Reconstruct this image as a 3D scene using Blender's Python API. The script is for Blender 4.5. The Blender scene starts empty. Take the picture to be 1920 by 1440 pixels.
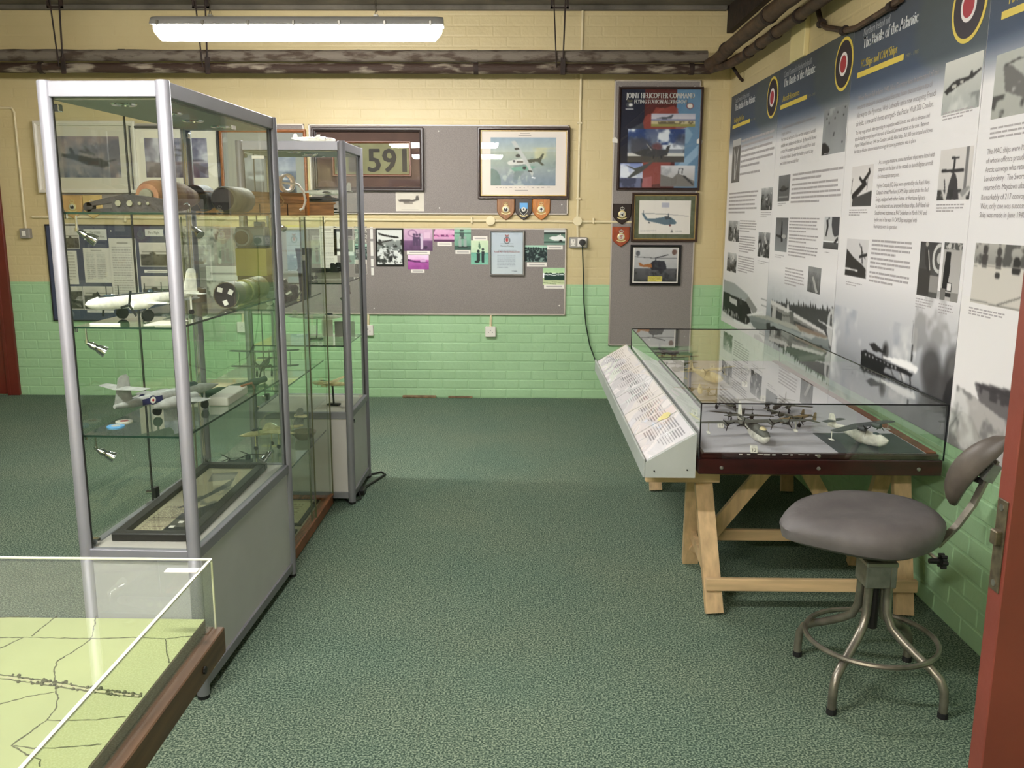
import bpy, bmesh, math, random
import numpy as np
from mathutils import Matrix, Vector
random.seed(7); RNG = np.random.default_rng(7)
scene = bpy.context.scene
COL = scene.collection
R_ = math.radians

# ---------------------------------------------------------------- camera
F_, PIT, YAW, ROL = 1659.2, 0.189903, 0.0129673, 0.0041048      # focal length in px of the 1920x1440 frame
D, W, H = 7.19, 1.59, 1.5                                         # back wall, right wall, lens height (m)
cp, sp, cy, sy, cr, sr = math.cos(PIT), math.sin(PIT), math.cos(YAW), math.sin(YAW), math.cos(ROL), math.sin(ROL)
_fw = np.array([-sy*cp, cy*cp, -sp]); _r0 = np.array([cy, sy, 0.0]); _u0 = np.cross(_r0, _fw)
_r = cr*_r0 + sr*_u0; _u = -sr*_r0 + cr*_u0
cam_data = bpy.data.cameras.new('camera'); cam = bpy.data.objects.new('camera', cam_data); COL.objects.link(cam)
cam_data.sensor_fit = 'HORIZONTAL'; cam_data.sensor_width = 36.0; cam_data.lens = 36.0*F_/1920.0
cam_data.clip_start = 0.02; cam_data.clip_end = 60
cam.matrix_world = Matrix(((_r[0], _u[0], -_fw[0], 0), (_r[1], _u[1], -_fw[1], 0), (_r[2], _u[2], -_fw[2], H), (0, 0, 0, 1)))
scene.camera = cam
# ---------------------------------------------------------------- world, exposure
world = bpy.data.worlds.new('world'); scene.world = world; world.use_nodes = True
world.node_tree.nodes['Background'].inputs[0].default_value = (1.0, 0.97, 0.9, 1)
world.node_tree.nodes['Background'].inputs[1].default_value = 0.15
vs = scene.view_settings
vs.view_transform = 'Standard'; vs.look = 'None'; vs.gamma = 1.0; vs.use_curve_mapping = False
vs.exposure = 0.34
LAMP_POWER = 125.0                                                  # emission of the batten diffusers
scene.cycles.transparent_max_bounces = 48
scene.cycles.max_bounces = 10
scene.cycles.glossy_bounces = 5

# ---------------------------------------------------------------- photo pixel -> point on a plane
def on(px, py, ax, val):
    d = _fw + (px-960)/F_*_r + (720-py)/F_*_u
    t = (val - (0, 0, H)[ax])/d[ax]
    return np.array([0, 0, H]) + t*d
def B(px, py, y=D): return on(px, py, 1, y)
def RW(px, py, x=W): return on(px, py, 0, x)
def FL(px, py, z=0.0): return on(px, py, 2, z)

# ---------------------------------------------------------------- mesh building
class MB:
    def __init__(s): s.v = []; s.f = []
    def add(s, vs_, fs_):
        n = len(s.v); s.v += [tuple(map(float, q)) for q in vs_]; s.f += [tuple(i+n for i in q) for q in fs_]; return s
    def box(s, x0, x1, y0, y1, z0, z1, c=0.0):
        if x1 < x0: x0, x1 = x1, x0
        if y1 < y0: y0, y1 = y1, y0
        if z1 < z0: z0, z1 = z1, z0
        if c <= 0:
            return s.add([(x, y, z) for z in (z0, z1) for y in (y0, y1) for x in (x0, x1)],
                         [(0, 2, 3, 1), (4, 5, 7, 6), (0, 1, 5, 4), (2, 6, 7, 3), (0, 4, 6, 2), (1, 3, 7, 5)])
        c = min(c, (x1-x0)*.45, (y1-y0)*.45, (z1-z0)*.45)
        bm = bmesh.new(); m = MB().box(x0, x1, y0, y1, z0, z1)
        vv = [bm.verts.new(q) for q in m.v]
        for q in m.f: bm.faces.new([vv[i] for i in q])
        bmesh.ops.bevel(bm, geom=list(bm.edges), offset=c, segments=1, affect='EDGES')
        bm.verts.index_update()
        s.add([v.co for v in bm.verts], [[v.index for v in f.verts] for f in bm.faces]); bm.free(); return s
    def loft(s, rings, cap=True, closed=False):
        n = len(rings[0]); base = len(s.v)
        for r in rings: s.v += [tuple(map(float, q)) for q in r]
        m = len(rings)
        for i in range(m if closed else m-1):
            a = base+i*n; b = base+((i+1) % m)*n
            for k in range(n): s.f.append((a+k, a+(k+1) % n, b+(k+1) % n, b+k))
        if cap and not closed:
            s.f.append(tuple(base+k for k in range(n))[::-1]); s.f.append(tuple(base+(m-1)*n+k for k in range(n)))
        return s
    def tube(s, path, r, n=8, closed=False):
        P = [Vector(q) for q in path]; m = len(P)
        rr = r if hasattr(r, '__len__') else [r]*m
        rings = []; up = None
        for i in range(m):
            if closed: t = (P[(i+1) % m]-P[i-1]).normalized()
            else: t = (P[min(i+1, m-1)]-P[max(i-1, 0)]).normalized()
            if up is None: up = Vector((0, 0, 1)) if abs(t.z) < .9 else Vector((1, 0, 0))
            a = t.cross(up)
            if a.length < 1e-6: a = t.orthogonal()
            a.normalize(); b = a.cross(t).normalized(); up = b
            rings.append([P[i]+rr[i]*(math.cos(2*math.pi*k/n)*a+math.sin(2*math.pi*k/n)*b) for k in range(n)])
        return s.loft(rings, closed=closed)
    def cyl(s, p0, p1, r0, r1=None, n=12): return s.tube([p0, p1], [r0, r0 if r1 is None else r1], n)
    def lathe(s, prof, n=16, c=(0, 0, 0), axis='z'):
        rings = []
        for r, h in prof:
            ring = []
            for k in range(n):
                a = 2*math.pi*k/n; q = (r*math.cos(a), r*math.sin(a), h)
                if axis == 'x': q = (h, q[0], q[1])
                if axis == 'y': q = (q[1], h, q[0])
                ring.append((q[0]+c[0], q[1]+c[1], q[2]+c[2]))
            rings.append(ring)
        return s.loft(rings)
    def prism(s, poly, d0, d1, axis='y'):
        def q(a, b, d): return {'y': (a, d, b), 'x': (d, a, b), 'z': (a, b, d)}[axis]
        n = len(poly)
        return s.add([q(a, b, d0) for a, b in poly]+[q(a, b, d1) for a, b in poly],
                     [tuple(range(n))[::-1], tuple(range(n, 2*n))]+[(k, (k+1) % n, n+(k+1) % n, n+k) for k in range(n)])
    def bar(s, p0, p1, w, t, up=(0, 0, 1)):
        p0, p1 = Vector(p0), Vector(p1); d = (p1-p0).normalized(); up = Vector(up)
        a = d.cross(up).normalized(); b = a.cross(d).normalized()
        rings = [[p+a*(i*w/2)+b*(j*t/2) for i, j in ((-1, -1), (1, -1), (1, 1), (-1, 1))] for p in (p0, p1)]
        return s.loft(rings)
    def mesh(s, name, smooth=False):
        me = bpy.data.meshes.new(name); me.from_pydata(s.v, [], s.f)
        bm = bmesh.new(); bm.from_mesh(me); bmesh.ops.recalc_face_normals(bm, faces=bm.faces); bm.to_mesh(me); bm.free()
        if smooth:
            me.polygons.foreach_set('use_smooth', [True]*len(me.polygons))
            try: me.set_sharp_from_angle(angle=R_(40))
            except Exception: pass
        return me

PM = {}
def tag(o, label=None, cat=None, group=None, kind=None):
    if label: o['label'] = label
    if cat: o['category'] = cat
    if group: o['group'] = group
    if kind: o['kind'] = kind
    return o
def link(o, parent=None, world=True):
    COL.objects.link(o)
    if parent is not None:
        o.parent = parent
        if world: o.matrix_parent_inverse = PM[parent.name].inverted()
        PM[o.name] = PM[parent.name] if not world else Matrix.Identity(4)
    else: PM[o.name] = Matrix.Identity(4)
    return o
def obj(name, mb, mat, parent=None, smooth=False, world=True, label=None):
    me = mb if isinstance(mb, bpy.types.Mesh) else mb.mesh(name, smooth)
    if mat is not None and not me.materials: me.materials.append(mat)
    o = bpy.data.objects.new(name, me); link(o, parent, world)
    if label: o['label'] = label
    return o
def thing(name, label, cat, loc=(0, 0, 0), rot=(0, 0, 0), group=None, kind=None):
    o = bpy.data.objects.new(name, None); COL.objects.link(o); o.empty_display_size = .05
    o.location = loc; o.rotation_euler = rot
    from mathutils import Euler
    PM[o.name] = Matrix.Translation(Vector(loc)) @ Euler(rot).to_matrix().to_4x4()
    return tag(o, label, cat, group, kind)
def single(name, mb, mat, label, cat, group=None, smooth=False):
    return tag(obj(name, mb, mat, None, smooth), label, cat, group)
def struct(name, mb, mat, smooth=False):
    return tag(obj(name, mb, mat, None, smooth), kind='structure')

# ---------------------------------------------------------------- materials
def lin(c):
    c = np.asarray(c, float)/255.0
    return np.where(c <= .04045, c/12.92, ((c+.055)/1.055)**2.4)
def rgba(c): return tuple(lin(c))+(1.0,)
MATS = {}
def mat(name, col, rough=.5, metal=0.0, var=0.0, vscale=6.0, bump=0.0, bscale=60.0, col2=None, spec=.5, coat=0.0, stretch=None, detail=4.0, contrast=None):
    if name in MATS: return MATS[name]
    m = bpy.data.materials.new(name); m.use_nodes = True; nt = m.node_tree; N, L = nt.nodes, nt.links
    bs = N['Principled BSDF']; bs.inputs['Base Color'].default_value = rgba(col); bs.inputs['Roughness'].default_value = rough
    bs.inputs['Metallic'].default_value = metal; bs.inputs['Specular IOR Level'].default_value = spec
    if coat: bs.inputs['Coat Weight'].default_value = coat; bs.inputs['Coat Roughness'].default_value = .15
    tc = N.new('ShaderNodeTexCoord'); mp = N.new('ShaderNodeMapping'); L.new(tc.outputs['Object'], mp.inputs[0])
    if stretch: mp.inputs['Scale'].default_value = stretch
    if var > 0 or col2 is not None:
        nz = N.new('ShaderNodeTexNoise'); nz.inputs['Scale'].default_value = vscale; nz.inputs['Detail'].default_value = detail
        L.new(mp.outputs[0], nz.inputs['Vector'])
        rp = N.new('ShaderNodeValToRGB'); L.new(nz.outputs['Fac'], rp.inputs[0])
        lo, hi = contrast or (.3, .7)
        rp.color_ramp.elements[0].position = lo; rp.color_ramp.elements[1].position = hi
        c = np.array(col, float); c2 = np.array(col2, float) if col2 is not None else np.clip(c*(1+var), 0, 255)
        c1 = c if col2 is not None else c*(1-var)
        rp.color_ramp.elements[0].color = rgba(c1); rp.color_ramp.elements[1].color = rgba(c2)
        L.new(rp.outputs[0], bs.inputs['Base Color'])
    if bump > 0:
        nb = N.new('ShaderNodeTexNoise'); nb.inputs['Scale'].default_value = bscale; nb.inputs['Detail'].default_value = 3
        L.new(mp.outputs[0], nb.inputs['Vector'])
        bp = N.new('ShaderNodeBump'); bp.inputs['Strength'].default_value = bump; bp.inputs['Distance'].default_value = .01
        L.new(nb.outputs['Fac'], bp.inputs['Height']); L.new(bp.outputs[0], bs.inputs['Normal'])
    MATS[name] = m; return m
def glass(name, tint=(1, 1, 1), refl=1.0, haze=0.0):
    """thin pane: clear transmission tinted by the glass, Fresnel mirror reflection"""
    if name in MATS: return MATS[name]
    m = bpy.data.materials.new(name); m.use_nodes = True; nt = m.node_tree; N, L = nt.nodes, nt.links
    N.remove(N['Principled BSDF']); out = N['Material Output']
    tr = N.new('ShaderNodeBsdfTransparent'); tr.inputs[0].default_value = tuple(tint)+(1,)
    gl = N.new('ShaderNodeBsdfGlossy'); gl.inputs['Roughness'].default_value = 0.0; gl.inputs[0].default_value = (1, 1, 1, 1)
    fr = N.new('ShaderNodeFresnel'); fr.inputs[0].default_value = 1.5
    gm = N.new('ShaderNodeNewGeometry'); fs_ = N.new('ShaderNodeMath'); fs_.operation = 'SUBTRACT'; fs_.inputs[0].default_value = refl; fs_.use_clamp = True; L.new(gm.outputs['Backfacing'], fs_.inputs[1])
    two = N.new('ShaderNodeMath'); two.operation = 'ADD'; two.inputs[1].default_value = 1.0; L.new(fr.outputs[0], two.inputs[0])          # both faces of the sheet: 2F/(1+F)
    dv = N.new('ShaderNodeMath'); dv.operation = 'DIVIDE'; L.new(fr.outputs[0], dv.inputs[0]); L.new(two.outputs[0], dv.inputs[1])
    tw = N.new('ShaderNodeMath'); tw.operation = 'MULTIPLY'; tw.inputs[1].default_value = 2.0; L.new(dv.outputs[0], tw.inputs[0])
    ml = N.new('ShaderNodeMath'); ml.operation = 'MULTIPLY'; L.new(tw.outputs[0], ml.inputs[0]); L.new(fs_.outputs[0], ml.inputs[1])
    mx = N.new('ShaderNodeMixShader'); L.new(ml.outputs[0], mx.inputs[0]); L.new(tr.outputs[0], mx.inputs[1]); L.new(gl.outputs[0], mx.inputs[2])
    last = mx
    if haze:
        df = N.new('ShaderNodeBsdfDiffuse'); df.inputs[0].default_value = (.9, .9, .88, 1)
        m2 = N.new('ShaderNodeMixShader'); m2.inputs[0].default_value = haze
        L.new(mx.outputs[0], m2.inputs[1]); L.new(df.outputs[0], m2.inputs[2]); last = m2
    L.new(last.outputs[0], out.inputs[0]); MATS[name] = m; return m
def emit(name, col, s):
    m = bpy.data.materials.new(name); m.use_nodes = True; b = m.node_tree.nodes['Principled BSDF']
    b.inputs['Base Color'].default_value = rgba(col); b.inputs['Emission Color'].default_value = rgba(col); b.inputs['Emission Strength'].default_value = s
    b.inputs['Roughness'].default_value = .4
    MATS[name] = m; return m
def print_mat(name='printed_surface', rough=.55, spec=.3):
    if name in MATS: return MATS[name]
    m = bpy.data.materials.new(name); m.use_nodes = True; N, L = m.node_tree.nodes, m.node_tree.links
    a = N.new('ShaderNodeAttribute'); a.attribute_name = 'ink'
    b = N['Principled BSDF']; L.new(a.outputs['Color'], b.inputs['Base Color']); b.inputs['Roughness'].default_value = rough; b.inputs['Specular IOR Level'].default_value = spec
    MATS[name] = m; return m

# ---------------------------------------------------------------- printed pictures (ink colours on a fine grid)
def vnoise(w, h, sc, seed, octv=4):
    r = np.random.default_rng(seed); out = np.zeros((h, w)); amp = 1.0; tot = 0
    for o in range(octv):
        gx = max(2, int(round(sc*2**o))); gy = max(2, int(round(sc*2**o*h/w)))
        g = r.random((gy+1, gx+1)); X = np.linspace(0, gx-1e-6, w); Y = np.linspace(0, gy-1e-6, h)
        xi, yi = X.astype(int), Y.astype(int); fx = X-xi; fy = (Y-yi)[:, None]; fx = fx*fx*(3-2*fx); fy = fy*fy*(3-2*fy)
        a = g[yi][:, xi]*(1-fx)+g[yi][:, xi+1]*fx; b = g[yi+1][:, xi]*(1-fx)+g[yi+1][:, xi+1]*fx
        out += amp*(a*(1-fy)+b*fy); tot += amp; amp *= .55
    return out/tot
class Cv:
    def __init__(s, w, h, c=(255, 255, 255)):
        s.w, s.h = w, h; s.a = np.empty((h, w, 3)); s.a[:] = c
        s.X, s.Y = np.meshgrid(np.linspace(0, 1, w), np.linspace(0, 1, h))
    def put(s, m, c, al=1.0):
        k = (np.asarray(m, float)*al)[..., None]; s.a = s.a*(1-k)+np.asarray(c, float)*k; return s
    def box(s, x0, y0, x1, y1): return (s.X >= x0) & (s.X <= x1) & (s.Y >= y0) & (s.Y <= y1)
    def rect(s, x0, y0, x1, y1, c, al=1): return s.put(s.box(x0, y0, x1, y1), c, al)
    def grad(s, c0, c1, y0=0.0, y1=1.0, m=None):
        t = np.clip((s.Y-y0)/(y1-y0), 0, 1)[..., None]; g = np.asarray(c0, float)*(1-t)+np.asarray(c1, float)*t
        mm = ((s.Y >= y0) & (s.Y <= y1)) if m is None else m
        s.a = np.where(mm[..., None], g, s.a); return s
    def inpoly(s, pts):
        ins = np.zeros(s.X.shape, bool); n = len(pts)
        for i in range(n):
            x0, y0 = pts[i]; x1, y1 = pts[(i+1) % n]
            if y0 == y1: continue
            cnd = ((y0 > s.Y) != (y1 > s.Y)) & (s.X < (x1-x0)*(s.Y-y0)/(y1-y0)+x0); ins ^= cnd
        return ins
    def poly(s, pts, c, al=1): return s.put(s.inpoly(pts), c, al)
    def ell(s, cx, cy_, rx, ry, c, al=1, soft=0.0):
        d = np.sqrt(((s.X-cx)/rx)**2+((s.Y-cy_)/ry)**2)
        return s.put(np.clip((1-d)/soft, 0, 1) if soft else d <= 1, c, al)
    def line(s, p, q, wd, c, al=1):
        asp = s.h/s.w; px, py, qx, qy = p[0], p[1]*asp, q[0], q[1]*asp; dx, dy = qx-px, qy-py; l2 = dx*dx+dy*dy+1e-12
        t = np.clip(((s.X-px)*dx+(s.Y*asp-py)*dy)/l2, 0, 1)
        return s.put(np.hypot(s.X-px-t*dx, s.Y*asp-py-t*dy) <= wd/2, c, al)
    def noise(s, amp, sc=4, seed=0, m=None, octv=4):
        n = (vnoise(s.w, s.h, sc, seed, octv)-.5)*2*amp
        if m is not None: n = n*np.asarray(m, float)
        s.a = np.clip(s.a+n[..., None], 0, 255); return s
    def blotch(s, c, sc, seed, thr=.55, soft=.12, al=1, m=None):
        n = np.clip((vnoise(s.w, s.h, sc, seed)-thr)/soft, 0, 1)
        if m is not None: n = n*np.asarray(m, float)
        return s.put(n, c, al)
    def lines(s, x0, y0, x1, y1, n, c, al=.6, seed=0, fill=.5, last=.6):
        r = np.random.default_rng(seed); hgt = (y1-y0)/n
        for i in range(n):
            xe = x1 if i < n-1 else x0+(x1-x0)*last; x = x0
            while x < xe:
                wl = (x1-x0)*(.04+.1*r.random()); s.rect(x, y0+i*hgt, min(x+wl, xe), y0+(i+fill)*hgt, c, al); x += wl+(x1-x0)*.02
        return s
    def blur(s, n=1):
        for _ in range(n):
            p = np.pad(s.a, ((1, 1), (1, 1), (0, 0)), mode='edge')
            s.a = (p[:-2, 1:-1]+p[2:, 1:-1]+p[1:-1, :-2]+p[1:-1, 2:]+2*p[1:-1, 1:-1])/6
        return s
def print_mesh(name, cv, O, U, V, t=.0012, m=None):
    """O = top-left corner, U = vector along the top edge, V = vector down the left edge; t = paper thickness"""
    O, U, V = (np.asarray(q, float) for q in (O, U, V)); nrm = np.cross(V, U); nrm /= np.linalg.norm(nrm)
    h, w = cv.h, cv.w
    P = O+cv.X[..., None]*U+cv.Y[..., None]*V
    vv = P.reshape(-1, 3); ink = lin(np.clip(cv.a, 0, 255)).reshape(-1, 3)
    i = np.arange(h*w).reshape(h, w)
    q = np.stack([i[:-1, :-1], i[1:, :-1], i[1:, 1:], i[:-1, 1:]], -1).reshape(-1, 4)
    cn = [0, w-1, h*w-1, (h-1)*w]; n0 = len(vv); back = vv[cn]-nrm*t
    vv = np.vstack([vv, back]); ink = np.vstack([ink, ink[cn]])
    fs = [tuple(r) for r in q.tolist()]+[(n0, n0+1, n0+2, n0+3)]
    edges = [list(i[0, :]), list(i[:, -1]), list(i[-1, ::-1]), list(i[::-1, 0])]
    for k, e in enumerate(edges): fs.append(tuple(int(z) for z in e)+(n0+(k+1) % 4, n0+k))
    me = bpy.data.meshes.new(name); me.from_pydata(vv.tolist(), [], fs)
    at = me.color_attributes.new('ink', 'FLOAT_COLOR', 'POINT')
    at.data.foreach_set('color', np.hstack([ink, np.ones((len(ink), 1))]).astype(np.float32).ravel())
    me.materials.append(m or print_mat()); return me

# ---------------------------------------------------------------- lettering
TXT = {}; _want = []
def want(*strings):
    for t in strings:
        if t not in TXT: TXT[t] = None; _want.append(t)
def make_text():
    tmp = []
    for t in _want:
        c = bpy.data.curves.new('lettering', 'FONT'); c.body = t; c.size = 1.0; c.resolution_u = 2; c.fill_mode = 'FRONT'
        o = bpy.data.objects.new('lettering', c); COL.objects.link(o); tmp.append((t, o, c))
    dg = bpy.context.evaluated_depsgraph_get(); dg.update()
    for t, o, c in tmp:
        me = bpy.data.meshes.new_from_object(o.evaluated_get(dg)); n = len(me.vertices)
        co = np.empty(n*3, np.float32); me.vertices.foreach_get('co', co); fs = [tuple(p.vertices) for p in me.polygons]
        TXT[t] = (co.reshape(-1, 3), fs); bpy.data.meshes.remove(me)
    for t, o, c in tmp: bpy.data.objects.remove(o); bpy.data.curves.remove(c)
    _want.clear()
def text_into(mb, s, O, U, V, size, width=None, align='l', bold=0):
    """adds lettering to mb. O = left end of the baseline, U / V unit vectors along and up, size = letter size in m"""
    co, fs = TXT[s]
    if len(co) == 0: return mb
    O, U, V = (np.asarray(q, float) for q in (O, U, V)); x = co[:, 0]-co[:, 0].min(); wd = x.max()
    sx = size if width is None else width/wd
    off = {'l': 0, 'c': -.5, 'r': -1}[align]*wd*sx
    P = O+(x*sx+off)[:, None]*U+(co[:, 1]*size)[:, None]*V
    mb.add(P.tolist(), fs)
    if bold: mb.add((P+U*bold).tolist(), fs)
    return mb
# ================================================================ SETTING
XL, YB, ZC, ZG = -4.75, -1.6, 3.06, 0.945        # left wall, wall behind the camera, ceiling, top of the green paint
def paint_mat():
    m = bpy.data.materials.new('two_tone_gloss_paint'); m.use_nodes = True; N, L = m.node_tree.nodes, m.node_tree.links
    b = N['Principled BSDF']; g = N.new('ShaderNodeNewGeometry'); sx = N.new('ShaderNodeSeparateXYZ'); L.new(g.outputs['Position'], sx.inputs[0])
    wob = N.new('ShaderNodeTexNoise'); wob.inputs['Scale'].default_value = 9; L.new(g.outputs['Position'], wob.inputs['Vector'])
    ma = N.new('ShaderNodeMath'); ma.operation = 'MULTIPLY_ADD'; ma.inputs[1].default_value = .008; L.new(wob.outputs['Fac'], ma.inputs[0]); L.new(sx.outputs['Z'], ma.inputs[2])
    gt = N.new('ShaderNodeMath'); gt.operation = 'GREATER_THAN'; gt.inputs[1].default_value = ZG; L.new(ma.outputs[0], gt.inputs[0])
    nz = N.new('ShaderNodeTexNoise'); nz.inputs['Scale'].default_value = 2.2; nz.inputs['Detail'].default_value = 5; L.new(g.outputs['Position'], nz.inputs['Vector'])
    def two(a, c):
        r = N.new('ShaderNodeValToRGB'); r.color_ramp.elements[0].position = .3; r.color_ramp.elements[1].position = .7
        r.color_ramp.elements[0].color = rgba(a); r.color_ramp.elements[1].color = rgba(c); L.new(nz.outputs['Fac'], r.inputs[0]); return r
    cr_, gr_ = two((196, 178, 133), (204, 187, 143)), two((158, 193, 148), (166, 201, 156))
    mx = N.new('ShaderNodeMix'); mx.data_type = 'RGBA'; L.new(gt.outputs[0], mx.inputs[0]); L.new(gr_.outputs[0], mx.inputs[6]); L.new(cr_.outputs[0], mx.inputs[7])
    L.new(mx.outputs[2], b.inputs['Base Color']); b.inputs['Roughness'].default_value = .42; b.inputs['Specular IOR Level'].default_value = .35
    nb = N.new('ShaderNodeTexNoise'); nb.inputs['Scale'].default_value = 45; nb.inputs['Detail'].default_value = 4; L.new(g.outputs['Position'], nb.inputs['Vector'])
    bp = N.new('ShaderNodeBump'); bp.inputs['Strength'].default_value = .16; bp.inputs['Distance'].default_value = .012; L.new(nb.outputs['Fac'], bp.inputs['Height']); L.new(bp.outputs[0], b.inputs['Normal'])
    MATS['paint'] = m; return m
PAINT = paint_mat()
def carpet_mat():
    m = bpy.data.materials.new('flecked_green_carpet'); m.use_nodes = True; N, L = m.node_tree.nodes, m.node_tree.links
    b = N['Principled BSDF']; b.inputs['Roughness'].default_value = .95; b.inputs['Specular IOR Level'].default_value = .1
    g = N.new('ShaderNodeNewGeometry')
    n1 = N.new('ShaderNodeTexNoise'); n1.inputs['Scale'].default_value = 165; n1.inputs['Detail'].default_value = 4; L.new(g.outputs['Position'], n1.inputs['Vector'])
    n2 = N.new('ShaderNodeTexNoise'); n2.inputs['Scale'].default_value = 1.6; n2.inputs['Detail'].default_value = 4; L.new(g.outputs['Position'], n2.inputs['Vector'])
    r1 = N.new('ShaderNodeValToRGB'); L.new(n1.outputs['Fac'], r1.inputs[0]); e = r1.color_ramp.elements
    e[0].position = .40; e[0].color = rgba((58, 74, 64)); e[1].position = .62; e[1].color = rgba((144, 157, 136)); k = e.new(.5); k.color = rgba((94, 111, 96))
    r2 = N.new('ShaderNodeValToRGB'); L.new(n2.outputs['Fac'], r2.inputs[0]); r2.color_ramp.elements[0].position = .3; r2.color_ramp.elements[1].position = .7
    r2.color_ramp.elements[0].color = (.86, .93, .92, 1); r2.color_ramp.elements[1].color = (1.06, 1.02, .97, 1)
    mx = N.new('ShaderNodeMix'); mx.data_type = 'RGBA'; mx.blend_type = 'MULTIPLY'; mx.inputs[0].default_value = 1; L.new(r1.outputs[0], mx.inputs[6]); L.new(r2.outputs[0], mx.inputs[7])
    L.new(mx.outputs[2], b.inputs['Base Color'])
    bp = N.new('ShaderNodeBump'); bp.inputs['Strength'].default_value = .5; bp.inputs['Distance'].default_value = .006; L.new(n1.outputs['Fac'], bp.inputs['Height']); L.new(bp.outputs[0], b.inputs['Normal'])
    MATS['carpet'] = m; return m
CARPET = carpet_mat()
concrete = mat('dusty_concrete', (104, 98, 88), .9, var=.18, vscale=4, bump=.3, bscale=30)

# floor: concrete slab with 0.5 m carpet tiles laid on it
floor = struct('floor', MB().box(XL-.2, W+.2, YB-.2, D+.2, -.12, -.006), concrete)
tile_me = {}
def tile_mesh(w_, l_):
    k = (round(w_, 3), round(l_, 3))
    if k not in tile_me:
        g = .0003; me = MB().box(g, w_-g, g, l_-g, -.006, 0.0, .0005).mesh('carpet_tile'); me.materials.append(CARPET); tile_me[k] = me
    return tile_me[k]
xs = [XL]+[x for x in np.arange(-.3-.485*12, W, .485) if XL+.05 < x < W-.03]+[W]
ys = [YB]+[y for y in np.arange(3.35-.5*12, D, .5) if YB+.05 < y < D-.03]+[D]
for i in range(len(xs)-1):
    for j in range(len(ys)-1):
        o = bpy.data.objects.new('carpet_tile', tile_mesh(xs[i+1]-xs[i], ys[j+1]-ys[j])); o.location = (xs[i], ys[j], random.uniform(-.0003, 0)); link(o, floor)

# painted brickwork: every brick proud of its joints
BW, BH, BJ = .2095, .0768, .0075
brick_me = {}
def brick_mesh(w_, h_, k=0):
    key = (round(w_, 3), round(h_, 3), k)
    if key not in brick_me:
        r = random.Random(k*7+1); j = BJ/2; p = .0026+.0012*r.random(); c = .004
        if k >= 10: p *= .33; c = .007; j = BJ*.35            # thicker old paint fills the joints above the green
        a = [(j, 0, j), (w_-j, 0, j), (w_-j, 0, h_-j), (j, 0, h_-j)]
        t = [(j+c, -p, j+c), (w_-j-c, -p*r.uniform(.7, 1), j+c), (w_-j-c, -p, h_-j-c), (j+c, -p*r.uniform(.7, 1), h_-j-c)]
        me = bpy.data.meshes.new('brick'); me.from_pydata(a+t, [], [(4, 5, 6, 7), (0, 1, 5, 4), (1, 2, 6, 5), (2, 3, 7, 6), (3, 0, 4, 7)]); me.materials.append(PAINT); brick_me[key] = me
    return brick_me[key]
def brickwork(wall, length, z1, place, pick):
    """place(s, z) -> 4x4 matrix of a brick whose lower left corner lies s along the wall; pick(s, z) says whether it is a brick of its own"""
    rest = MB(); n = 0; z = 0.0; c = 0
    while z < z1-.02:
        h_ = min(BH, z1-z); s = -BW/2 if c % 2 else 0.0
        while s < length:
            s0, s1 = max(s, 0), min(s+BW, length)
            if s1-s0 > .03:
                k = random.randrange(4)+(10 if z > ZG-.04 else 0); me = brick_mesh(s1-s0, h_, k); M = place(s0, z)
                if pick(s0, z) and n < 300:
                    o = bpy.data.objects.new('brick', me); o.matrix_world = M; link(o, wall); n += 1
                else: rest.add([M @ v.co for v in me.vertices], [tuple(p.vertices) for p in me.polygons])
            s += BW
        z += BH; c += 1
    me = bpy.data.meshes.new('brick_courses'); me.from_pydata(rest.v, [], rest.f); me.materials.append(PAINT)
    o = bpy.data.objects.new('brick_courses', me); link(o, wall); o['kind'] = 'stuff'
wall_back = struct('wall_back', MB().box(XL-.2, W+.2, D, D+.2, -.1, ZC), PAINT)
brickwork(wall_back, W-XL, ZC, lambda s, z: Matrix.Translation((XL+s, D, z)), lambda s, z: z < ZG and XL+s > -3.55)
wall_right = struct('wall_right', MB().box(W, W+.2, YB-.2, D, -.1, ZC), PAINT)
brickwork(wall_right, D-.9, ZC, lambda s, z: Matrix.Translation((W, D-s, z)) @ Matrix.Rotation(R_(-90), 4, 'Z'), lambda s, z: z < .72 and 1.4 < D-s < 5.4)
cream = mat('cream_wall_paint', (224, 208, 152), .5, var=.03, vscale=3, bump=.1, bscale=40)
wall_left = struct('wall_left', MB().box(XL-.2, XL, YB-.2, D, -.1, ZC), PAINT)
wall_front = struct('wall_front', MB().box(XL, W, YB-.2, YB, -.1, ZC), PAINT)
ceiling = struct('ceiling', MB().box(XL-.2, W+.2, YB-.2, D+.2, ZC, ZC+.12), concrete)
struct('trim_1', MB().box(XL, W-.06, D-.05, D, ZC-.035, ZC, .004), concrete)                       # slab edge on the back wall
rust = mat('dark_rusty_steel', (40, 27, 20), .75, var=.35, vscale=14, bump=.3, bscale=40)
struct('trim_2', MB().box(W-.05, W, YB, D, 2.865, ZC, .003), rust)                                   # steel joist on the right wall
struct('trim_3', MB().box(W-.03, W, 5.25, 5.52, 2.38, 2.60, .004), cream)                            # small pilaster above the banners
old_wood = mat('broken_skirting_wood', (120, 98, 72), .8, var=.3, vscale=20)
struct('baseboard_back', MB().box(-.62, -.42, D-.03, D-.004, .0, .016, .003).box(-1.0, -.72, D-.028, D-.004, 0, .02, .004), old_wood)

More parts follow.
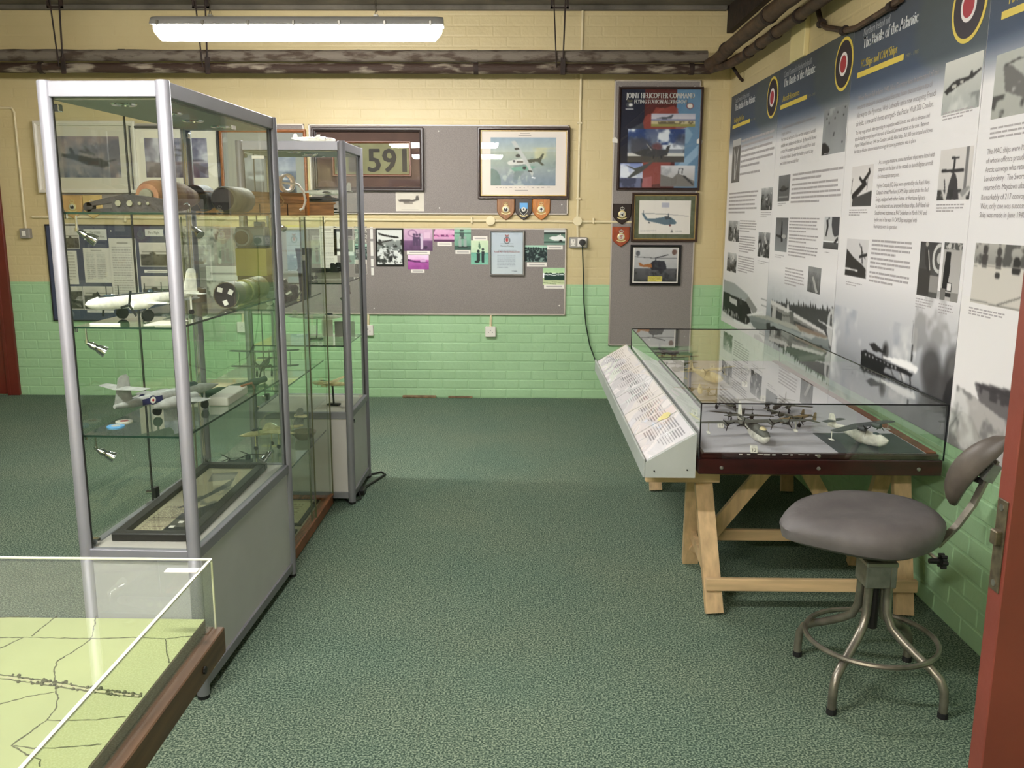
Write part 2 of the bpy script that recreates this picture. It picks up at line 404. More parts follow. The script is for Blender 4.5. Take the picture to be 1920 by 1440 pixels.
# ---------------------------------------------------------------- doors
red = mat('red_brown_gloss_paint', (116, 54, 43), .45, var=.05, vscale=5, bump=.05, bscale=60)
red2 = mat('dark_red_gloss_paint', (104, 36, 26), .35, var=.06, vscale=5)
steel = mat('brushed_steel', (176, 172, 164), .32, .9, var=.05)
brass = mat('worn_brass_plate', (104, 94, 76), .45, .7, var=.2, vscale=60)
d1 = tag(obj('door_1', MB().box(.82, 1.575, 1.43, 1.474, .008, 2.05, .002), red), kind='structure')
obj('lock_plate', MB().box(.817, .8205, 1.437, 1.467, .862, 1.026, .001), brass, d1)
obj('latch_bolt', MB().box(.806, .82, 1.442, 1.462, .946, .972, .002), brass, d1)
obj('screw', MB().cyl((.8175, 1.452, 1.012), (.8155, 1.452, 1.012), .006), steel, d1); obj('screw', MB().cyl((.8175, 1.452, .876), (.8155, 1.452, .876), .006), steel, d1)
obj('hinge', MB().cyl((1.578, 1.452, .3), (1.578, 1.452, .4), .008), steel, d1); obj('hinge', MB().cyl((1.578, 1.452, 1.7), (1.578, 1.452, 1.8), .008), steel, d1)
d2 = thing('door_2', None, None, (-4.4, D, 0), kind='structure')
obj('frame', MB().box(-4.27, -4.19, D-.03, D, 0, 2.1, .004), red2, d2); obj('frame', MB().box(-4.75, -4.27, D-.03, D, 2.03, 2.1, .004), red2, d2)
obj('leaf', MB().box(-4.75, -4.27, D-.02, D-.004, .01, 2.03, .003), red2, d2)
obj('architrave', MB().box(-4.29, -4.262, D-.034, D-.02, 0, 2.04, .003), red2, d2)

# ---------------------------------------------------------------- batten lamps
tray = mat('lamp_tray_grey', (186, 184, 182), .4)
diff = emit('lamp_diffuser_lit', (250, 248, 246), LAMP_POWER)
chain_m = mat('galvanised_chain', (120, 112, 100), .5, .8)
def batten(x0, x1, y, z, label):
    """z = height of the tray's lower edge"""
    xc = (x0+x1)/2; t = thing('batten_lamp', label, 'lamp', (xc, y, z), group='batten lamps on chains')
    def prof(pts, xa, xb, e=.0): return MB().loft([[(x, y+a*k, z+b*(k if b < 0 else 1)) for a, b in pts] for x, k in ((xa, .55), (xa+.035, 1), (xb-.035, 1), (xb, .55))])
    obj('tray', prof([(-.095, -.02), (-.046, -.012), (.046, -.012), (.095, -.02), (.094, -.012), (.06, .02), (.034, .03), (-.034, .03), (-.06, .02), (-.094, -.012)], x0, x1), tray, t, True)  # wide side lips are an added flange, keeping lamp light off the upper wall
    obj('diffuser', prof([(-.046, -.014), (-.044, -.045), (-.032, -.075), (-.012, -.088), (.012, -.088), (.032, -.075), (.044, -.045), (.046, -.014)], x0+.01, x1-.01), diff, t, True)
    for k in range(7):
        xx = x0+.06+k*(x1-x0-.12)/6
        for s in (-1, 1): obj('clip', MB().box(xx-.008, xx+.008, y+s*.088, y+s*.099, z-.026, z+.0, .003), steel, t)
    for f in (.2, .77):
        xx = x0+f*(x1-x0); m = MB(); n = 20; zz = z+.038
        for k in range(n):
            h_ = (ZC-zz)/n; c = zz+h_*(k+.5); s = k % 2
            ring = [(xx+(0 if s else .006*math.cos(a)), y+(.006*math.cos(a) if s else 0), c+(h_*.62)*math.sin(a)) for a in np.linspace(0, 2*math.pi, 8, endpoint=False)]
            m.tube(ring, .0016, 4, closed=True)
        obj('chain', m, chain_m, t); obj('hook', MB().box(xx-.012, xx+.012, y-.012, y+.012, z+.036, z+.045), steel, t)
    return t
batten(-2.0, -.44, 5.0, 2.495, 'lit white fluorescent batten lamp hanging on chains above the glass cabinets')
batten(-1.92, -.36, 1.45, 2.495, 'fluorescent batten lamp hanging above the nearest glass cabinet')
batten(-1.92, -.36, -1.1, 2.495, 'fluorescent batten lamp hanging behind the viewer')

# ---------------------------------------------------------------- pipes and hangers
lag = mat('flaking_grey_lagging', (112, 102, 90), .85, col2=(70, 56, 44), vscale=7, bump=.5, bscale=25, contrast=(.48, .62), stretch=(1, 3, 3), detail=8)
rustpipe = mat('rusty_flaking_pipe', (58, 40, 28), .7, col2=(150, 138, 120), vscale=6, bump=.6, bscale=30, contrast=(.52, .66), stretch=(.8, 3, 3), detail=9)
browny = mat('brown_painted_pipe', (70, 52, 36), .6, var=.3, vscale=12, bump=.3, bscale=30)
def bumpy(path, r, n=10, seg=.12, am=.06):
    P = [np.array(q, float) for q in path]; out = []; rr = []
    for a, b in zip(P[:-1], P[1:]):
        k = max(2, int(np.linalg.norm(b-a)/seg))
        for i in range(k): out.append(a+(b-a)*i/k); rr.append(r*(1+random.uniform(-am, am)))
    out.append(P[-1]); rr.append(r); return MB().tube(out, rr, n)
PY = 6.83
t = thing('lagged_pipe', 'thick grey flaking lagged pipe along the back wall, upper of the pair', 'pipe', (-1.5, PY, 2.6))
obj('run', bumpy([(XL, PY, 2.636), (1.33, PY, 2.636)], .043, 12), lag, t, True)
for x in (-3.0, -.4): obj('joint_band', MB().cyl((x, PY, 2.636), (x+.05, PY, 2.636), .046, n=14), lag, t, True)
t = thing('rusty_pipe', 'rusty brown pipe with peeling paint along the back wall, lower of the pair', 'pipe', (-1.5, PY, 2.548))
obj('run', bumpy([(XL, PY, 2.549), (1.36, PY, 2.549)], .037, 12, am=.03), rustpipe, t, True)
for x in (-3.6, -.38, 1.2): obj('collar', MB().cyl((x, PY, 2.549), (x+.035, PY, 2.549), .0415, n=14), rust, t, True)
t = thing('corner_pipe', 'dark brown pipe running along the right wall below the ceiling, upper of two', 'pipe', (1.39, 4, 2.6))
obj('run', bumpy([(1.34, PY-.02, 2.575), (1.385, PY-.1, 2.6), (1.39, 6.3, 2.622), (1.40, YB, 2.64)], .046, 12), browny, t, True)
for y in (6.5, 5.4, 3.5): obj('collar', MB().cyl((1.392, y, 2.623), (1.392, y-.05, 2.623), .052, n=14), rust, t, True)
t = thing('mottled_pipe', 'mottled brown pipe close to the right wall, lower of two', 'pipe', (1.48, 4, 2.56))
obj('run', bumpy([(1.36, PY, 2.549), (1.45, 6.6, 2.553), (1.475, 6.3, 2.556), (1.48, YB, 2.56)], .033, 12), browny, t, True)
for y in (6.2, 5.9, 5.55, 5.1, 4.4): obj('collar', MB().cyl((1.477, y, 2.557), (1.477, y-.035, 2.557), .039, n=14), rust, t, True)
hk = [(1.5, 6.74, 2.55), (1.53, 6.72, 2.50), (1.56, 6.74, 2.47), (1.58, 6.76, 2.46)]
single('pipe_hook', MB().tube(hk, .012, 8), rust, 'black hooked wall bracket under the pipes in the corner', 'bracket', smooth=True)
zz = lambda u, v, x=1.56: tuple(RW(u, v, x))
pp = [zz(1531, -10), zz(1534, 20), zz(1540, 44), zz(1550, 52), zz(1585, 57), zz(1604, 53), zz(1622, 42), zz(1655, 22), zz(1690, -2)]
t = thing('drop_pipe', 'thin brown pipe bending down over the top edge of the banners', 'pipe', pp[4])
obj('run', MB().tube(pp, .0145, 8), browny, t, True)
for u, v in ((1540, 44), (1583, 57), (1672, 11)):
    c = Vector(zz(u, v)); obj('joint', MB().cyl(c+Vector((0, .022, 0)), c-Vector((0, .022, 0)), .021, n=10), rust, t, True)
def hanger(xa, xb, ya, label):
    t = thing('pipe_hanger', label, 'pipe hanger', ((xa+xb)/2, ya, 2.55), group='pipe hangers')
    obj('rod', MB().cyl((xa-.015, ya-.05, ZC), (xa+.012, ya-.048, 2.55), .0055, n=6), rust, t); obj('rod', MB().cyl((xb+.012, ya-.05, ZC), (xb, ya-.05, 2.61), .0065, n=6), rust, t)
    obj('strap', MB().box(xb-.018, xb+.018, ya-.052, ya-.044, 2.50, 2.62, .002), rust, t)
    obj('stirrup', MB().box(xa-.035, xb+.035, ya-.06, ya-.045, 2.955, 2.967).box(xa-.035, xa-.02, ya-.06, ya-.04, 2.955, ZC).box(xb+.02, xb+.035, ya-.06, ya-.04, 2.955, ZC), rust, t)
hanger(.215, .275, PY, 'pair of dark pipe hanger rods above the framed aircraft print')
hanger(-3.44, -3.395, PY, 'pair of dark pipe hanger rods at the far left of the back wall')
hanger(-2.38, -2.33, PY, 'pair of dark pipe hanger rods behind the lit batten lamp')

# ---------------------------------------------------------------- conduits, sockets
cream_p = mat('cream_painted_conduit', (222, 207, 168), .5, var=.04, vscale=8)
whitepl = mat('white_plastic', (226, 220, 210), .35); greyp = mat('grey_metal_box', (150, 146, 140), .45, .3); black = mat('black_plastic', (18, 18, 18), .4)
t = thing('conduit', 'cream painted conduit running level along the back wall between the notice boards', 'conduit', (-1.5, D, 1.45))
obj('run', MB().tube([(-3.95, D-.014, 1.462), (1.3, D-.014, 1.438)], .0105, 8), cream_p, t, True)
for x in (-.27, .423): obj('junction_box', MB().cyl((x, D-.002, 1.446), (x, D-.034, 1.446), .036, n=20), cream_p, t, True)
for x in (-3.2, -1.6, -.42, .55, 1.1): obj('saddle', MB().box(x-.008, x+.008, D-.026, D, 1.425, 1.472, .003), cream_p, t)
t = thing('conduit', 'thin cream conduit dropping from the ceiling to the plugged double socket', 'conduit', (.43, D, 1.3))
obj('run', MB().tube([(.436, D-.012, ZC), (.423, D-.012, 1.47)], .0095, 8), cream_p, t, True); obj('run', MB().tube([(.423, D-.012, 1.42), (.428, D-.012, 1.32)], .0095, 8), cream_p, t, True)
for z in (2.2, 1.62): obj('saddle', MB().box(.408, .448, D-.022, D, z-.008, z+.008, .003), cream_p, t)
t = thing('conduit', 'cream conduit with a bend on the wall beside the red door', 'conduit', (-4.0, D, 1.4))
obj('run', MB().tube([(-4.19, D-.012, 2.305), (-4.03, D-.012, 2.3), (-4.013, D-.012, 2.27), (-4.013, D-.012, 1.37)], .0095, 8), cream_p, t, True)
t = thing('light_switch', 'grey switch box at the end of the left conduit', 'switch', (-4.013, D, 1.33)); obj('box', MB().box(-4.05, -3.97, D-.045, D, 1.29, 1.37, .004), greyp, t); obj('rocker', MB().box(-4.03, -4.0, D-.05, D-.044, 1.31, 1.35, .003), whitepl, t)
t = thing('double_socket', 'grey metal double socket with a black plug in it', 'socket', (.43, D, 1.276))
obj('plate', MB().box(.358, .505, D-.04, D, 1.235, 1.32, .006), greyp, t); obj('switch_face', MB().box(.372, .41, D-.045, D-.038, 1.25, 1.305, .003), whitepl, t); obj('switch_face', MB().box(.425, .497, D-.045, D-.038, 1.245, 1.312, .003), whitepl, t)
obj('pin_slot', MB().box(.387, .395, D-.046, D-.044, 1.285, 1.297), greyp, t)
for s in (-1, 1): obj('pin_slot', MB().box(.39+s*.012-.005, .39+s*.012+.005, D-.046, D-.044, 1.262, 1.27), greyp, t)
t = thing('plug_lead', 'black mains plug with its green flex hanging down the wall', 'cable', (.465, D-.05, 1.28))
obj('plug', MB().lathe([(.001, -.045), (.022, -.044), (.026, -.03), (.026, 0)], 16, (.463, D-.045, 1.279), 'y'), black, t, True)
obj('flex', MB().tube([(.463, D-.08, 1.256), (.466, D-.06, 1.2), (.478, D-.04, 1.0), (.486, D-.03, .8), (.505, D-.03, .62), (.54, D-.03, .45), (.585, D-.1, .33), (.56, 6.4, .32), (.50, 5.6, .55)], .0055, 6), mat('dark_green_flex', (26, 40, 28), .5), t, True)
def single_socket(x, z, zt, label):
    t = thing('wall_socket', label, 'socket', (x, D, z), group='single wall sockets'); obj('plate', MB().box(x-.043, x+.043, D-.036, D, z-.043, z+.043, .005), whitepl, t); obj('conduit', MB().tube([(x, D-.012, z+.043), (x+.004, D-.012, zt)], .0095, 8), cream_p, t)
    for dx, dz in ((0, .012), (-.016, -.004), (.016, -.004)): obj('pin_slot', MB().box(x+dx-.003, x+dx+.003, D-.0365, D-.0355, z+dz-.003, z+dz+.003), black, t)
single_socket(-.27, .555, .70, 'single white wall socket below the right part of the lower grey board')
single_socket(-1.27, .56, .70, 'single white wall socket seen through the middle cabinet')
single_socket(-2.3, .58, .70, 'single white wall socket seen through the nearest glass cabinet')
# ================================================================ BACK WALL: boards, pictures, shields
want('JOINT HELICOPTER COMMAND', 'FLYING STATION ALDERGROVE', '591', 'The V1500', "Aldergrove's First", 'First Flight', 'Warrant Creating', 'Royal Air Force Aldergrove', '12', '11', '9', '8', '7', '6', '5', '4', '3', '2', '1',
     'Coastal Command in Northern Ireland', 'Coastal Command in Northern Ireland &', 'Northern Ireland and', 'The Battle of the Atlantic', 'Aircraft Resources', 'FC Ships and CAM Ships', '1939 - 1945', 'MAC Ships', 'Bridging the Gap',
     'YT')
P3 = [['When France fell in June 1940, Nazi Germany was in command of the', 'western seaboard of continental Europe, from the northern tip of', 'Norway to the Pyrenees. With Luftwaffe units now occupying French', 'airfields, a new aerial threat emerged - the Focke Wulf 200 Condor.'],
      ['The long range aircraft, often operating in conjunction with U-boats, was able to threaten and', 'attack shipping convoys beyond the reach of Coastal Command aircraft at the time.  Between', 'August 1940 and February 1941 the Condors sank 85 Allied ships, 363,000 tons in total and it was', 'felt that an effective countermeasure strategy for convoy protection was in place.'],
      ['As a stopgap measure, some merchant ships were fitted with', 'catapults on the bow of the vessels to launch fighter aircraft', 'for interception purposes.'],
      ['Fighter Catapult (FC) Ships were operated by the Royal Navy.', 'Catapult Armed Merchant (CAM) Ships sailed under the Red', 'Ensign, equipped with either Fulmar, or Hurricane fighters.', 'To provide aircraft and aircrews for these ships, RAF Naval Air', 'Squadron was stationed at RAF Sydenham in March 1941 and', 'by the end of the year 16 CAM Ships equipped with', 'Hurricanes were in operation.']]
P2 = [['Compared to Bomber Command, Coastal Command was', 'largely resourced.', 'For their vital early part of the war, the numbers of aircraft', 'available were inadequate for the task.  By the end of the war', 'a total of 34 combatant squadrons had operated from bases', 'in Northern Ireland. However the number present at any', 'point in time never exceeded four.']]
P4 = [['The MAC ships were Merchant vessels, many', 'of whose officers proudly served on the', 'Arctic convoys who returned to the port of', 'Londonderry.  The Swordfish crews had all', 'returned to Maydown after each convoy.'], ['Remarkably of 217 convoys sailed in the', 'War, only one was successfully attacked. No', 'Ship was made in June 1940.']]
for g in P3+P2+P4: want(*g)
make_text()

hess = mat('grey_hessian_board', (138, 130, 125), .95, var=.1, vscale=220, bump=.25, bscale=350)
alu_trim = mat('aluminium_trim', (196, 186, 174), .45, .5)
paper = mat('white_card', (232, 226, 216), .7); ink = mat('dark_ink', (52, 48, 48), .7); greyink = mat('grey_ink', (120, 112, 112), .7)
pane = glass('picture_glass', (.99, .99, .99), .4)
def brect(u0, v0, u1, v1, y=D):
    um, vm = (u0+u1)/2, (v0+v1)/2
    return B(u0, vm, y)[0], B(u1, vm, y)[0], B(um, v1, y)[2], B(um, v0, y)[2]
def ring(x0, x1, z0, z1, w_, y0, y1):
    """mitred picture-frame moulding between y0 (wall) and y1 (front), sloping in a little"""
    ins = [(x0, z0), (x1, z0), (x1, z1), (x0, z1)]; sg = [(1, 1), (-1, 1), (-1, -1), (1, -1)]
    prof = [(0, y0), (0, y1+.004), (.15, y1), (.55, y1), (.8, y1+.006), (1, y1+.008), (1, y0)]
    rings = [[(x+sx*k*w_, y, z+sz*k*w_) for k, y in prof] for (x, z), (sx, sz) in zip(ins, sg)]
    return MB().loft(rings, cap=False, closed=True)
def board(name, label, r, wood=None, fabric=None):
    x0, x1, z0, z1 = r; t = thing(name, label, 'notice board', ((x0+x1)/2, D, z0))
    obj('panel', MB().box(x0+.004, x1-.004, D-.018, D-.0055, z0+.004, z1-.004), fabric or hess, t)
    for nm, b in (('edge_trim', (x0, x1, z0, z0+.011)), ('edge_trim', (x0, x1, z1-.011, z1)), ('edge_trim', (x0, x0+.011, z0, z1)), ('edge_trim', (x1-.011, x1, z0, z1))):
        obj(nm, MB().box(b[0], b[1], D-.022, D-.005, b[2], b[3], .002), wood or alu_trim, t)
    for px_, pz in ((x0+.05, z1-.05), (x1-.05, z1-.05), ((x0+x1)/2, z1-.05), ((x0+x1)/2, z0+.05), (x1-.05, z0+.08)): obj('screw', MB().lathe([(.006, 0), (.005, -.003), (.001, -.004)], 8, (px_, D-.018, pz), 'y'), whitepl, t)
    return t
board('notice_board', 'upper left grey notice board behind the nearest glass cabinet', brect(84, 232, 574, 402))
board('notice_board', 'upper grey notice board carrying the framed light aircraft print', brect(582, 234, 1066, 402))
navy = mat('dark_blue_display_cloth', (66, 72, 92), .9, var=.06, vscale=100)
board('display_board', 'dark blue display board with headings and typed pages', brect(94, 421, 338, 602), wood=mat('black_edge', (24, 22, 24), .5), fabric=navy)
board('notice_board', 'long lower grey notice board with pinned colour photographs', brect(342, 427, 1061, 589))
rt = (B(1146, 400)[0], B(1304, 400)[0], B(1220, 648)[2], B(1235, 151)[2])
board('notice_board', 'tall narrow grey notice board in the right corner', rt)
YF = D-.018            # face of the boards

def framed(label, r, fw, fd, fmat, cv_fn, inner=None, mount=None, liner=None, cat='picture', glazed=True, res=90, y=YF, name='framed_picture', extra=None):
    """r = outer px rectangle; inner = px rectangle of the print (else it fills the frame)"""
    x0, x1, z0, z1 = brect(*r, y); t = thing(name, label, cat, ((x0+x1)/2, y, z0))
    obj('frame', ring(x0, x1, z0, z1, fw, y, y-fd), fmat, t)
    a0, a1, b0, b1 = x0+fw*.98, x1-fw*.98, z0+fw*.98, z1-fw*.98
    obj('mount', MB().box(a0, a1, y-.007, y-.001, b0, b1), mount or paper, t)
    if liner is not None:
        obj('liner', ring(a0-.001, a1+.001, b0-.001, b1+.001, .009, y-.002, y-fd*.6), liner, t)
    if inner: c0, c1, e0, e1 = brect(*inner, y)
    else: c0, c1, e0, e1 = a0, a1, b0, b1
    rs = max(24, int(res)); cv = Cv(rs, max(20, int(rs*(e1-e0)/(c1-c0)))); cv_fn(cv); cv.blur(1)
    obj('print', print_mesh('print', cv, (c0, y-.0085, e1), (c1-c0, 0, 0), (0, 0, e0-e1)), None, t)
    if extra: extra(t, (a0, a1, b0, b1), y-.009)
    if glazed: obj('glass', MB().box(a0, a1, y-.0135, y-.0115, b0, b1), pane, t)
    return t
def cv_bombers(c):
    c.grad((150, 132, 132), (176, 158, 148), 0, .45); c.grad((176, 158, 148), (84, 92, 108), .45, 1); c.blotch((196, 176, 162), 4, 3, .5, .2, .8); c.blotch((96, 98, 112), 3, 9, .52, .2, .8).noise(8, 9, 2)
    k = (58, 62, 66)
    c.poly([(.26, .42), (.24, .27), (.29, .28), (.33, .44), (.6, .53), (.68, .52), (.74, .56), (.82, .64), (.83, .72), (.72, .75), (.62, .72), (.5, .7), (.38, .6), (.12, .48), (.13, .43)], k)
    c.line((.14, .43), (.45, .56), .025, k); c.line((.78, .62), (.93, .56), .02, k); c.poly([(.4, .33), (.5, .37), (.46, .22), (.5, .24), (.57, .38), (.63, .42), (.62, .46), (.5, .43), (.41, .38)], (76, 78, 82))
framed('white framed print of two dark aircraft among clouds', (70, 227, 258, 362), .033, .035, mat('white_moulding', (214, 206, 190), .4), cv_bombers, (101, 256, 226, 333), mat('cream_mount', (206, 198, 178), .8), res=80)
def cv_seaside(c):
    c.grad((110, 106, 128), (176, 176, 190), 0, .6); c.grad((120, 110, 118), (66, 58, 78), .6, 1); c.blotch((206, 204, 212), 4, 12, .5, .18, .9, c.Y < .62); c.blotch((84, 82, 108), 5, 4, .55, .2, .8, c.Y < .6); c.blotch((150, 142, 150), 8, 5, .55, .1, .7, c.Y > .62).noise(9, 12, 3)
    c.line((.4, .28), (.62, .31), .02, (64, 60, 72)); c.line((.42, .42), (.58, .44), .02, (64, 60, 72)); c.line((.68, .58), (.92, .56), .02, (80, 76, 88))
framed('dark framed seascape print with a wide white mount', (248, 237, 413, 361), .018, .03, mat('charcoal_moulding', (62, 60, 60), .5), cv_seaside, (273, 259, 390, 333), mat('ivory_mount', (222, 214, 196), .8), res=70)
def cv_harbour(c):
    c.grad((120, 128, 148), (150, 154, 166), 0, .35); c.grad((92, 104, 124), (58, 66, 80), .35, 1).blotch((168, 172, 182), 6, 21, .56, .14, .7).noise(9, 14, 2); c.poly([(.1, .5), (.35, .44), (.8, .5), (.86, .56), (.3, .6)], (176, 180, 190)); c.ell(.55, .42, .07, .08, (206, 208, 212))
framed('orange-brown framed blue harbour picture with a grey mount', (416, 243, 577, 400), .022, .03, mat('orange_wood_moulding', (140, 84, 44), .35, var=.15, vscale=30, stretch=(1, 1, 8)), cv_harbour, (452, 292, 556, 372), mat('grey_mount', (140, 142, 136), .8), res=60)
def cv_591(c):
    c.a[:] = (112, 112, 74); c.noise(16, 6, 3); c.rect(.02, .1, .12, .9, (70, 66, 58)).rect(.2, .12, .34, .9, (60, 56, 50), .9)
def ex_591(t, r, y):
    x0, x1, z0, z1 = brect(624, 265, 771, 331, YF)
    obj('inner_frame', ring(x0, x1, z0, z1, .016, y, y-.02), mat('copper_wood', (112, 70, 46), .4), t)
    a, b = B(690, 322, YF), B(764, 322, YF); m = MB(); [text_into(m, '591', (a[0]+dx, y-.003-.00002*k, a[2]+dz), (1, 0, 0), (0, 0, 1), .25, (b[0]-a[0])*.95) for k, (dx, dz) in enumerate(((0, 0), (.007, 0), (.014, 0), (.003, .005), (.011, .005)))]; obj('lettering', m, mat('stencil_black', (46, 44, 40), .8), t)
framed('deep brown framed fabric panel lettered 591', (588, 240, 795, 358), .03, .05, mat('dark_brown_moulding', (46, 32, 28), .4), cv_591, (626, 267, 769, 329), mat('brown_mount', (78, 56, 48), .8, var=.1), res=60, extra=ex_591)
def cv_transport(c):
    c.grad((196, 188, 172), (210, 202, 186)).noise(6, 4, 2); k = (84, 78, 70)
    c.poly([(.08, .42), (.2, .38), (.62, .4), (.7, .36), (.72, .2), (.8, .18), (.83, .42), (.6, .52), (.25, .52), (.12, .5)], k); c.line((.3, .56), (.58, .58), .06, (120, 112, 100)); c.rect(.2, .9, .8, .93, (170, 162, 148))
def card(label, r, fn, cat='photograph', cap=None, res=60, name='pinned_photo', y=YF, group=None):
    x0, x1, z0, z1 = brect(*r, y); cv = Cv(res, max(16, int(res*(z1-z0)/(x1-x0)))); fn(cv); cv.blur(1)
    me = print_mesh('photo', cv, (x0, y-.0015, z1), (x1-x0, 0, 0), (0, 0, z0-z1))
    if cap is None: return tag(obj(name, me, None), label, cat, group)
    t = thing(name, label, cat, ((x0+x1)/2, y, z0), group=group); obj('photo', me, None, t)
    c0, c1, e0, e1 = brect(*cap, y); cc = Cv(24, 8, (232, 226, 216)); cc.rect(.12, .4, .88, .65, (170, 164, 160)); obj('caption', print_mesh('caption', cc, (c0, y-.003, e1), (c1-c0, 0, 0), (0, 0, e0-e1)), None, t)
    return t
card('small sepia photograph of a transport aircraft below the 591 panel', (742, 360, 795, 396), cv_transport, res=60)
def cv_islander(c):
    c.grad((146, 164, 178), (176, 186, 176), 0, .3); c.grad((168, 176, 160), (140, 156, 152), .3, .62); c.grad((146, 158, 156), (120, 136, 152), .62, 1)
    c.blotch((196, 194, 150), 4, 31, .5, .15, .7, (c.Y > .2) & (c.Y < .45)); c.blotch((104, 122, 120), 5, 8, .55, .12, .6, c.Y > .25); c.blotch((180, 190, 184), 9, 17, .56, .1, .7, c.Y > .6)
    c.poly([(.3, .63), (.55, .58), (.7, .6), (.6, .68), (.36, .7)], (112, 158, 140)); c.ell(.02, .95, .14, .3, (92, 118, 116)); c.noise(10, 16, 4)
    w = (206, 208, 202); k = (74, 78, 62)
    c.poly([(.25, .52), (.3, .48), (.36, .46), (.52, .43), (.6, .46), (.74, .44), (.73, .5), (.58, .54), (.42, .57), (.28, .57)], w); c.poly([(.56, .46), (.74, .43), (.8, .32), (.82, .34), (.77, .5), (.83, .57), (.79, .58), (.72, .5), (.58, .53)], k)
    c.poly([(.31, .08), (.38, .07), (.44, .2), (.58, .5), (.66, .74), (.64, .82), (.56, .6), (.42, .3)], (186, 190, 186)); c.poly([(.36, .22), (.43, .21), (.44, .25), (.38, .26)], (50, 50, 46)); c.poly([(.57, .68), (.64, .69), (.64, .72), (.58, .71)], (50, 50, 46))
    c.ell(.42, .38, .035, .035, (60, 58, 56)); c.ell(.52, .63, .03, .035, (52, 50, 50)); c.ell(.36, .49, .02, .02, (60, 62, 64)); c.line((.64, .83), (.68, .84), .02, (230, 232, 236)); c.rect(.4, .49, .5, .52, (100, 96, 88))
def ex_isl(t, r, y):
    m = MB(); rr = random.Random(3)
    for u0, u1, v in ((975, 993, 250), (972, 996, 254), (965, 990, 357)):
        a, b = B(u0, v, YF), B(u1, v, YF); m.box(a[0], b[0], y-.0006, y, a[2]-.002, a[2]+.002)
    u = 930
    while u < 1028:
        w_ = rr.uniform(2, 6); a, b = B(u, 351.5+rr.uniform(-.8, .8), YF), B(u+w_, 351, YF); m.box(a[0], b[0], y-.0006, y, a[2]-.002, a[2]+.0015); u += w_+rr.uniform(2, 6)
    obj('signatures', m, greyink, t)
framed('large dark wood framed print of a twin-engined light aircraft over a coast', (896, 239, 1068, 373), .024, .03, mat('walnut_moulding', (44, 24, 16), .3, var=.3, vscale=20), cv_islander, (920, 258, 1042, 348), mat('pale_mount', (226, 216, 206), .8), liner=mat('gilt_liner', (206, 178, 120), .35, .5), res=150, extra=ex_isl)

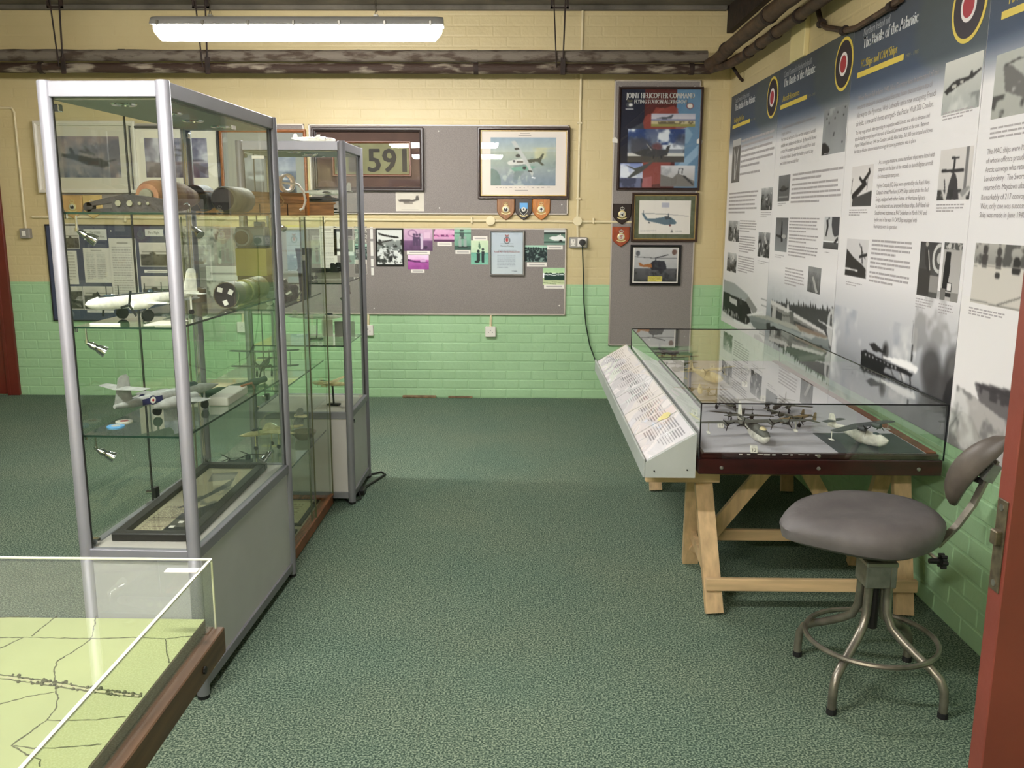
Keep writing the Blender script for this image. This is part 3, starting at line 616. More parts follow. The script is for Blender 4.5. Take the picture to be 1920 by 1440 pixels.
# ---- wooden crest shields
gold = mat('gilt_paint', (214, 196, 140), .4, .3); silverp = mat('silver_paint', (206, 202, 190), .4, .2); blk = mat('matt_black', (24, 22, 22), .6); crimson = mat('crimson_enamel', (170, 44, 40), .4); skyb = mat('sky_blue_enamel', (92, 160, 214), .4)
def shield(label, u, v0, v1, wpx, wood, centre, motif, blue=False):
    x = B(u, v0, YF)[0]; z1 = B(u, v0, YF)[2]; z0 = B(u, v1, YF)[2]; hw = wpx/2/231*.985; h_ = z1-z0
    t = thing('crest_shield', label, 'crest', (x, YF, z0), group='crest shields')
    ts = np.linspace(0, 1, 8)
    def outline(k):
        half = [(hw*k*(1-q**2.1), z1-h_*.5-h_*.5*k*q) for q in ts]
        return [(x-hw*k, z1-h_*(1-k)*.4), (x+hw*k, z1-h_*(1-k)*.4)]+[(x+a, b_) for a, b_ in half]+[(x-a, b_) for a, b_ in half[-2::-1]]
    obj('plaque', MB().loft([[(a, YF, b) for a, b in outline(1)], [(a, YF-.012, b) for a, b in outline(1)], [(a, YF-.018, b) for a, b in outline(.93)]]), wood, t)
    cz = z1-h_*.5; y = YF-.018
    if blue:
        obj('blue_field', MB().prism([(x-.032, z1-.035), (x+.032, z1-.035), (x+.032, cz+.005), (x-.032, cz+.005)], y, y-.004), skyb, t); obj('lower_field', MB().prism([(x-.032, cz+.005), (x+.032, cz+.005), (x+.026, cz-.02), (x, cz-.047), (x-.026, cz-.02)], y, y-.004), blk, t)
        m = MB(); pts = [(x-.033, cz+.005), (x-.027, cz-.021), (x, cz-.049), (x+.027, cz-.021), (x+.033, cz+.005)]
        for a, b in zip(pts[:-1], pts[1:]): m.bar((a[0], y-.004, a[1]), (b[0], y-.004, b[1]), .003, .003, (0, 1, 0))
        obj('border', m, silverp, t)
    y2 = y-(.004 if blue else 0); rr = .018 if blue else .03
    obj('wreath', MB().lathe([(rr, 0), (rr, -.004), (rr*.9, -.006), (rr*.001+.0005, -.006)], 20, (x, y2, cz), 'y'), gold if not blue else silverp, t, True)
    obj('disc', MB().lathe([(rr*.72, -.006), (rr*.7, -.008), (.0005, -.008)], 18, (x, y2, cz), 'y'), centre, t, True)
    m = MB(); q = rr*.5
    if motif == 'bird': m.prism([(x-q, cz-q*.3), (x+q*.2, cz+q*.1), (x+q, cz+q), (x+q*.5, cz-q*.2), (x+q*.6, cz-q), (x-q*.2, cz-q*.5)], y2-.008, y2-.0095)
    elif motif == 'faces': m.prism([(x-q, cz), (x-q*.5, cz+q), (x, cz), (x+q*.5, cz+q), (x+q, cz), (x+q*.7, cz-q), (x-q*.7, cz-q)], y2-.008, y2-.0095)
    elif motif == 's': m.tube([(x+q*.8, y2-.009, cz+q*.7), (x-q*.4, y2-.009, cz+q*.6), (x-q*.3, y2-.009, cz+q*.05), (x+q*.5, y2-.009, cz-q*.1), (x+q*.3, y2-.009, cz-q*.8), (x-q*.7, y2-.009, cz-q*.7)], q*.22, 6)
    else: m.prism([(x, cz+q), (x+q*.8, cz-q*.1), (x+q*.2, cz-q*.2), (x+q*.3, cz-q), (x-q*.3, cz-q), (x-q*.2, cz-q*.2), (x-q*.8, cz-q*.1)], y2-.008, y2-.0095)
    obj('motif', m, crimson if motif == 's' else blk, t)
    m = MB(); cz2 = cz+rr+.013
    if not blue:
        m.box(x-.014, x+.014, y-.004, y, cz2-.012, cz2-.006)
        for s in (-1, 1): m.tube([(x+s*.013, y-.003, cz2-.006), (x+s*.017, y-.003, cz2+.004), (x+s*.008, y-.003, cz2+.01), (x, y-.003, cz2+.002)], .0022, 6)
        m.lathe([(.0005, 0), (.004, -.001), (.0005, -.004)], 8, (x, y, cz2+.012), 'y'); obj('crown', m, silverp if motif in 'birds' else gold, t)
    zz_ = cz-rr-.008 if not blue else cz-.055
    m = MB(); pts = [(x+s*.036 if not blue else x+s*.03, zz_+.012*abs(s)**1.5) for s in np.linspace(-1, 1, 7)]
    for a, b in zip(pts[:-1], pts[1:]): m.bar((a[0], y-.002, a[1]), (b[0], y-.002, b[1]), .008, .004, (0, 1, 0))
    obj('scroll', m, gold, t)
oak = mat('brown_shield_wood', (140, 92, 48), .35, var=.12, vscale=14, stretch=(4, 1, 1)); dk = mat('black_shield_wood', (40, 26, 22), .3, var=.15); org = mat('orange_shield_wood', (182, 112, 44), .35, var=.12, vscale=14, stretch=(4, 1, 1)); mah = mat('mahogany_shield_wood', (146, 62, 26), .35, var=.15, vscale=14, stretch=(4, 1, 1)); tan = mat('tan_shield_wood', (196, 154, 100), .45, var=.1)
shield('mid-brown crest shield, leftmost of three under the large print', 948.5, 372, 413, 33, oak, silverp, 'faces')
shield('black crest shield with a sky blue field, middle of three under the large print', 982, 372, 413, 32, dk, silverp, 'x', True)
shield('orange-brown crest shield, rightmost of three under the large print', 1015, 372, 413, 33, org, silverp, 'x')
shield('dark brown crest shield with a black bird, upper of two on the tall board', 1166.5, 382, 421, 34, dk, silverp, 'bird')
shield('red-brown crest shield with a red motif, lower of two on the tall board', 1164.5, 425, 463, 33, mah, silverp, 's')
shield('pale tan crest shield below the white framed print, left one', 136, 366, 410, 36, tan, silverp, 'faces')
shield('pale tan crest shield below the white framed print, right one', 173, 366, 410, 36, mat('light_tan_shield_wood', (206, 172, 112), .45, var=.1), gold, 'bird')

# ---- tall board pictures
def cv_jhc(c):
    c.a[:] = (24, 26, 44); c.rect(.3, 0, .7, 1, (84, 30, 26)); c.rect(.7, 0, 1, 1, (98, 134, 164)); c.noise(7, 3, 1)
    c.poly([(.14, .39), (.22, .37), (.28, .33), (.3, .28), (.34, .25), (.4, .24), (.44, .18), (.55, .19), (.66, .16), (.72, .19), (.73, .26), (.85, .38), (.9, .45), (.86, .53), (.7, .56), (.6, .95), (.3, .98), (.28, .6), (.12, .5)], (150, 72, 62), .75)
    c.poly([(.14, .39), (.28, .33), (.3, .4), (.3, .56), (.12, .5)], (58, 62, 72)); c.poly([(.74, .4), (.85, .38), (.92, .45), (.86, .54), (.74, .55)], (128, 158, 182)); c.poly([(.7, .8), (1, .55), (1, .66), (.72, .88)], (140, 170, 194))
    m = c.box(.385, .24, .94, .375); c.grad((176, 176, 190), (196, 192, 200), .24, .29, m & (c.Y < .3)); c.put(m & (c.Y >= .295), (112, 116, 150)); c.put(m & (c.Y >= .312), (190, 178, 140)); c.put(m & (c.Y > .345), (140, 136, 74)); c.blotch((92, 82, 62), 18, 6, .5, .06, .9, c.box(.45, .318, .92, .345))
    c.poly([(.45, .29), (.53, .275), (.6, .272), (.64, .255), (.67, .253), (.64, .29), (.56, .297)], (84, 88, 96))
    m = c.box(.1, .4, .82, .735); c.grad((70, 86, 124), (120, 128, 140), .4, .62, m); c.blotch((214, 220, 226), 5, 44, .48, .12, 1, c.box(.1, .4, .82, .6)); c.blotch((34, 58, 110), 6, 12, .56, .1, .9, c.box(.1, .4, .82, .56)); c.blotch((60, 62, 74), 4, 7, .55, .14, .85, c.box(.1, .45, .82, .64))
    c.rect(.1, .64, .82, .675, (206, 206, 200)); c.rect(.1, .675, .82, .735, (74, 70, 64)); c.ell(.47, .58, .08, .05, (110, 62, 62), .8, .5)
    c.poly([(.17, .645), (.3, .605), (.36, .598), (.34, .55), (.36, .55), (.42, .6), (.5, .61), (.58, .61), (.6, .57), (.64, .56), (.62, .63), (.6, .67), (.45, .68), (.28, .675)], (58, 58, 60)); c.line((.34, .55), (.4, .61), .012, (150, 150, 150)); c.rect(.42, .67, .44, .7, (40, 40, 40)); c.rect(.52, .67, .54, .7, (40, 40, 40))
    m = c.box(.01, .75, .3, .9); c.grad((116, 132, 186), (196, 202, 216), .75, .9, m); c.blotch((226, 230, 236), 6, 3, .5, .14, .9, m); c.rect(.01, .9, .28, 1, (104, 110, 138)); c.blotch((60, 64, 84), 12, 6, .5, .1, .8, c.box(.01, .9, .28, 1))
    c.poly([(.06, .76), (.2, .8), (.36, .75), (.4, .72), (.42, .74), (.28, .84), (.14, .9), (.1, .9), (.2, .82)], (72, 74, 72)); c.poly([(.3, .9), (.42, .88), (.42, 1), (.29, 1)], (158, 92, 92))
    m = c.box(.53, .77, .96, .985); c.grad((206, 206, 208), (176, 174, 172), .77, .9, m); c.blotch((120, 122, 128), 5, 9, .55, .14, .7, m); c.poly([(.53, .86), (.68, .9), (.74, .85), (.82, .87), (.96, .93), (.96, .985), (.53, .985)], (112, 108, 102)); c.line((.76, .8), (.755, .85), .012, (60, 60, 62)); c.line((.81, .8), (.8, .85), .012, (60, 60, 62)); c.line((.76, .8), (.81, .8), .012, (60, 60, 62)); c.line((.83, .88), (.94, .96), .025, (48, 48, 48))
    c.ell(.11, .155, .05, .028, (70, 72, 76)); c.ell(.12, .155, .025, .014, (226, 226, 222)); c.rect(.06, .19, .16, .2, (190, 190, 190)); c.ell(.87, .165, .045, .03, (122, 44, 44)); c.ell(.87, .165, .035, .024, (220, 214, 206)); c.poly([(.08, .125), (.14, .125), (.145, .1), (.11, .11), (.075, .1)], (96, 92, 70))
def ex_jhc(t, r, y):
    a0, a1, b0, b1 = r; m = MB(); hgt = b1-b0; wd = a1-a0
    text_into(m, 'JOINT HELICOPTER COMMAND', (a0+wd*.06, y-.001, b1-hgt*.088), (1, 0, 0), (0, 0, 1), .058, wd*.86, bold=.003); text_into(m, 'FLYING STATION ALDERGROVE', (a0+wd*.165, y-.001, b1-hgt*.142), (1, 0, 0), (0, 0, 1), .042, wd*.67, bold=.002)
    obj('lettering', m, mat('poster_white', (216, 214, 208), .6), t)
framed('large framed helicopter command poster in dark blue, red and pale blue', (1158, 163, 1315, 357), .02, .022, mat('dark_brown_thin_frame', (46, 26, 20), .4), cv_jhc, None, res=150, extra=ex_jhc, name='framed_poster', cat='poster')
def cv_wessex(c):
    c.a[:] = (226, 220, 210); k = (84, 106, 118); d = (52, 60, 66)
    c.poly([(.05, .38), (.09, .37), (.16, .53), (.32, .53), (.44, .5), (.55, .46), (.62, .5), (.7, .58), (.74, .66), (.7, .71), (.5, .72), (.34, .66), (.2, .62), (.12, .57)], k); c.poly([(.5, .47), (.58, .46), (.63, .55), (.52, .56)], d); c.line((.57, .4), (.57, .47), .02, d)
    c.line((.12, .38), (.57, .41), .009, d, .8); c.line((.57, .41), (.96, .46), .009, (120, 112, 112), .7); c.line((.08, .3), (.085, .45), .008, d); c.ell(.61, .74, .02, .028, (110, 60, 56)); c.ell(.2, .66, .02, .02, d)
    c.rect(.44, .06, .58, .2, (176, 176, 186)); c.lines(.03, .88, .35, .96, 2, (180, 176, 170), .7); c.lines(.72, .9, .94, .95, 1, (150, 146, 140), .7); c.poly([(.62, .95), (.65, .86), (.68, .95)], (120, 116, 110))
framed('helicopter drawing with a green mount in a brown frame', (1184, 361.5, 1308, 453), .018, .025, mat('brown_moulding', (56, 34, 20), .35), cv_wessex, (1198, 376, 1294, 439), mat('moss_green_mount', (86, 92, 66), .85, var=.08, vscale=40), liner=mat('brass_liner', (176, 150, 92), .35, .5), res=110)
def cv_puma(c):
    c.grad((196, 194, 192), (176, 176, 176), 0, .6); c.grad((92, 92, 94), (58, 58, 60), .6, 1).noise(8, 9, 3)
    c.blotch((40, 40, 42), 8, 5, .52, .1, .8, c.Y > .64); k = (40, 40, 48); c.poly([(.4, .42), (.48, .36), (.62, .38), (.7, .38), (.74, .5), (.76, .62), (.7, .66), (.42, .66), (.36, .56)], k); c.poly([(.1, .44), (.14, .43), (.2, .5), (.4, .46), (.42, .58), (.2, .56), (.13, .54)], (158, 98, 44))
    c.line((0, .26), (.48, .3), .012, (50, 50, 52)); c.line((.48, .3), (.78, .2), .02, (50, 50, 52)); c.line((.5, .3), (1, .3), .01, (60, 60, 62)); c.line((.5, .3), (.5, .37), .02, k); c.ell(.08, .16, .05, .08, (90, 92, 96)); c.ell(.93, .12, .06, .08, (110, 84, 74)); c.rect(.33, .84, .66, 1, (222, 208, 96)); c.lines(.35, .86, .64, .98, 4, (130, 116, 50), .8)
framed('black framed photograph of a dark helicopter with an orange tail and yellow plate', (1181, 459, 1276, 535), .02, .02, mat('black_moulding', (18, 17, 17), .35), cv_puma, (1189, 465, 1269, 528), res=100)
def clip(u, v): 
    a = B(u, v, D-.022); single('mirror_clip', MB().prism([(a[0]-.02, a[2]-.02), (a[0]+.02, a[2]-.025), (a[0]+.024, a[2]), (a[0], a[2]+.02), (a[0]-.02, a[2]+.008)], D-.024, D-.03), whitepl, 'small white clip on the %s edge of the tall board' % ('left' if u < 1200 else 'right'), 'clip')
clip(1153, 262); clip(1311, 264)

# ---- pinned photographs on the long lower board
def people(c, xs_, y0, y1, k, w_=.08, seed=1):
    r = random.Random(seed)
    for x in xs_:
        y = y0+r.uniform(-.03, .03); c.ell(x, y, w_*.42, w_*.42*c.w/c.h, k); c.poly([(x-w_*.5, y+.08), (x+w_*.5, y+.08), (x+w_*.45, y1), (x-w_*.4, y1)], k)
def cv_rocks(c):
    c.a[:] = (226, 228, 222); c.blotch((60, 60, 58), 8, 5, .5, .06, .9, c.Y > .62); c.grad((150, 156, 150), (120, 126, 122), .3, .6); c.blotch((226, 228, 224), 7, 15, .55, .06, .9, c.Y > .26); c.blotch((34, 34, 32), 7, 25, .57, .05, .9, c.Y > .28)
    c.poly([(.05, .08), (.12, .1), (.3, .14), (.85, .2), (.88, .24), (.7, .24), (.3, .19), (.06, .14)], (28, 28, 26)); c.line((.2, .36), (.62, .29), .05, (44, 44, 42))
framed('narrow black framed black and white photograph of a wrecked rocky hillside', (705, 428, 757, 498), .012, .018, mat('black_gloss_frame', (14, 12, 12), .3), cv_rocks, None, res=60)
def cv_pink1(c):
    c.grad((214, 178, 200), (190, 150, 182), 0, .55); c.grad((120, 84, 120), (88, 60, 92), .55, 1).noise(14, 7, 3); c.ell(.3, .22, .16, .16, (150, 112, 146)); c.ell(.3, .22, .12, .12, (206, 170, 194)); people(c, (.36, .46, .56), .3, .78, (84, 62, 92), .1, 3); people(c, (.62,), .28, .95, (206, 190, 206), .09, 5); c.ell(.75, .85, .07, .07, (66, 44, 72)); c.rect(.7, .2, .92, .45, (222, 190, 210))
card('pink-toned photograph of men beside a propeller', (757, 428, 811, 470), cv_pink1, cap=(763, 470, 806, 477))
def cv_mag(c):
    c.grad((236, 206, 228), (226, 180, 216), 0, .35); c.grad((176, 92, 162), (150, 66, 140), .35, 1).noise(12, 7, 9); c.poly([(0, .28), (.45, .45), (.6, .44), (.6, .52), (.3, .5), (0, .42)], (92, 40, 92)); c.ell(.72, .4, .14, .13, (206, 160, 200)); c.rect(.5, .5, .95, .54, (110, 52, 108))
card('magenta photograph of an aircraft on grass, under the pink one', (765, 478, 804, 505), cv_mag, cap=(771, 505, 796, 511.5))
def cv_pink2(c):
    c.grad((226, 176, 206), (206, 150, 186), 0, 1).noise(10, 6, 4); c.poly([(0, 0), (.1, 0), (.0, .4)], (120, 60, 100)); c.rect(0, .5, 1, .62, (110, 44, 92)); c.blotch((226, 150, 196), 9, 4, .5, .1, .9, c.box(0, .5, 1, .7)); c.rect(0, .86, 1, 1, (90, 50, 84)); c.poly([(.1, 0), (1, .15), (1, 0)], (150, 90, 130))
card('small wide pink photograph of a line-up', (813, 428, 852, 453), cv_pink2, cap=(820, 454, 847, 461))
def cv_green1(c):
    c.grad((150, 196, 170), (96, 140, 118)).noise(12, 6, 3); c.rect(0, .22, 1, .26, (70, 104, 90)); c.rect(0, .8, 1, 1, (60, 88, 76)); people(c, (.4, .5), .1, .5, (70, 86, 80), .16, 2); people(c, (.34, .64), .42, .84, (150, 164, 156), .2, 6); c.rect(.22, .84, .78, .88, (40, 50, 46))
card('tall green-toned photograph of three standing men', (852, 427, 883, 469), cv_green1, cap=(854, 469, 882, 476))
def cv_kneel(c):
    c.grad((206, 222, 186), (188, 214, 180), 0, .5); c.grad((110, 170, 150), (126, 186, 160), .5, 1).noise(7, 6, 3); c.poly([(.42, .25), (.47, .02), (.54, .2), (.56, .3), (.5, .36)], (84, 116, 92)); people(c, (.42,), .42, .85, (36, 46, 44), .2, 2); people(c, (.68,), .38, .92, (36, 44, 46), .17, 3); c.ell(.35, .88, .14, .05, (40, 48, 46)); c.line((.05, .52), (.95, .54), .015, (70, 104, 92))
card('green-toned photograph of two men with a pointed balloon, caption above it', (883, 451, 916, 496), cv_kneel, cap=(887, 443, 914, 451))
def cv_cert(c):
    c.grad((186, 198, 208), (198, 206, 208)).noise(5, 3, 2); c.ell(.5, .2, .1, .085, (96, 104, 112)); c.ell(.5, .2, .07, .06, (206, 208, 208)); c.ell(.5, .19, .04, .045, (176, 60, 64)); c.poly([(.45, .11), (.55, .11), (.56, .06), (.5, .08), (.44, .06)], (150, 80, 80)); c.rect(.3, .275, .7, .285, (110, 116, 124), .7)
    c.lines(.22, .43, .8, .5, 2, (150, 158, 168), .7, 3); c.lines(.2, .55, .76, .88, 9, (146, 154, 164), .75, 4, .45); c.rect(.1, .04, .2, .055, (150, 156, 164)); c.rect(.7, .04, .86, .055, (150, 156, 164)); c.line((.66, .93), (.82, .94), .02, (120, 126, 136))
def ex_cert(t, r, y):
    a0, a1, b0, b1 = r; m = MB(); hgt = b1-b0; wd = a1-a0; text_into(m, 'Warrant Creating', (a0+wd*.5, y-.0012, b1-hgt*.35), (1, 0, 0), (0, 0, 1), .018, wd*.42, 'c'); obj('lettering', m, ink, t)
    m = MB(); text_into(m, 'Royal Air Force Aldergrove', (a0+wd*.5, y-.0012, b1-hgt*.49), (1, 0, 0), (0, 0, 1), .02, wd*.8, 'c'); obj('red_lettering', m, mat('red_ink', (150, 60, 64), .7), t)
framed('pale blue certificate with a crest in a silver frame', (918, 432, 983, 516), .012, .03, mat('silver_frame', (140, 136, 132), .35, .6), cv_cert, None, res=80, extra=ex_cert, name='framed_certificate', cat='certificate')
def cv_group(c):
    c.grad((170, 206, 184), (120, 156, 138)).noise(8, 5, 3); k = (28, 42, 42); people(c, np.linspace(.05, .95, 9), .2, 1.0, k, .13, 4); c.blotch((150, 176, 164), 14, 4, .58, .05, .8, c.Y > .3)
card('green-toned photograph of a close group of men beside the certificate', (984, 460, 1026, 491), cv_group, cap=(988, 492, 1025, 500))
def cv_car(c):
    c.grad((206, 208, 206), (196, 200, 196), 0, .3); c.grad((84, 112, 96), (120, 150, 134), .3, 1).noise(8, 6, 3); c.rect(0, .26, 1, .34, (40, 52, 46)); c.poly([(.2, .6), (.35, .5), (.55, .5), (.62, .42), (.82, .44), (.95, .62), (.96, .76), (.45, .74)], (226, 228, 224)); c.ell(.75, .8, .08, .1, (24, 28, 28)); c.rect(.0, .8, 1, .9, (60, 82, 72))
card('photograph of a white car in the top right corner of the lower board', (1020, 428, 1062, 459), cv_car, cap=(1026, 460, 1055, 468))
def cv_parade(c):
    c.grad((168, 206, 160), (186, 214, 160), 0, .3); c.grad((176, 190, 140), (206, 214, 170), .6, 1).noise(6, 5, 3); people(c, np.linspace(.1, .97, 16), .36, .72, (24, 52, 44), .08, 4); c.line((0, .86), (.6, .97), .02, (96, 116, 84)); c.line((.4, .82), (1, .9), .015, (126, 140, 104))
card('photograph of a row of men on an airfield, lowest on the right of the board', (1018, 502, 1060, 534), cv_parade, cap=(1020, 533.5, 1058, 541))

# ---- display board and papers seen through the cabinets
def cv_head(c): c.a[:] = (206, 204, 196); c.rect(.04, .08, .96, .92, (150, 148, 142)); c.rect(.06, .12, .94, .88, (206, 204, 196))
def headed(label, r, lines_):
    x0, x1, z0, z1 = brect(*r, YF); t = thing('heading_card', label, 'sign', ((x0+x1)/2, YF, z0)); cv = Cv(30, 16); cv_head(cv)
    obj('card', print_mesh('card', cv, (x0, YF-.0015, z1), (x1-x0, 0, 0), (0, 0, z0-z1)), None, t); m = MB(); n = len(lines_)
    for i, s in enumerate(lines_): text_into(m, s, ((x0+x1)/2, YF-.0025, z1-(z1-z0)*(.12+.76*(i+.75)/n)), (1, 0, 0), (0, 0, 1), (z1-z0)*.62/n, (x1-x0)*min(.82, .05*len(s)), 'c')
    obj('lettering', m, ink, t)
headed("white heading card reading The V1500 Aldergrove's First", (157, 430, 200, 450), ['The V1500', "Aldergrove's First"])
headed('white heading card reading First Flight', (272, 430, 306, 443), ['First Flight'])
def page(seed, cols=1, n=22, bg=(212, 206, 194)):
    def f(c):
        c.a[:] = bg; c.noise(3, 3, seed); c.rect(.3, .06, .7, .085, (130, 126, 120), .7)
        for k in range(cols): c.lines(.1+k*.8/cols, .13, .1+(k+1)*.8/cols-.08, .92, n, (150, 146, 142), .75, seed+k, .45)
    return f
def cv_old(seed, horizon=.5, plane=True):
    def f(c):
        c.grad((206, 198, 186), (196, 188, 176), 0, horizon); c.grad((96, 92, 84), (66, 64, 58), horizon, 1).noise(12, 8, seed); c.blotch((40, 40, 38), 9, seed, .55, .1, .7, c.Y > horizon)
        if plane: c.rect(.08, horizon-.12, .94, horizon-.1, (60, 58, 54)); c.rect(.05, horizon-.02, .96, horizon, (60, 58, 54)); c.ell(.4, horizon-.05, .1, .05, (76, 72, 66))
        for b in ((0, 0, .03, 1), (.97, 0, 1, 1), (0, 0, 1, .03), (0, .97, 1, 1)): c.rect(*b, (222, 214, 202))
    return f
def cv_air(seed):
    def f(c): c.a[:] = (156, 150, 140); c.noise(40, 5, seed).blotch((206, 200, 186), 7, seed, .55, .08, .9).blotch((86, 82, 76), 9, seed+3, .57, .06, .9)
    return f
card('typed page with two columns of names on the blue board', (158, 465, 207, 530), page(3, 2, 14), 'page'); card('tall pale typed page in the middle of the blue board', (208, 447, 258, 567), page(5, 1, 20), 'page')
card('photograph of a biplane bomber low over a field, upper right of the blue board', (262, 455, 323, 500), cv_old(4, .5), cap=(271, 506, 318, 511.5)); card('photograph of a distant aircraft over dark ground, lower right of the blue board', (266, 518, 326, 563), cv_old(14, .55))
card('dark photograph of wreckage in the lower left of the blue board', (127, 537, 156, 580), cv_old(8, .2, False)); card('photograph of a wrecked wing beside the wreckage picture', (157, 537, 213, 581), cv_old(9, .4), cap=(164, 582, 214, 586)); card('photograph cut off behind the cabinet spotlight', (120, 419, 148, 466), cv_old(10, .6)); card('narrow page at the left edge of the blue board', (121, 470, 146, 533), page(7, 1, 9), 'page')
card('grey aerial photograph behind the nearest cabinet', (344, 424, 414, 496), cv_air(5)); card('wide photograph of a rough hillside with a white title strip', (388, 499, 466, 566), lambda c: (cv_air(9)(c), c.rect(0, 0, 1, .4, (214, 208, 198)), c.rect(.1, .2, .9, .23, (120, 116, 110))))
card('blue-grey sea print seen through the middle glass case', (538, 431, 573, 508), lambda c: c.grad((140, 146, 150), (150, 158, 164), 0, .6).grad((120, 132, 146), (96, 104, 116), .6, 1).blotch((206, 210, 212), 7, 3, .56, .1, .8, c.Y > .6)); card('yellow label above the blue-grey sea print', (536, 422, 570, 430), lambda c: c.put(c.X >= 0, (206, 194, 110)), 'label'); card('yellow card with a badge behind the middle glass case', (459, 461, 501, 496), lambda c: c.put(c.X >= 0, (200, 184, 104)).ell(.5, .7, .14, .14, (150, 132, 80)), 'label')
card('tall white typed sheet seen through the far cabinet', (600, 424, 632, 516), page(11, 1, 26), 'page'); card('dark mounted picture with a pale card, left of the far cabinet post', (626, 425, 663, 479), lambda c: c.put(c.X >= 0, (226, 222, 214)).rect(0, .03, .96, .86, (66, 64, 66)).rect(.15, .17, .55, .76, (206, 204, 198)).ell(.38, .5, .1, .14, (90, 88, 88))); card('small photograph of an aircraft part behind the far cabinet', (664, 424, 688, 456), cv_air(15)); card('small photograph of men behind the far cabinet', (666, 457, 688, 487), cv_group); card('grey photograph low behind the far cabinet', (665, 487, 688, 514), cv_old(23, .3, False)); card('narrow strip of paper labels right of the far cabinet', (695, 425, 700, 516), lambda c: c.put(c.X >= 0, (226, 222, 214)).rect(0, .25, 1, .3, (150, 146, 142)).rect(0, .6, 1, .66, (150, 146, 142)).rect(0, .82, 1, .84, (120, 116, 112)), 'label', res=20)
# ================================================================ RIGHT WALL: four printed banners
YS = [7.07, 5.765, 4.51, 3.215, 1.93]; ZT, ZB = 2.382, .672; XF = W-.012        # banner edges along the wall, top, bottom, face
banner_white = mat('banner_vinyl', (240, 236, 236), .5, spec=.35); bannerink = mat('banner_grey_ink', (158, 150, 151), .6); yel = mat('banner_yellow', (222, 196, 82), .5); whi = mat('banner_title_white', (232, 232, 232), .5); pale = mat('banner_pale_grey', (172, 174, 178), .5); barink = mat('banner_light_ink', (178, 171, 172), .6)
navyink = mat('roundel_navy', (36, 26, 38), .5); redink = mat('roundel_red', (168, 44, 56), .5); wh2 = mat('roundel_white', (232, 224, 220), .5)
U_, V_ = np.array([0, -1.0, 0]), np.array([0, 0, 1.0])
def ry(u, v): p = RW(u, v, XF); return p[1], p[2]
TS = []      # header layout measured on the third banner, as offsets from its left edge
def offs(u, v): y, z = ry(u, v); return YS[2]-y, z
o_small, o_title, o_title_e, o_sub, o_sub_e, o_bar, o_bar_e = (offs(*q) for q in ((1619.6, 68), (1618, 91.7), (1720.5, 43), (1614, 128), (1681, 104), (1607.4, 146), (1694.5, 108)))
MZ1 = 1.22
def mural(k, fn):
    y0, y1 = YS[k]-.002, YS[k+1]+.002; cv = Cv(240 if k >= 2 else 230, 110, (240, 236, 236))
    def m(u, v): y, z = ry(u, v); return ((y0-y)/(y0-y1), (MZ1-z)/(MZ1-ZB))
    fn(cv, m); cv.blur(1); return print_mesh('mural', cv, (XF-.0005, y0, MZ1), (0, y1-y0, 0), (0, 0, ZB-MZ1))
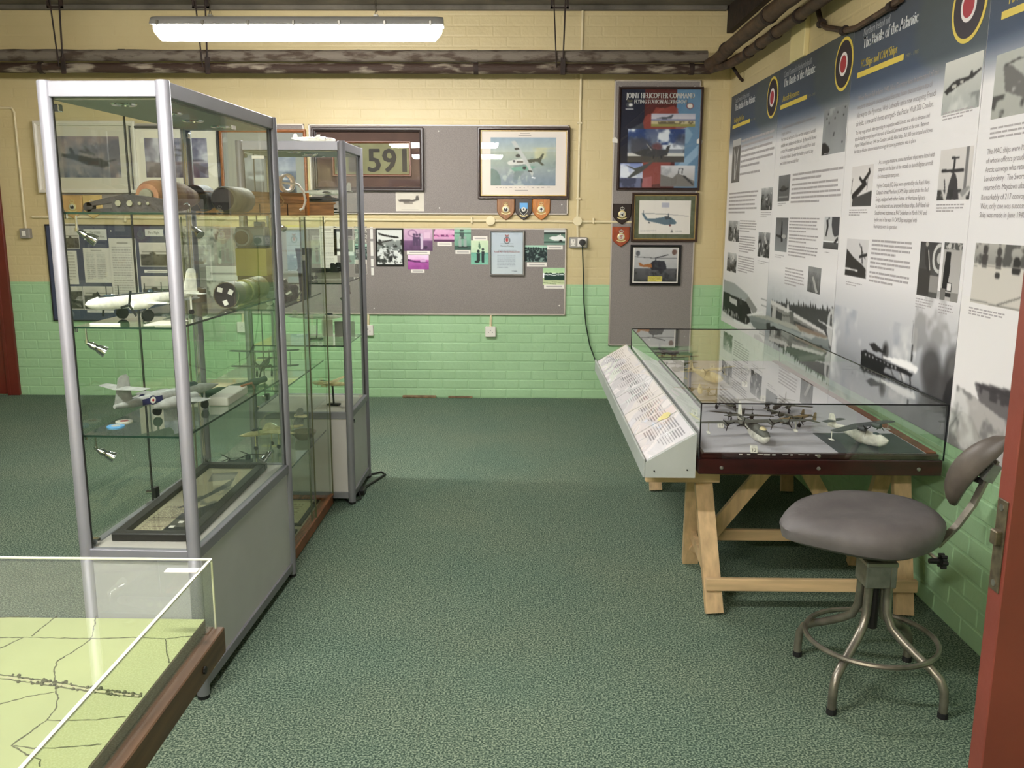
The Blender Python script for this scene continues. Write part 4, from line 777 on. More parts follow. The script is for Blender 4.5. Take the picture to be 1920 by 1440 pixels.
def hull(c, m):
    P = lambda *q: [m(*z) for z in q]
    # wing behind, tower, hull with lit deck and shaded belly, hatch, slots, cradle blocks
    c.poly(P((1445, 562), (1462, 570), (1545, 620), (1552, 634), (1470, 590), (1446, 576)), (204, 202, 198)); c.poly(P((1446, 571), (1470, 583), (1550, 629), (1552, 634), (1470, 590), (1446, 576)), (128, 126, 122)); c.poly(P((1449, 572), (1456, 575), (1454, 602), (1447, 598)), (176, 174, 170))
    c.poly(P((1467, 584), (1488, 585), (1489, 612), (1465, 606)), (136, 136, 130)); c.poly(P((1467, 590), (1488, 592), (1488, 595), (1467, 593)), (84, 84, 80)); c.poly(P((1476, 570), (1479, 570), (1480, 586), (1475, 586)), (206, 204, 200)); c.poly(P((1480, 584), (1488, 585), (1489, 612), (1482, 610)), (96, 96, 92))
    H_ = P((1403, 592), (1440, 592), (1470, 604), (1510, 616), (1555, 634), (1553, 664), (1525, 664), (1480, 652), (1440, 630), (1412, 612)); c.poly(H_, (128, 134, 132))
    c.poly(P((1412, 612), (1440, 628), (1480, 648), (1525, 660), (1553, 660), (1553, 664), (1525, 664), (1480, 653), (1438, 631)), (58, 60, 60)); c.poly(P((1405, 600), (1440, 608), (1490, 634), (1553, 652), (1553, 661), (1525, 661), (1480, 649), (1440, 628), (1412, 611)), (112, 118, 116))
    c.poly(P((1406, 591), (1440, 592), (1510, 616), (1555, 634), (1548, 637), (1500, 622), (1440, 600)), (166, 166, 156)); c.poly(P((1490, 606), (1520, 618), (1552, 632), (1545, 634), (1500, 620)), (132, 116, 100)); c.poly(P((1440, 606), (1452, 605), (1500, 626), (1522, 648), (1480, 640), (1448, 626)), (148, 154, 152)); c.poly(P((1504, 624), (1530, 630), (1522, 636), (1500, 629)), (176, 178, 174))
    c.poly(P((1437, 606), (1444, 605), (1446, 628), (1438, 622)), (40, 40, 40)); c.poly(P((1444, 613), (1450, 611), (1464, 621), (1463, 634), (1450, 632)), (18, 18, 18)); c.poly(P((1452, 618), (1458, 621), (1456, 629), (1450, 626)), (206, 206, 200)); c.poly(P((1531, 647), (1542, 649), (1542, 654), (1531, 652)), (26, 26, 26)); c.poly(P((1531, 656), (1542, 658), (1542, 662), (1531, 660)), (26, 26, 26))
    c.poly(P((1404, 634), (1430, 643), (1470, 660), (1556, 668), (1556, 690), (1500, 700), (1440, 672), (1404, 650)), (116, 116, 114)); c.poly(P((1404, 650), (1440, 672), (1500, 700), (1500, 708), (1440, 684), (1404, 660)), (52, 52, 52)); c.poly(P((1414, 627), (1424, 629), (1436, 646), (1412, 640)), (78, 78, 78)); c.poly(P((1434, 637), (1450, 642), (1449, 657), (1432, 651)), (184, 184, 182)); c.poly(P((1436, 640), (1447, 644), (1446, 652), (1435, 648)), (150, 152, 150)); c.poly(P((1454, 648), (1462, 646), (1474, 660), (1452, 658)), (86, 86, 86)); c.poly(P((1472, 658), (1486, 655), (1498, 664), (1500, 678), (1470, 668)), (96, 98, 98)); c.poly(P((1474, 664), (1484, 667), (1484, 674), (1474, 671)), (150, 150, 148)); c.poly(P((1496, 668), (1556, 663), (1552, 670), (1500, 679)), (182, 182, 180))
def mu0(c, m):
    P = lambda *q: [m(*z) for z in q]
    c.grad((240, 236, 236), (206, 204, 202)); c.noise(3, 4, 2)
    c.poly(P((1358, 524), (1378, 532), (1402, 552), (1404, 566), (1357, 548)), (160, 164, 162)); c.poly(P((1357, 546), (1404, 568), (1412, 600), (1395, 612), (1355, 582)), (34, 32, 32)); c.poly(P((1368, 556), (1382, 563), (1382, 574), (1368, 566)), (196, 196, 190)); c.poly(P((1397, 562), (1404, 556), (1420, 580), (1414, 592)), (140, 140, 136))
    c.ell(*m(1389, 566), .03, .05, (60, 60, 58)); c.ell(*m(1388, 585), .045, .09, (24, 24, 24)); c.blotch((150, 150, 146), 26, 4, .56, .04, .9, c.inpoly(P((1358, 575), (1400, 596), (1398, 612), (1356, 586)))); c.poly(P((1352, 590), (1404, 616), (1404, 640), (1350, 640)), (222, 218, 214)); c.poly(P((1400, 590), (1430, 583), (1432, 586), (1403, 594)), (226, 226, 222)); c.poly(P((1376, 598), (1408, 612), (1410, 618), (1376, 604)), (226, 226, 222))
    c.poly(P((1350, 640), (1404, 638), (1450, 668), (1450, 720), (1350, 720)), (150, 146, 142)); hull(c, m); c.line(m(1427, 560), m(1448, 568), .004, (120, 120, 118)); c.line(m(1427, 572), m(1448, 580), .004, (120, 120, 118))
def mu1(c, m):
    P = lambda *q: [m(*z) for z in q]
    c.grad((240, 236, 236), (150, 156, 160), .1, .62); c.grad((150, 156, 160), (92, 90, 88), .62, 1)
    tp = [(1446, 572)]; r = random.Random(5); u = 1448
    while u < 1573: tp += [(u, 562+(u-1448)*.16+r.uniform(-9, 3)), (u+2.5, 567+(u-1448)*.16)]; u += 4.5
    c.poly(P(*tp, (1573, 660), (1446, 610)), (62, 62, 62)); c.noise(8, 20, 3, c.Y > .3); hull(c, m)
    c.poly(P((1553, 590), (1560, 578), (1567, 580), (1567, 646), (1556, 650), (1550, 620)), (186, 186, 184)); c.poly(P((1557, 590), (1560, 590), (1560, 612), (1556, 610)), (70, 70, 70)); c.poly(P((1532, 600), (1535, 600), (1572, 620), (1570, 624)), (206, 206, 204)); c.poly(P((1567, 584), (1573, 590), (1573, 640), (1567, 640)), (52, 52, 52)); c.poly(P((1556, 650), (1573, 650), (1573, 700), (1556, 700)), (96, 96, 94))
def mu2(c, m):
    P = lambda *q: [m(*z) for z in q]
    c.grad((240, 236, 236), (176, 178, 182), .0, .5); c.grad((176, 178, 182), (120, 122, 124), .5, 1); c.blotch((150, 156, 168), 5, 8, .5, .16, .8, c.Y > .3); c.blotch((222, 222, 220), 6, 18, .55, .12, .9, (c.Y > .3) & (c.X < .75))
    for u, v, a, b in ((1745, 690, .085, .2), (1785, 705, .07, .24), (1760, 735, .12, .2), (1660, 660, .035, .1)): c.ell(*m(u, v), a, b, (64, 62, 62), .85, .45)
    c.poly(P((1768, 745), (1775, 720), (1798, 690), (1800, 830), (1770, 830)), (34, 33, 34), .9); c.blotch((120, 118, 116), 7, 6, .58, .1, .5, c.X > .72)
    k = (18, 18, 20); c.poly(P((1615, 658), (1622, 656), (1662, 678), (1712, 700), (1710, 706), (1660, 688), (1655, 700), (1662, 712), (1640, 706), (1614, 690)), k); c.line(m(1655, 700), m(1770, 758), .012, k); c.line(m(1706, 705), m(1708, 735), .008, k); c.line(m(1688, 698), m(1694, 722), .006, (70, 70, 70)); c.line(m(1670, 690), m(1676, 708), .006, (70, 70, 70))
    for i in range(9): a, b = m(1622+i*7, 662+i*3.2); c.rect(a, b, a+.012, b+.014, (170, 172, 174))
    c.poly(P((1650, 667), (1680, 672), (1700, 676), (1722, 690), (1718, 700), (1700, 692), (1670, 678)), (248, 247, 244)); c.ell(*m(1706, 688), .04, .045, (248, 247, 244), 1, .6)
    c.poly(P((1630, 645), (1640, 643), (1655, 658), (1659, 649), (1662, 650), (1661, 664), (1648, 660), (1638, 658)), (30, 28, 30)); c.line(m(1713, 602), m(1710, 650), .004, (110, 110, 112)); c.line(m(1711, 648), m(1709, 676), .011, (44, 44, 46)); c.poly(P((1575, 682), (1590, 690), (1700, 740), (1800, 800), (1800, 840), (1570, 840)), (110, 110, 112), .85)
def mu3(c, m):
    P = lambda *q: [m(*z) for z in q]
    c.a[:] = (240, 236, 234); s = c.inpoly(P((1795, 722), (1830, 745), (1870, 775), (1990, 840), (1990, 1000), (1760, 1000), (1780, 800))); c.put(s, (186, 182, 178)); c.blotch((222, 220, 216), 8, 4, .52, .1, .9, s); c.blotch((120, 118, 116), 10, 14, .58, .08, .8, s)
    c.poly(P((1827, 717), (1860, 722), (1930, 742), (1930, 800), (1880, 786), (1836, 752)), (112, 108, 108)); c.poly(P((1829, 718), (1930, 744), (1930, 756), (1840, 730)), (64, 60, 62)); c.blotch((56, 52, 54), 22, 4, .52, .05, .8, c.inpoly(P((1834, 728), (1930, 752), (1930, 776), (1842, 748))))
# small photographs: (banner, TL px, BR px, painter)
def ph_dark(seed, lo=70, hi=190):
    def f(c): c.grad((hi, hi, hi), ((hi+lo)/2,)*3, 0, .4); c.grad(((hi+lo)/2,)*3, (lo,)*3, .4, 1).noise(30, 5, seed); c.blotch((30, 30, 30), 6, seed, .54, .08, .85, c.Y > .3); c.blotch((216, 214, 212), 7, seed+5, .6, .06, .9)
    return f
def ph_vee(c): c.a[:] = (110, 106, 104); c.noise(30, 6, 3); c.poly([(.2, .2), (.4, .35), (.5, .9), (.35, .95), (.3, .5)], (206, 204, 202)); c.poly([(.8, .15), (.6, .35), (.5, .9), (.62, .6)], (196, 194, 192)); c.rect(0, 0, 1, .15, (190, 188, 186))
def ph_float(c): c.grad((120, 120, 120), (84, 84, 84)).noise(8, 4, 2); c.poly([(.05, .55), (.3, .5), (.6, .48), (.95, .5), (.7, .6), (.3, .62)], (40, 40, 40)); c.ell(.45, .48, .2, .08, (66, 64, 62)); c.rect(.1, .8, .9, .86, (150, 150, 150))
def ph_formation(c):
    c.grad((134, 136, 138), (160, 162, 164)).noise(10, 3, 4); c.blotch((186, 188, 190), 3, 8, .58, .15, .6)
    for x, y in ((.2, .1), (.15, .2), (.6, .13), (.5, .24), (.26, .31), (.85, .22), (.9, .06), (.5, .55), (.48, .6), (.86, .78)): c.ell(x, y, .03, .018, (40, 40, 42))
    c.poly([(0, .72), (.12, .72), (.3, .82), (.36, .9), (.3, 1), (0, 1)], (44, 42, 42))
def ph_climb(c): c.grad((96, 96, 98), (140, 142, 144)).noise(5, 3, 4); c.poly([(.48, .1), (.56, .12), (.6, .5), (.66, .7), (.5, .72), (.46, .5)], (40, 40, 42)); c.poly([(.05, .5), (.4, .52), (.92, .56), (.9, .6), (.5, .62), (.08, .56)], (44, 44, 46)); c.ell(.72, .55, .18, .06, (176, 174, 172))
def ph_ship(c): c.grad((196, 196, 198), (206, 204, 202), 0, .75); c.grad((96, 96, 96), (70, 70, 72), .78, 1); c.poly([(.5, 0), (1, 0), (1, .55), (.75, .62), (.6, .5), (.5, .25)], (70, 70, 74)); c.poly([(.12, .1), (.25, .08), (.3, .3), (.2, .62), (.12, .6), (.18, .3)], (44, 44, 46)); c.poly([(.7, .78), (.95, .6), (.98, .7), (.8, .84)], (50, 50, 52)); c.ell(.3, .05, .05, .04, (60, 60, 60))
def ph_wreck(c): c.grad((130, 130, 130), (90, 90, 90)).noise(34, 7, 5); c.poly([(.3, .4), (.45, .35), (.85, .95), (.7, 1)], (176, 174, 170)); c.rect(0, 0, 1, .2, (150, 150, 150), .7)
def ph_condor(c): c.grad((214, 212, 204), (176, 180, 176)); c.blotch((222, 222, 216), 3, 5, .5, .2, .8, c.Y > .5); c.blotch((120, 122, 120), 4, 9, .6, .15, .7, c.Y > .7); k = (44, 42, 42); c.poly([(.02, .56), (.12, .5), (.25, .42), (.42, .38), (.55, .4), (.7, .38), (.72, .3), (.76, .3), (.78, .36), (.97, .3), (.98, .33), (.78, .44), (.6, .47), (.4, .52), (.2, .6), (.1, .6)], k); c.ell(.3, .5, .07, .04, (196, 194, 186)); c.ell(.5, .45, .05, .03, (190, 188, 180)); c.ell(.12, .59, .05, .03, k)
def ph_catapult(c): c.grad((222, 216, 214), (230, 226, 224)); k = (38, 34, 34); c.poly([(.12, .74), (.18, .68), (.62, .42), (.72, .42), (.74, .48), (.3, .76), (1, .62), (1, 1), (.1, 1)], (70, 68, 68)); c.line((.12, .74), (.66, .44), .1, k); c.line((.55, .42), (.82, .2), .08, k); c.line((.4, .3), (.56, .42), .06, k); c.poly([(.78, .1), (.83, .08), (.88, .2), (.82, .22)], k); c.line((.78, .2), (.76, .6), .02, (60, 58, 58)); c.line((.06, .3), (.02, .68), .015, k)
def ph_above(c): c.grad((222, 216, 212), (206, 202, 198)); k = (46, 44, 46); c.rect(.8, 0, .88, .9, (120, 118, 118)); c.poly([(.36, .66), (.42, .5), (.52, .48), (.6, .62), (.64, .8), (.7, 1), (.3, 1)], (58, 56, 58)); c.line((.1, .42), (.76, .44), .045, k); c.line((.47, .22), (.46, .46), .06, k); c.line((.38, .18), (.6, .19), .03, k); c.blotch((40, 40, 40), 7, 4, .5, .1, .9, c.Y > .8); c.poly([(.7, .86), (.95, .74), (1, .78), (.8, .95)], (150, 148, 146)); c.line((.2, .6), (.25, .85), .03, k)
def ph_bow(c): c.grad((220, 216, 216), (206, 202, 202)); c.poly([(.02, .28), (.4, .5), (.8, .66), (.95, .75), (.98, 1), (0, 1)], (50, 46, 46)); c.poly([(.0, .78), (.6, .8), (.6, .85), (0, .83)], (226, 222, 220)); c.line((.6, .12), (.9, .5), .025, (90, 88, 88)); c.line((.65, .45), (.95, .38), .05, (40, 38, 38)); c.line((.7, .2), (.78, .6), .04, (44, 42, 42))
def ph_man1(c): c.grad((66, 64, 64), (84, 82, 80)).noise(10, 6, 3); c.ell(.98, .28, .34, .27, (206, 204, 200)); c.ell(.98, .28, .24, .2, (84, 82, 80)); c.ell(.98, .28, .12, .1, (196, 194, 190)); c.rect(.0, .5, .6, .97, (62, 58, 56)); c.ell(.33, .04, .07, .05, (176, 170, 164)); c.poly([(.25, .12), (.45, .15), (.6, .5), (.5, .56), (.3, .4)], (54, 50, 50)); c.line((.42, .16), (.56, .5), .04, (200, 196, 190)); c.rect(.6, .6, 1, .9, (150, 146, 142))
def ph_man2(c): c.grad((176, 172, 168), (190, 186, 182)); c.blotch((70, 70, 68), 9, 4, .5, .08, .9, c.Y < .12); c.ell(.3, .06, .1, .04, (206, 202, 196)); c.poly([(.15, .16), (.42, .16), (.44, .5), (.36, .8), (.08, .8), (.1, .45)], (28, 26, 26)); c.poly([(.3, .68), (.62, .69), (.62, .84), (.3, .84)], (34, 32, 32)); c.rect(.36, .7, .58, .82, (232, 228, 224)); c.rect(.3, .86, .6, .93, (40, 38, 38)); c.rect(.0, .8, .3, 1, (120, 118, 114)); c.rect(.6, .85, 1, 1, (140, 136, 132))
def ph_engine(c): c.grad((186, 188, 180), (176, 176, 168)).noise(8, 4, 3); c.ell(.75, .5, .3, .25, (76, 74, 72), 1, .4); c.poly([(.1, .2), (.2, .22), (.6, .75), (.5, .85), (.15, .6)], (110, 108, 104)); c.line((.12, .2), (.3, .15), .02, (80, 78, 76)); c.line((.3, .15), (.9, .35), .012, (120, 118, 114)); c.blotch((60, 58, 56), 8, 5, .55, .1, .9, c.Y > .65); c.blotch((206, 204, 198), 8, 15, .6, .1, .8, c.Y > .5)
def ph_deck(c): c.a[:] = (214, 208, 198); c.grad((186, 182, 174), (150, 148, 142), 0, .34); c.blotch((70, 68, 66), 6, 6, .52, .08, .8, c.Y < .36); people(c, (.22, .5), .12, .4, (70, 66, 64), .12, 3); c.ell(.5, .5, .05, .05, (60, 58, 56)); people(c, (.84,), .3, .46, (44, 42, 40), .16, 4); c.line((0, .96), (1, .99), .012, (120, 116, 110)); c.line((.55, .97), (1, .78), .015, (110, 106, 100)); c.line((.0, .38), (1, .34), .01, (150, 146, 140))
PHOTOS = [(0, (1375, 264), (1386, 341), ph_vee, 'vertical photograph'), (0, (1428.6, 353), (1449.4, 394), ph_dark(3), 0), (0, (1367, 413.5), (1385, 454), ph_dark(11), 0), (0, (1423, 435), (1445, 485), ph_dark(21, 60, 150), 0), (0, (1364.5, 472.5), (1380, 512), ph_dark(31, 60, 206), 0),
          (1, (1546, 208), (1588, 283), ph_formation, 0), (1, (1461, 330), (1479, 377), ph_float, 0), (1, (1456, 408), (1474.5, 473), ph_climb, 0), (1, (1547, 406.5), (1574, 469), ph_ship, 0), (1, (1516.6, 499), (1537, 552.5), ph_wreck, 0),
          (2, (1774, 118.6), (1836.6, 200), ph_condor, 0), (2, (1599, 313), (1633, 387), ph_catapult, 0), (2, (1765, 282), (1817, 374), ph_above, 0), (2, (1589, 447), (1624, 523.5), ph_bow, 0), (2, (1727.5, 452.6), (1756, 560), ph_man1, 0), (2, (1772, 454), (1795, 568), ph_man2, 0),
          (3, (1870, 104), (2030, 190), ph_engine, 0), (3, (1830.5, 455), (1914, 584.6), ph_deck, 0)]
# text: (banner, lines or count, TL px of first line, px end of first line (None = unfitted), line step in m, letter size, ink)
def words(mb, s0, z0, width, n, step, hgt, seed, last=.6):
    r = random.Random(seed)
    for i in range(n):
        x = s0; e = s0+width*(last if i == n-1 else r.uniform(.9, 1))
        while x < e-.004: w_ = min(r.uniform(.02, .06)*width/.4, e-x); mb.box(XF-.0016, XF-.0009, x_to(x), x_to(x+w_), z0-i*step-hgt, z0-i*step); x += w_+.007
LAB = ['coastal command banner with a small roundel, farthest from the viewer beside the corner', 'banner on aircraft resources with a flying formation photograph, second from the corner', 'banner on catapult ships with a launching fighter mural, third from the corner', 'partly hidden banner with a sea and merchant ship mural, nearest the red door']
SMALL = ['Coastal Command in Northern Ireland', 'Coastal Command in Northern Ireland &', 'Northern Ireland and', 'Northern Ireland and']; SUB = ['Bridging the Gap', 'Aircraft Resources', 'FC Ships and CAM Ships', 'MAC Ships']
TB = {1: [(P2[0], (1466.7, 243), (1534, 219), .0355, .032)], 2: [(P3[0], (1609.4, 190), (1760.6, 137.5), .0385, .034), (P3[1], (1604.4, 253), (1752, 215), .0287, .025), (P3[2], (1648, 308), (1753, 291), .031, .027), (P3[3], (1644.4, 352), (1747, 341), .0297, .026)], 3: [(P4[0], (1851, 290), (1995, 275), .0297, .027), (P4[1], (1840, 375), (1988, 368), .0297, .027)]}
BARS = {0: [((1391, 263), (1454, 244), 6, .036, .015), ((1387.5, 325), (1453, 318), 1, .036, .015), ((1368, 362), (1422, 357), 6, .028, .012), ((1388, 413), (1419, 413), 5, .0178, .008), ((1387, 442), (1418, 442), 7, .0175, .008), ((1385, 479), (1415, 481), 7, .0175, .008), ((1427, 398), (1446, 397), 3, .0135, .004), ((1421, 488), (1443, 491), 2, .0135, .004)],
        1: [((1487, 326), (1582, 318), 2, .027, .012), ((1485, 345), (1580, 340), 5, .0248, .011), ((1481, 408), (1537, 407), 5, .0183, .008), ((1480, 439), (1536, 441), 3, .0183, .008), ((1479, 459), (1535, 464), 4, .0183, .008), ((1473, 501), (1510, 507), 6, .0183, .008), ((1546, 288), (1562, 284), 1, .012, .004), ((1459, 381), (1474, 380), 2, .012, .004), ((1454, 477), (1472, 480), 2, .012, .004), ((1547, 472), (1562, 474), 1, .012, .004)],
        2: [((1636, 449), (1716, 453), 4, .0187, .009), ((1633, 482), (1712, 488), 3, .0187, .009), ((1631, 508), (1708, 517), 3, .0187, .009), ((1769, 212), (1833, 203), 3, .0115, .005), ((1593, 393), (1627, 392), 3, .0115, .005), ((1757, 383), (1812, 380), 3, .0115, .005), ((1718, 558), (1750, 563), 4, .0108, .0045), ((1761, 568), (1788, 573), 4, .0108, .0045), ((1587, 527), (1618, 531), 2, .0115, .004)],
        3: [((1858, 240), (1990, 226), 3, .0153, .006), ((1818, 575), (1888, 588), 3, .0101, .005)]}
for k in range(4):
    y0, y1 = YS[k]-.002, YS[k+1]+.002; t = thing('banner', LAB[k], 'banner', (W, (y0+y1)/2, ZB), group='battle of the Atlantic banners')
    x_to = lambda s, y0=y0: y0-s
    obj('sheet', MB().box(XF, W-.004, y1, y0, ZB, ZT), banner_white, t)
    cv = Cv(40, 50); cv.grad((70, 74, 80), (66, 80, 102), 0, .5); cv.put(cv.Y > .5, (66, 80, 102)); cv.ell(.93, .25, .42, .42, (82, 88, 80), .5, .15); tt = np.clip((cv.Y-.48)/.25, 0, 1); cv.put(tt, (240, 236, 236)); cv.noise(3, 20, 3)
    obj('header', print_mesh('header', cv, (XF-.0005, y0, ZT), (0, y1-y0, 0), (0, 0, -.60)), None, t)
    obj('mural', mural(k, (mu0, mu1, mu2, mu3)[k]), None, t)
    yc = YS[k+1]+(.142, .113, .149, .14)[k]; zc = 2.235; X0 = XF-.001
    rd = obj('roundel', MB().cyl((X0, yc, zc), (X0-.0012, yc, zc), .128, n=40), yel, t); obj('navy_ring', MB().cyl((X0-.0012, yc, zc), (X0-.0022, yc, zc), .112, n=40), navyink, rd); obj('white_ring', MB().cyl((X0-.0022, yc, zc), (X0-.003, yc, zc), .057, n=32), wh2, rd); obj('red_disc', MB().cyl((X0-.003, yc, zc), (X0-.0038, yc, zc), .042, n=32), redink, rd)
    dy = (0, -.03, 0, 0)[k]; m = MB(); text_into(m, SMALL[k], (X0, y0-o_small[0]-dy, o_small[1]), U_, V_, .05, {0: .42, 1: .52, 2: .30, 3: .30}[k]); obj('small_title', m, pale, t)
    m = MB(); text_into(m, 'The Battle of the Atlantic', (X0, y0-o_title[0]-dy, o_title[1]), U_, V_, .07, o_title_e[0]-o_title[0], bold=.004); obj('title', m, whi, t)
    m = MB(); text_into(m, SUB[k], (X0, y0-o_sub[0]-dy, o_sub[1]), U_, V_, .052, (o_sub_e[0]-o_sub[0])*len(SUB[k])/22, bold=.0025); obj('subtitle', m, yel, t)
    bl = o_bar_e[0]-o_bar[0]; obj('yellow_bar', MB().box(X0, X0-.001, y0-o_bar[0]-dy, y0-o_bar[0]-dy-bl, o_bar[1]-.004, o_bar[1]+.021), yel, t); m = MB(); text_into(m, '1939 - 1945', (X0, y0-o_bar[0]-dy-bl-.02, o_bar[1]), U_, V_, .022, .12); obj('years', m, mat('banner_olive', (130, 124, 84), .5), t)
    for (b, p, q, fn, _) in PHOTOS:
        if b != k: continue
        ya, za = ry(*p); yb, zb = ry(*q); ya = min(ya, y0-.012); yb = max(yb, y1+.01); cv = Cv(84, max(50, int(84*(za-zb)/(ya-yb)))); fn(cv); cv.blur(1); obj('photo', print_mesh('photo', cv, (XF-.001, ya, za), (0, yb-ya, 0), (0, 0, zb-za)), None, t)
    for ls, p, q, step, size in TB.get(k, []):
        ya, za = ry(*p); yb, _z = ry(*q); wd0 = max(TXT[s][0][:, 0].max() for s in ls); m = MB(); sc = (ya-yb)/wd0
        for i, s in enumerate(ls): text_into(m, s, (XF-.0012, ya, za-i*step), U_, V_, size, TXT[s][0][:, 0].max()*sc)
        obj('paragraph', m, bannerink, t)
    for j, (p, q, n, step, hgt) in enumerate(BARS.get(k, [])):
        ya, za = ry(*p); yb, _z = ry(*q); m = MB(); words(m, y0-ya, za, ya-yb, n, step, hgt, j+k*20); obj('text_block', m, barink, t)
# ================================================================ MODEL AIRCRAFT BUILDER (nose along +x)
def foil(c, t): return [(0, 0), (-.08*c, .32*t), (-.3*c, .5*t), (-.7*c, .3*t), (-c, 0), (-.7*c, -.14*t), (-.3*c, -.3*t), (-.08*c, -.24*t)]
def wing_mb(x, root, tip, span, z, dih=0, sweep=0, t=.12, cen=None):
    secs = []
    for f in (-1, -.96, -.55, 0, .55, .96, 1):
        a = abs(f); c = (root+(tip-root)*a)*(.55 if a == 1 else 1); xo = x-sweep*a*span/2-(0 if a < 1 else c*.35)
        secs.append([(xo+p, f*span/2, z+dih*a*span/2+q) for p, q in foil(c, t*c)])
    return MB().loft(secs)
def fin_mb(y, x, root, tip, h_, z, sweep=0, t=.1):
    secs = []
    for a in (0, .5, .9, 1):
        c = (root+(tip-root)*a)*(.6 if a == 1 else 1); xo = x-sweep*a*h_-(0 if a < 1 else c*.3); secs.append([(xo+p, y+q, z+a*h_) for p, q in foil(c, t*c)])
    return MB().loft(secs)
def fus_mb(prof, L, n=12):
    return MB().loft([[(L*(.5-t), L*w_*math.cos(2*math.pi*k/n), L*(zc+h_*math.sin(2*math.pi*k/n))) for k in range(n)] for t, w_, h_, zc in prof])
def nacelle(x, y, z, ln, r): return MB().lathe([(r*.6, ln*.5), (r*.95, ln*.46), (r, ln*.2), (r*.9, -ln*.2), (r*.25, -ln*.5)], 10, (x, y, z), 'x')
def prop_mb(x, y, z, r, blades=3, ph=.4):
    m = MB().lathe([(.0004, r*.24), (r*.09, r*.12), (r*.12, 0)], 8, (x, y, z), 'x')
    for k in range(blades):
        a = ph+2*math.pi*k/blades; d = Vector((0, math.cos(a), math.sin(a))); p = Vector((x+r*.04, y, z)); m.bar(p+d*r*.08, p+d*r, r*.16, r*.03, (1, .5, 0))
    return m
FUS = {'tube': [(0, .004, .004, 0), (.03, .03, .03, 0), (.1, .048, .05, 0), (.35, .052, .056, .0), (.65, .045, .05, .004), (.9, .02, .028, .014), (1, .006, .01, .02)],
       'boat': [(0, .01, .012, .02), (.04, .045, .05, .0), (.12, .06, .085, -.005), (.3, .062, .1, -.005), (.48, .058, .1, 0), (.6, .045, .07, .02), (.8, .026, .042, .045), (1, .01, .018, .06)],
       'jet': [(0, .002, .002, 0), (.08, .022, .022, 0), (.2, .04, .042, .002), (.5, .046, .048, .002), (.8, .03, .034, .008), (1, .012, .014, .012)],
       'fat': [(0, .02, .02, 0), (.05, .05, .05, 0), (.15, .06, .07, .0), (.45, .06, .07, 0), (.75, .04, .045, .012), (1, .01, .014, .03)]}
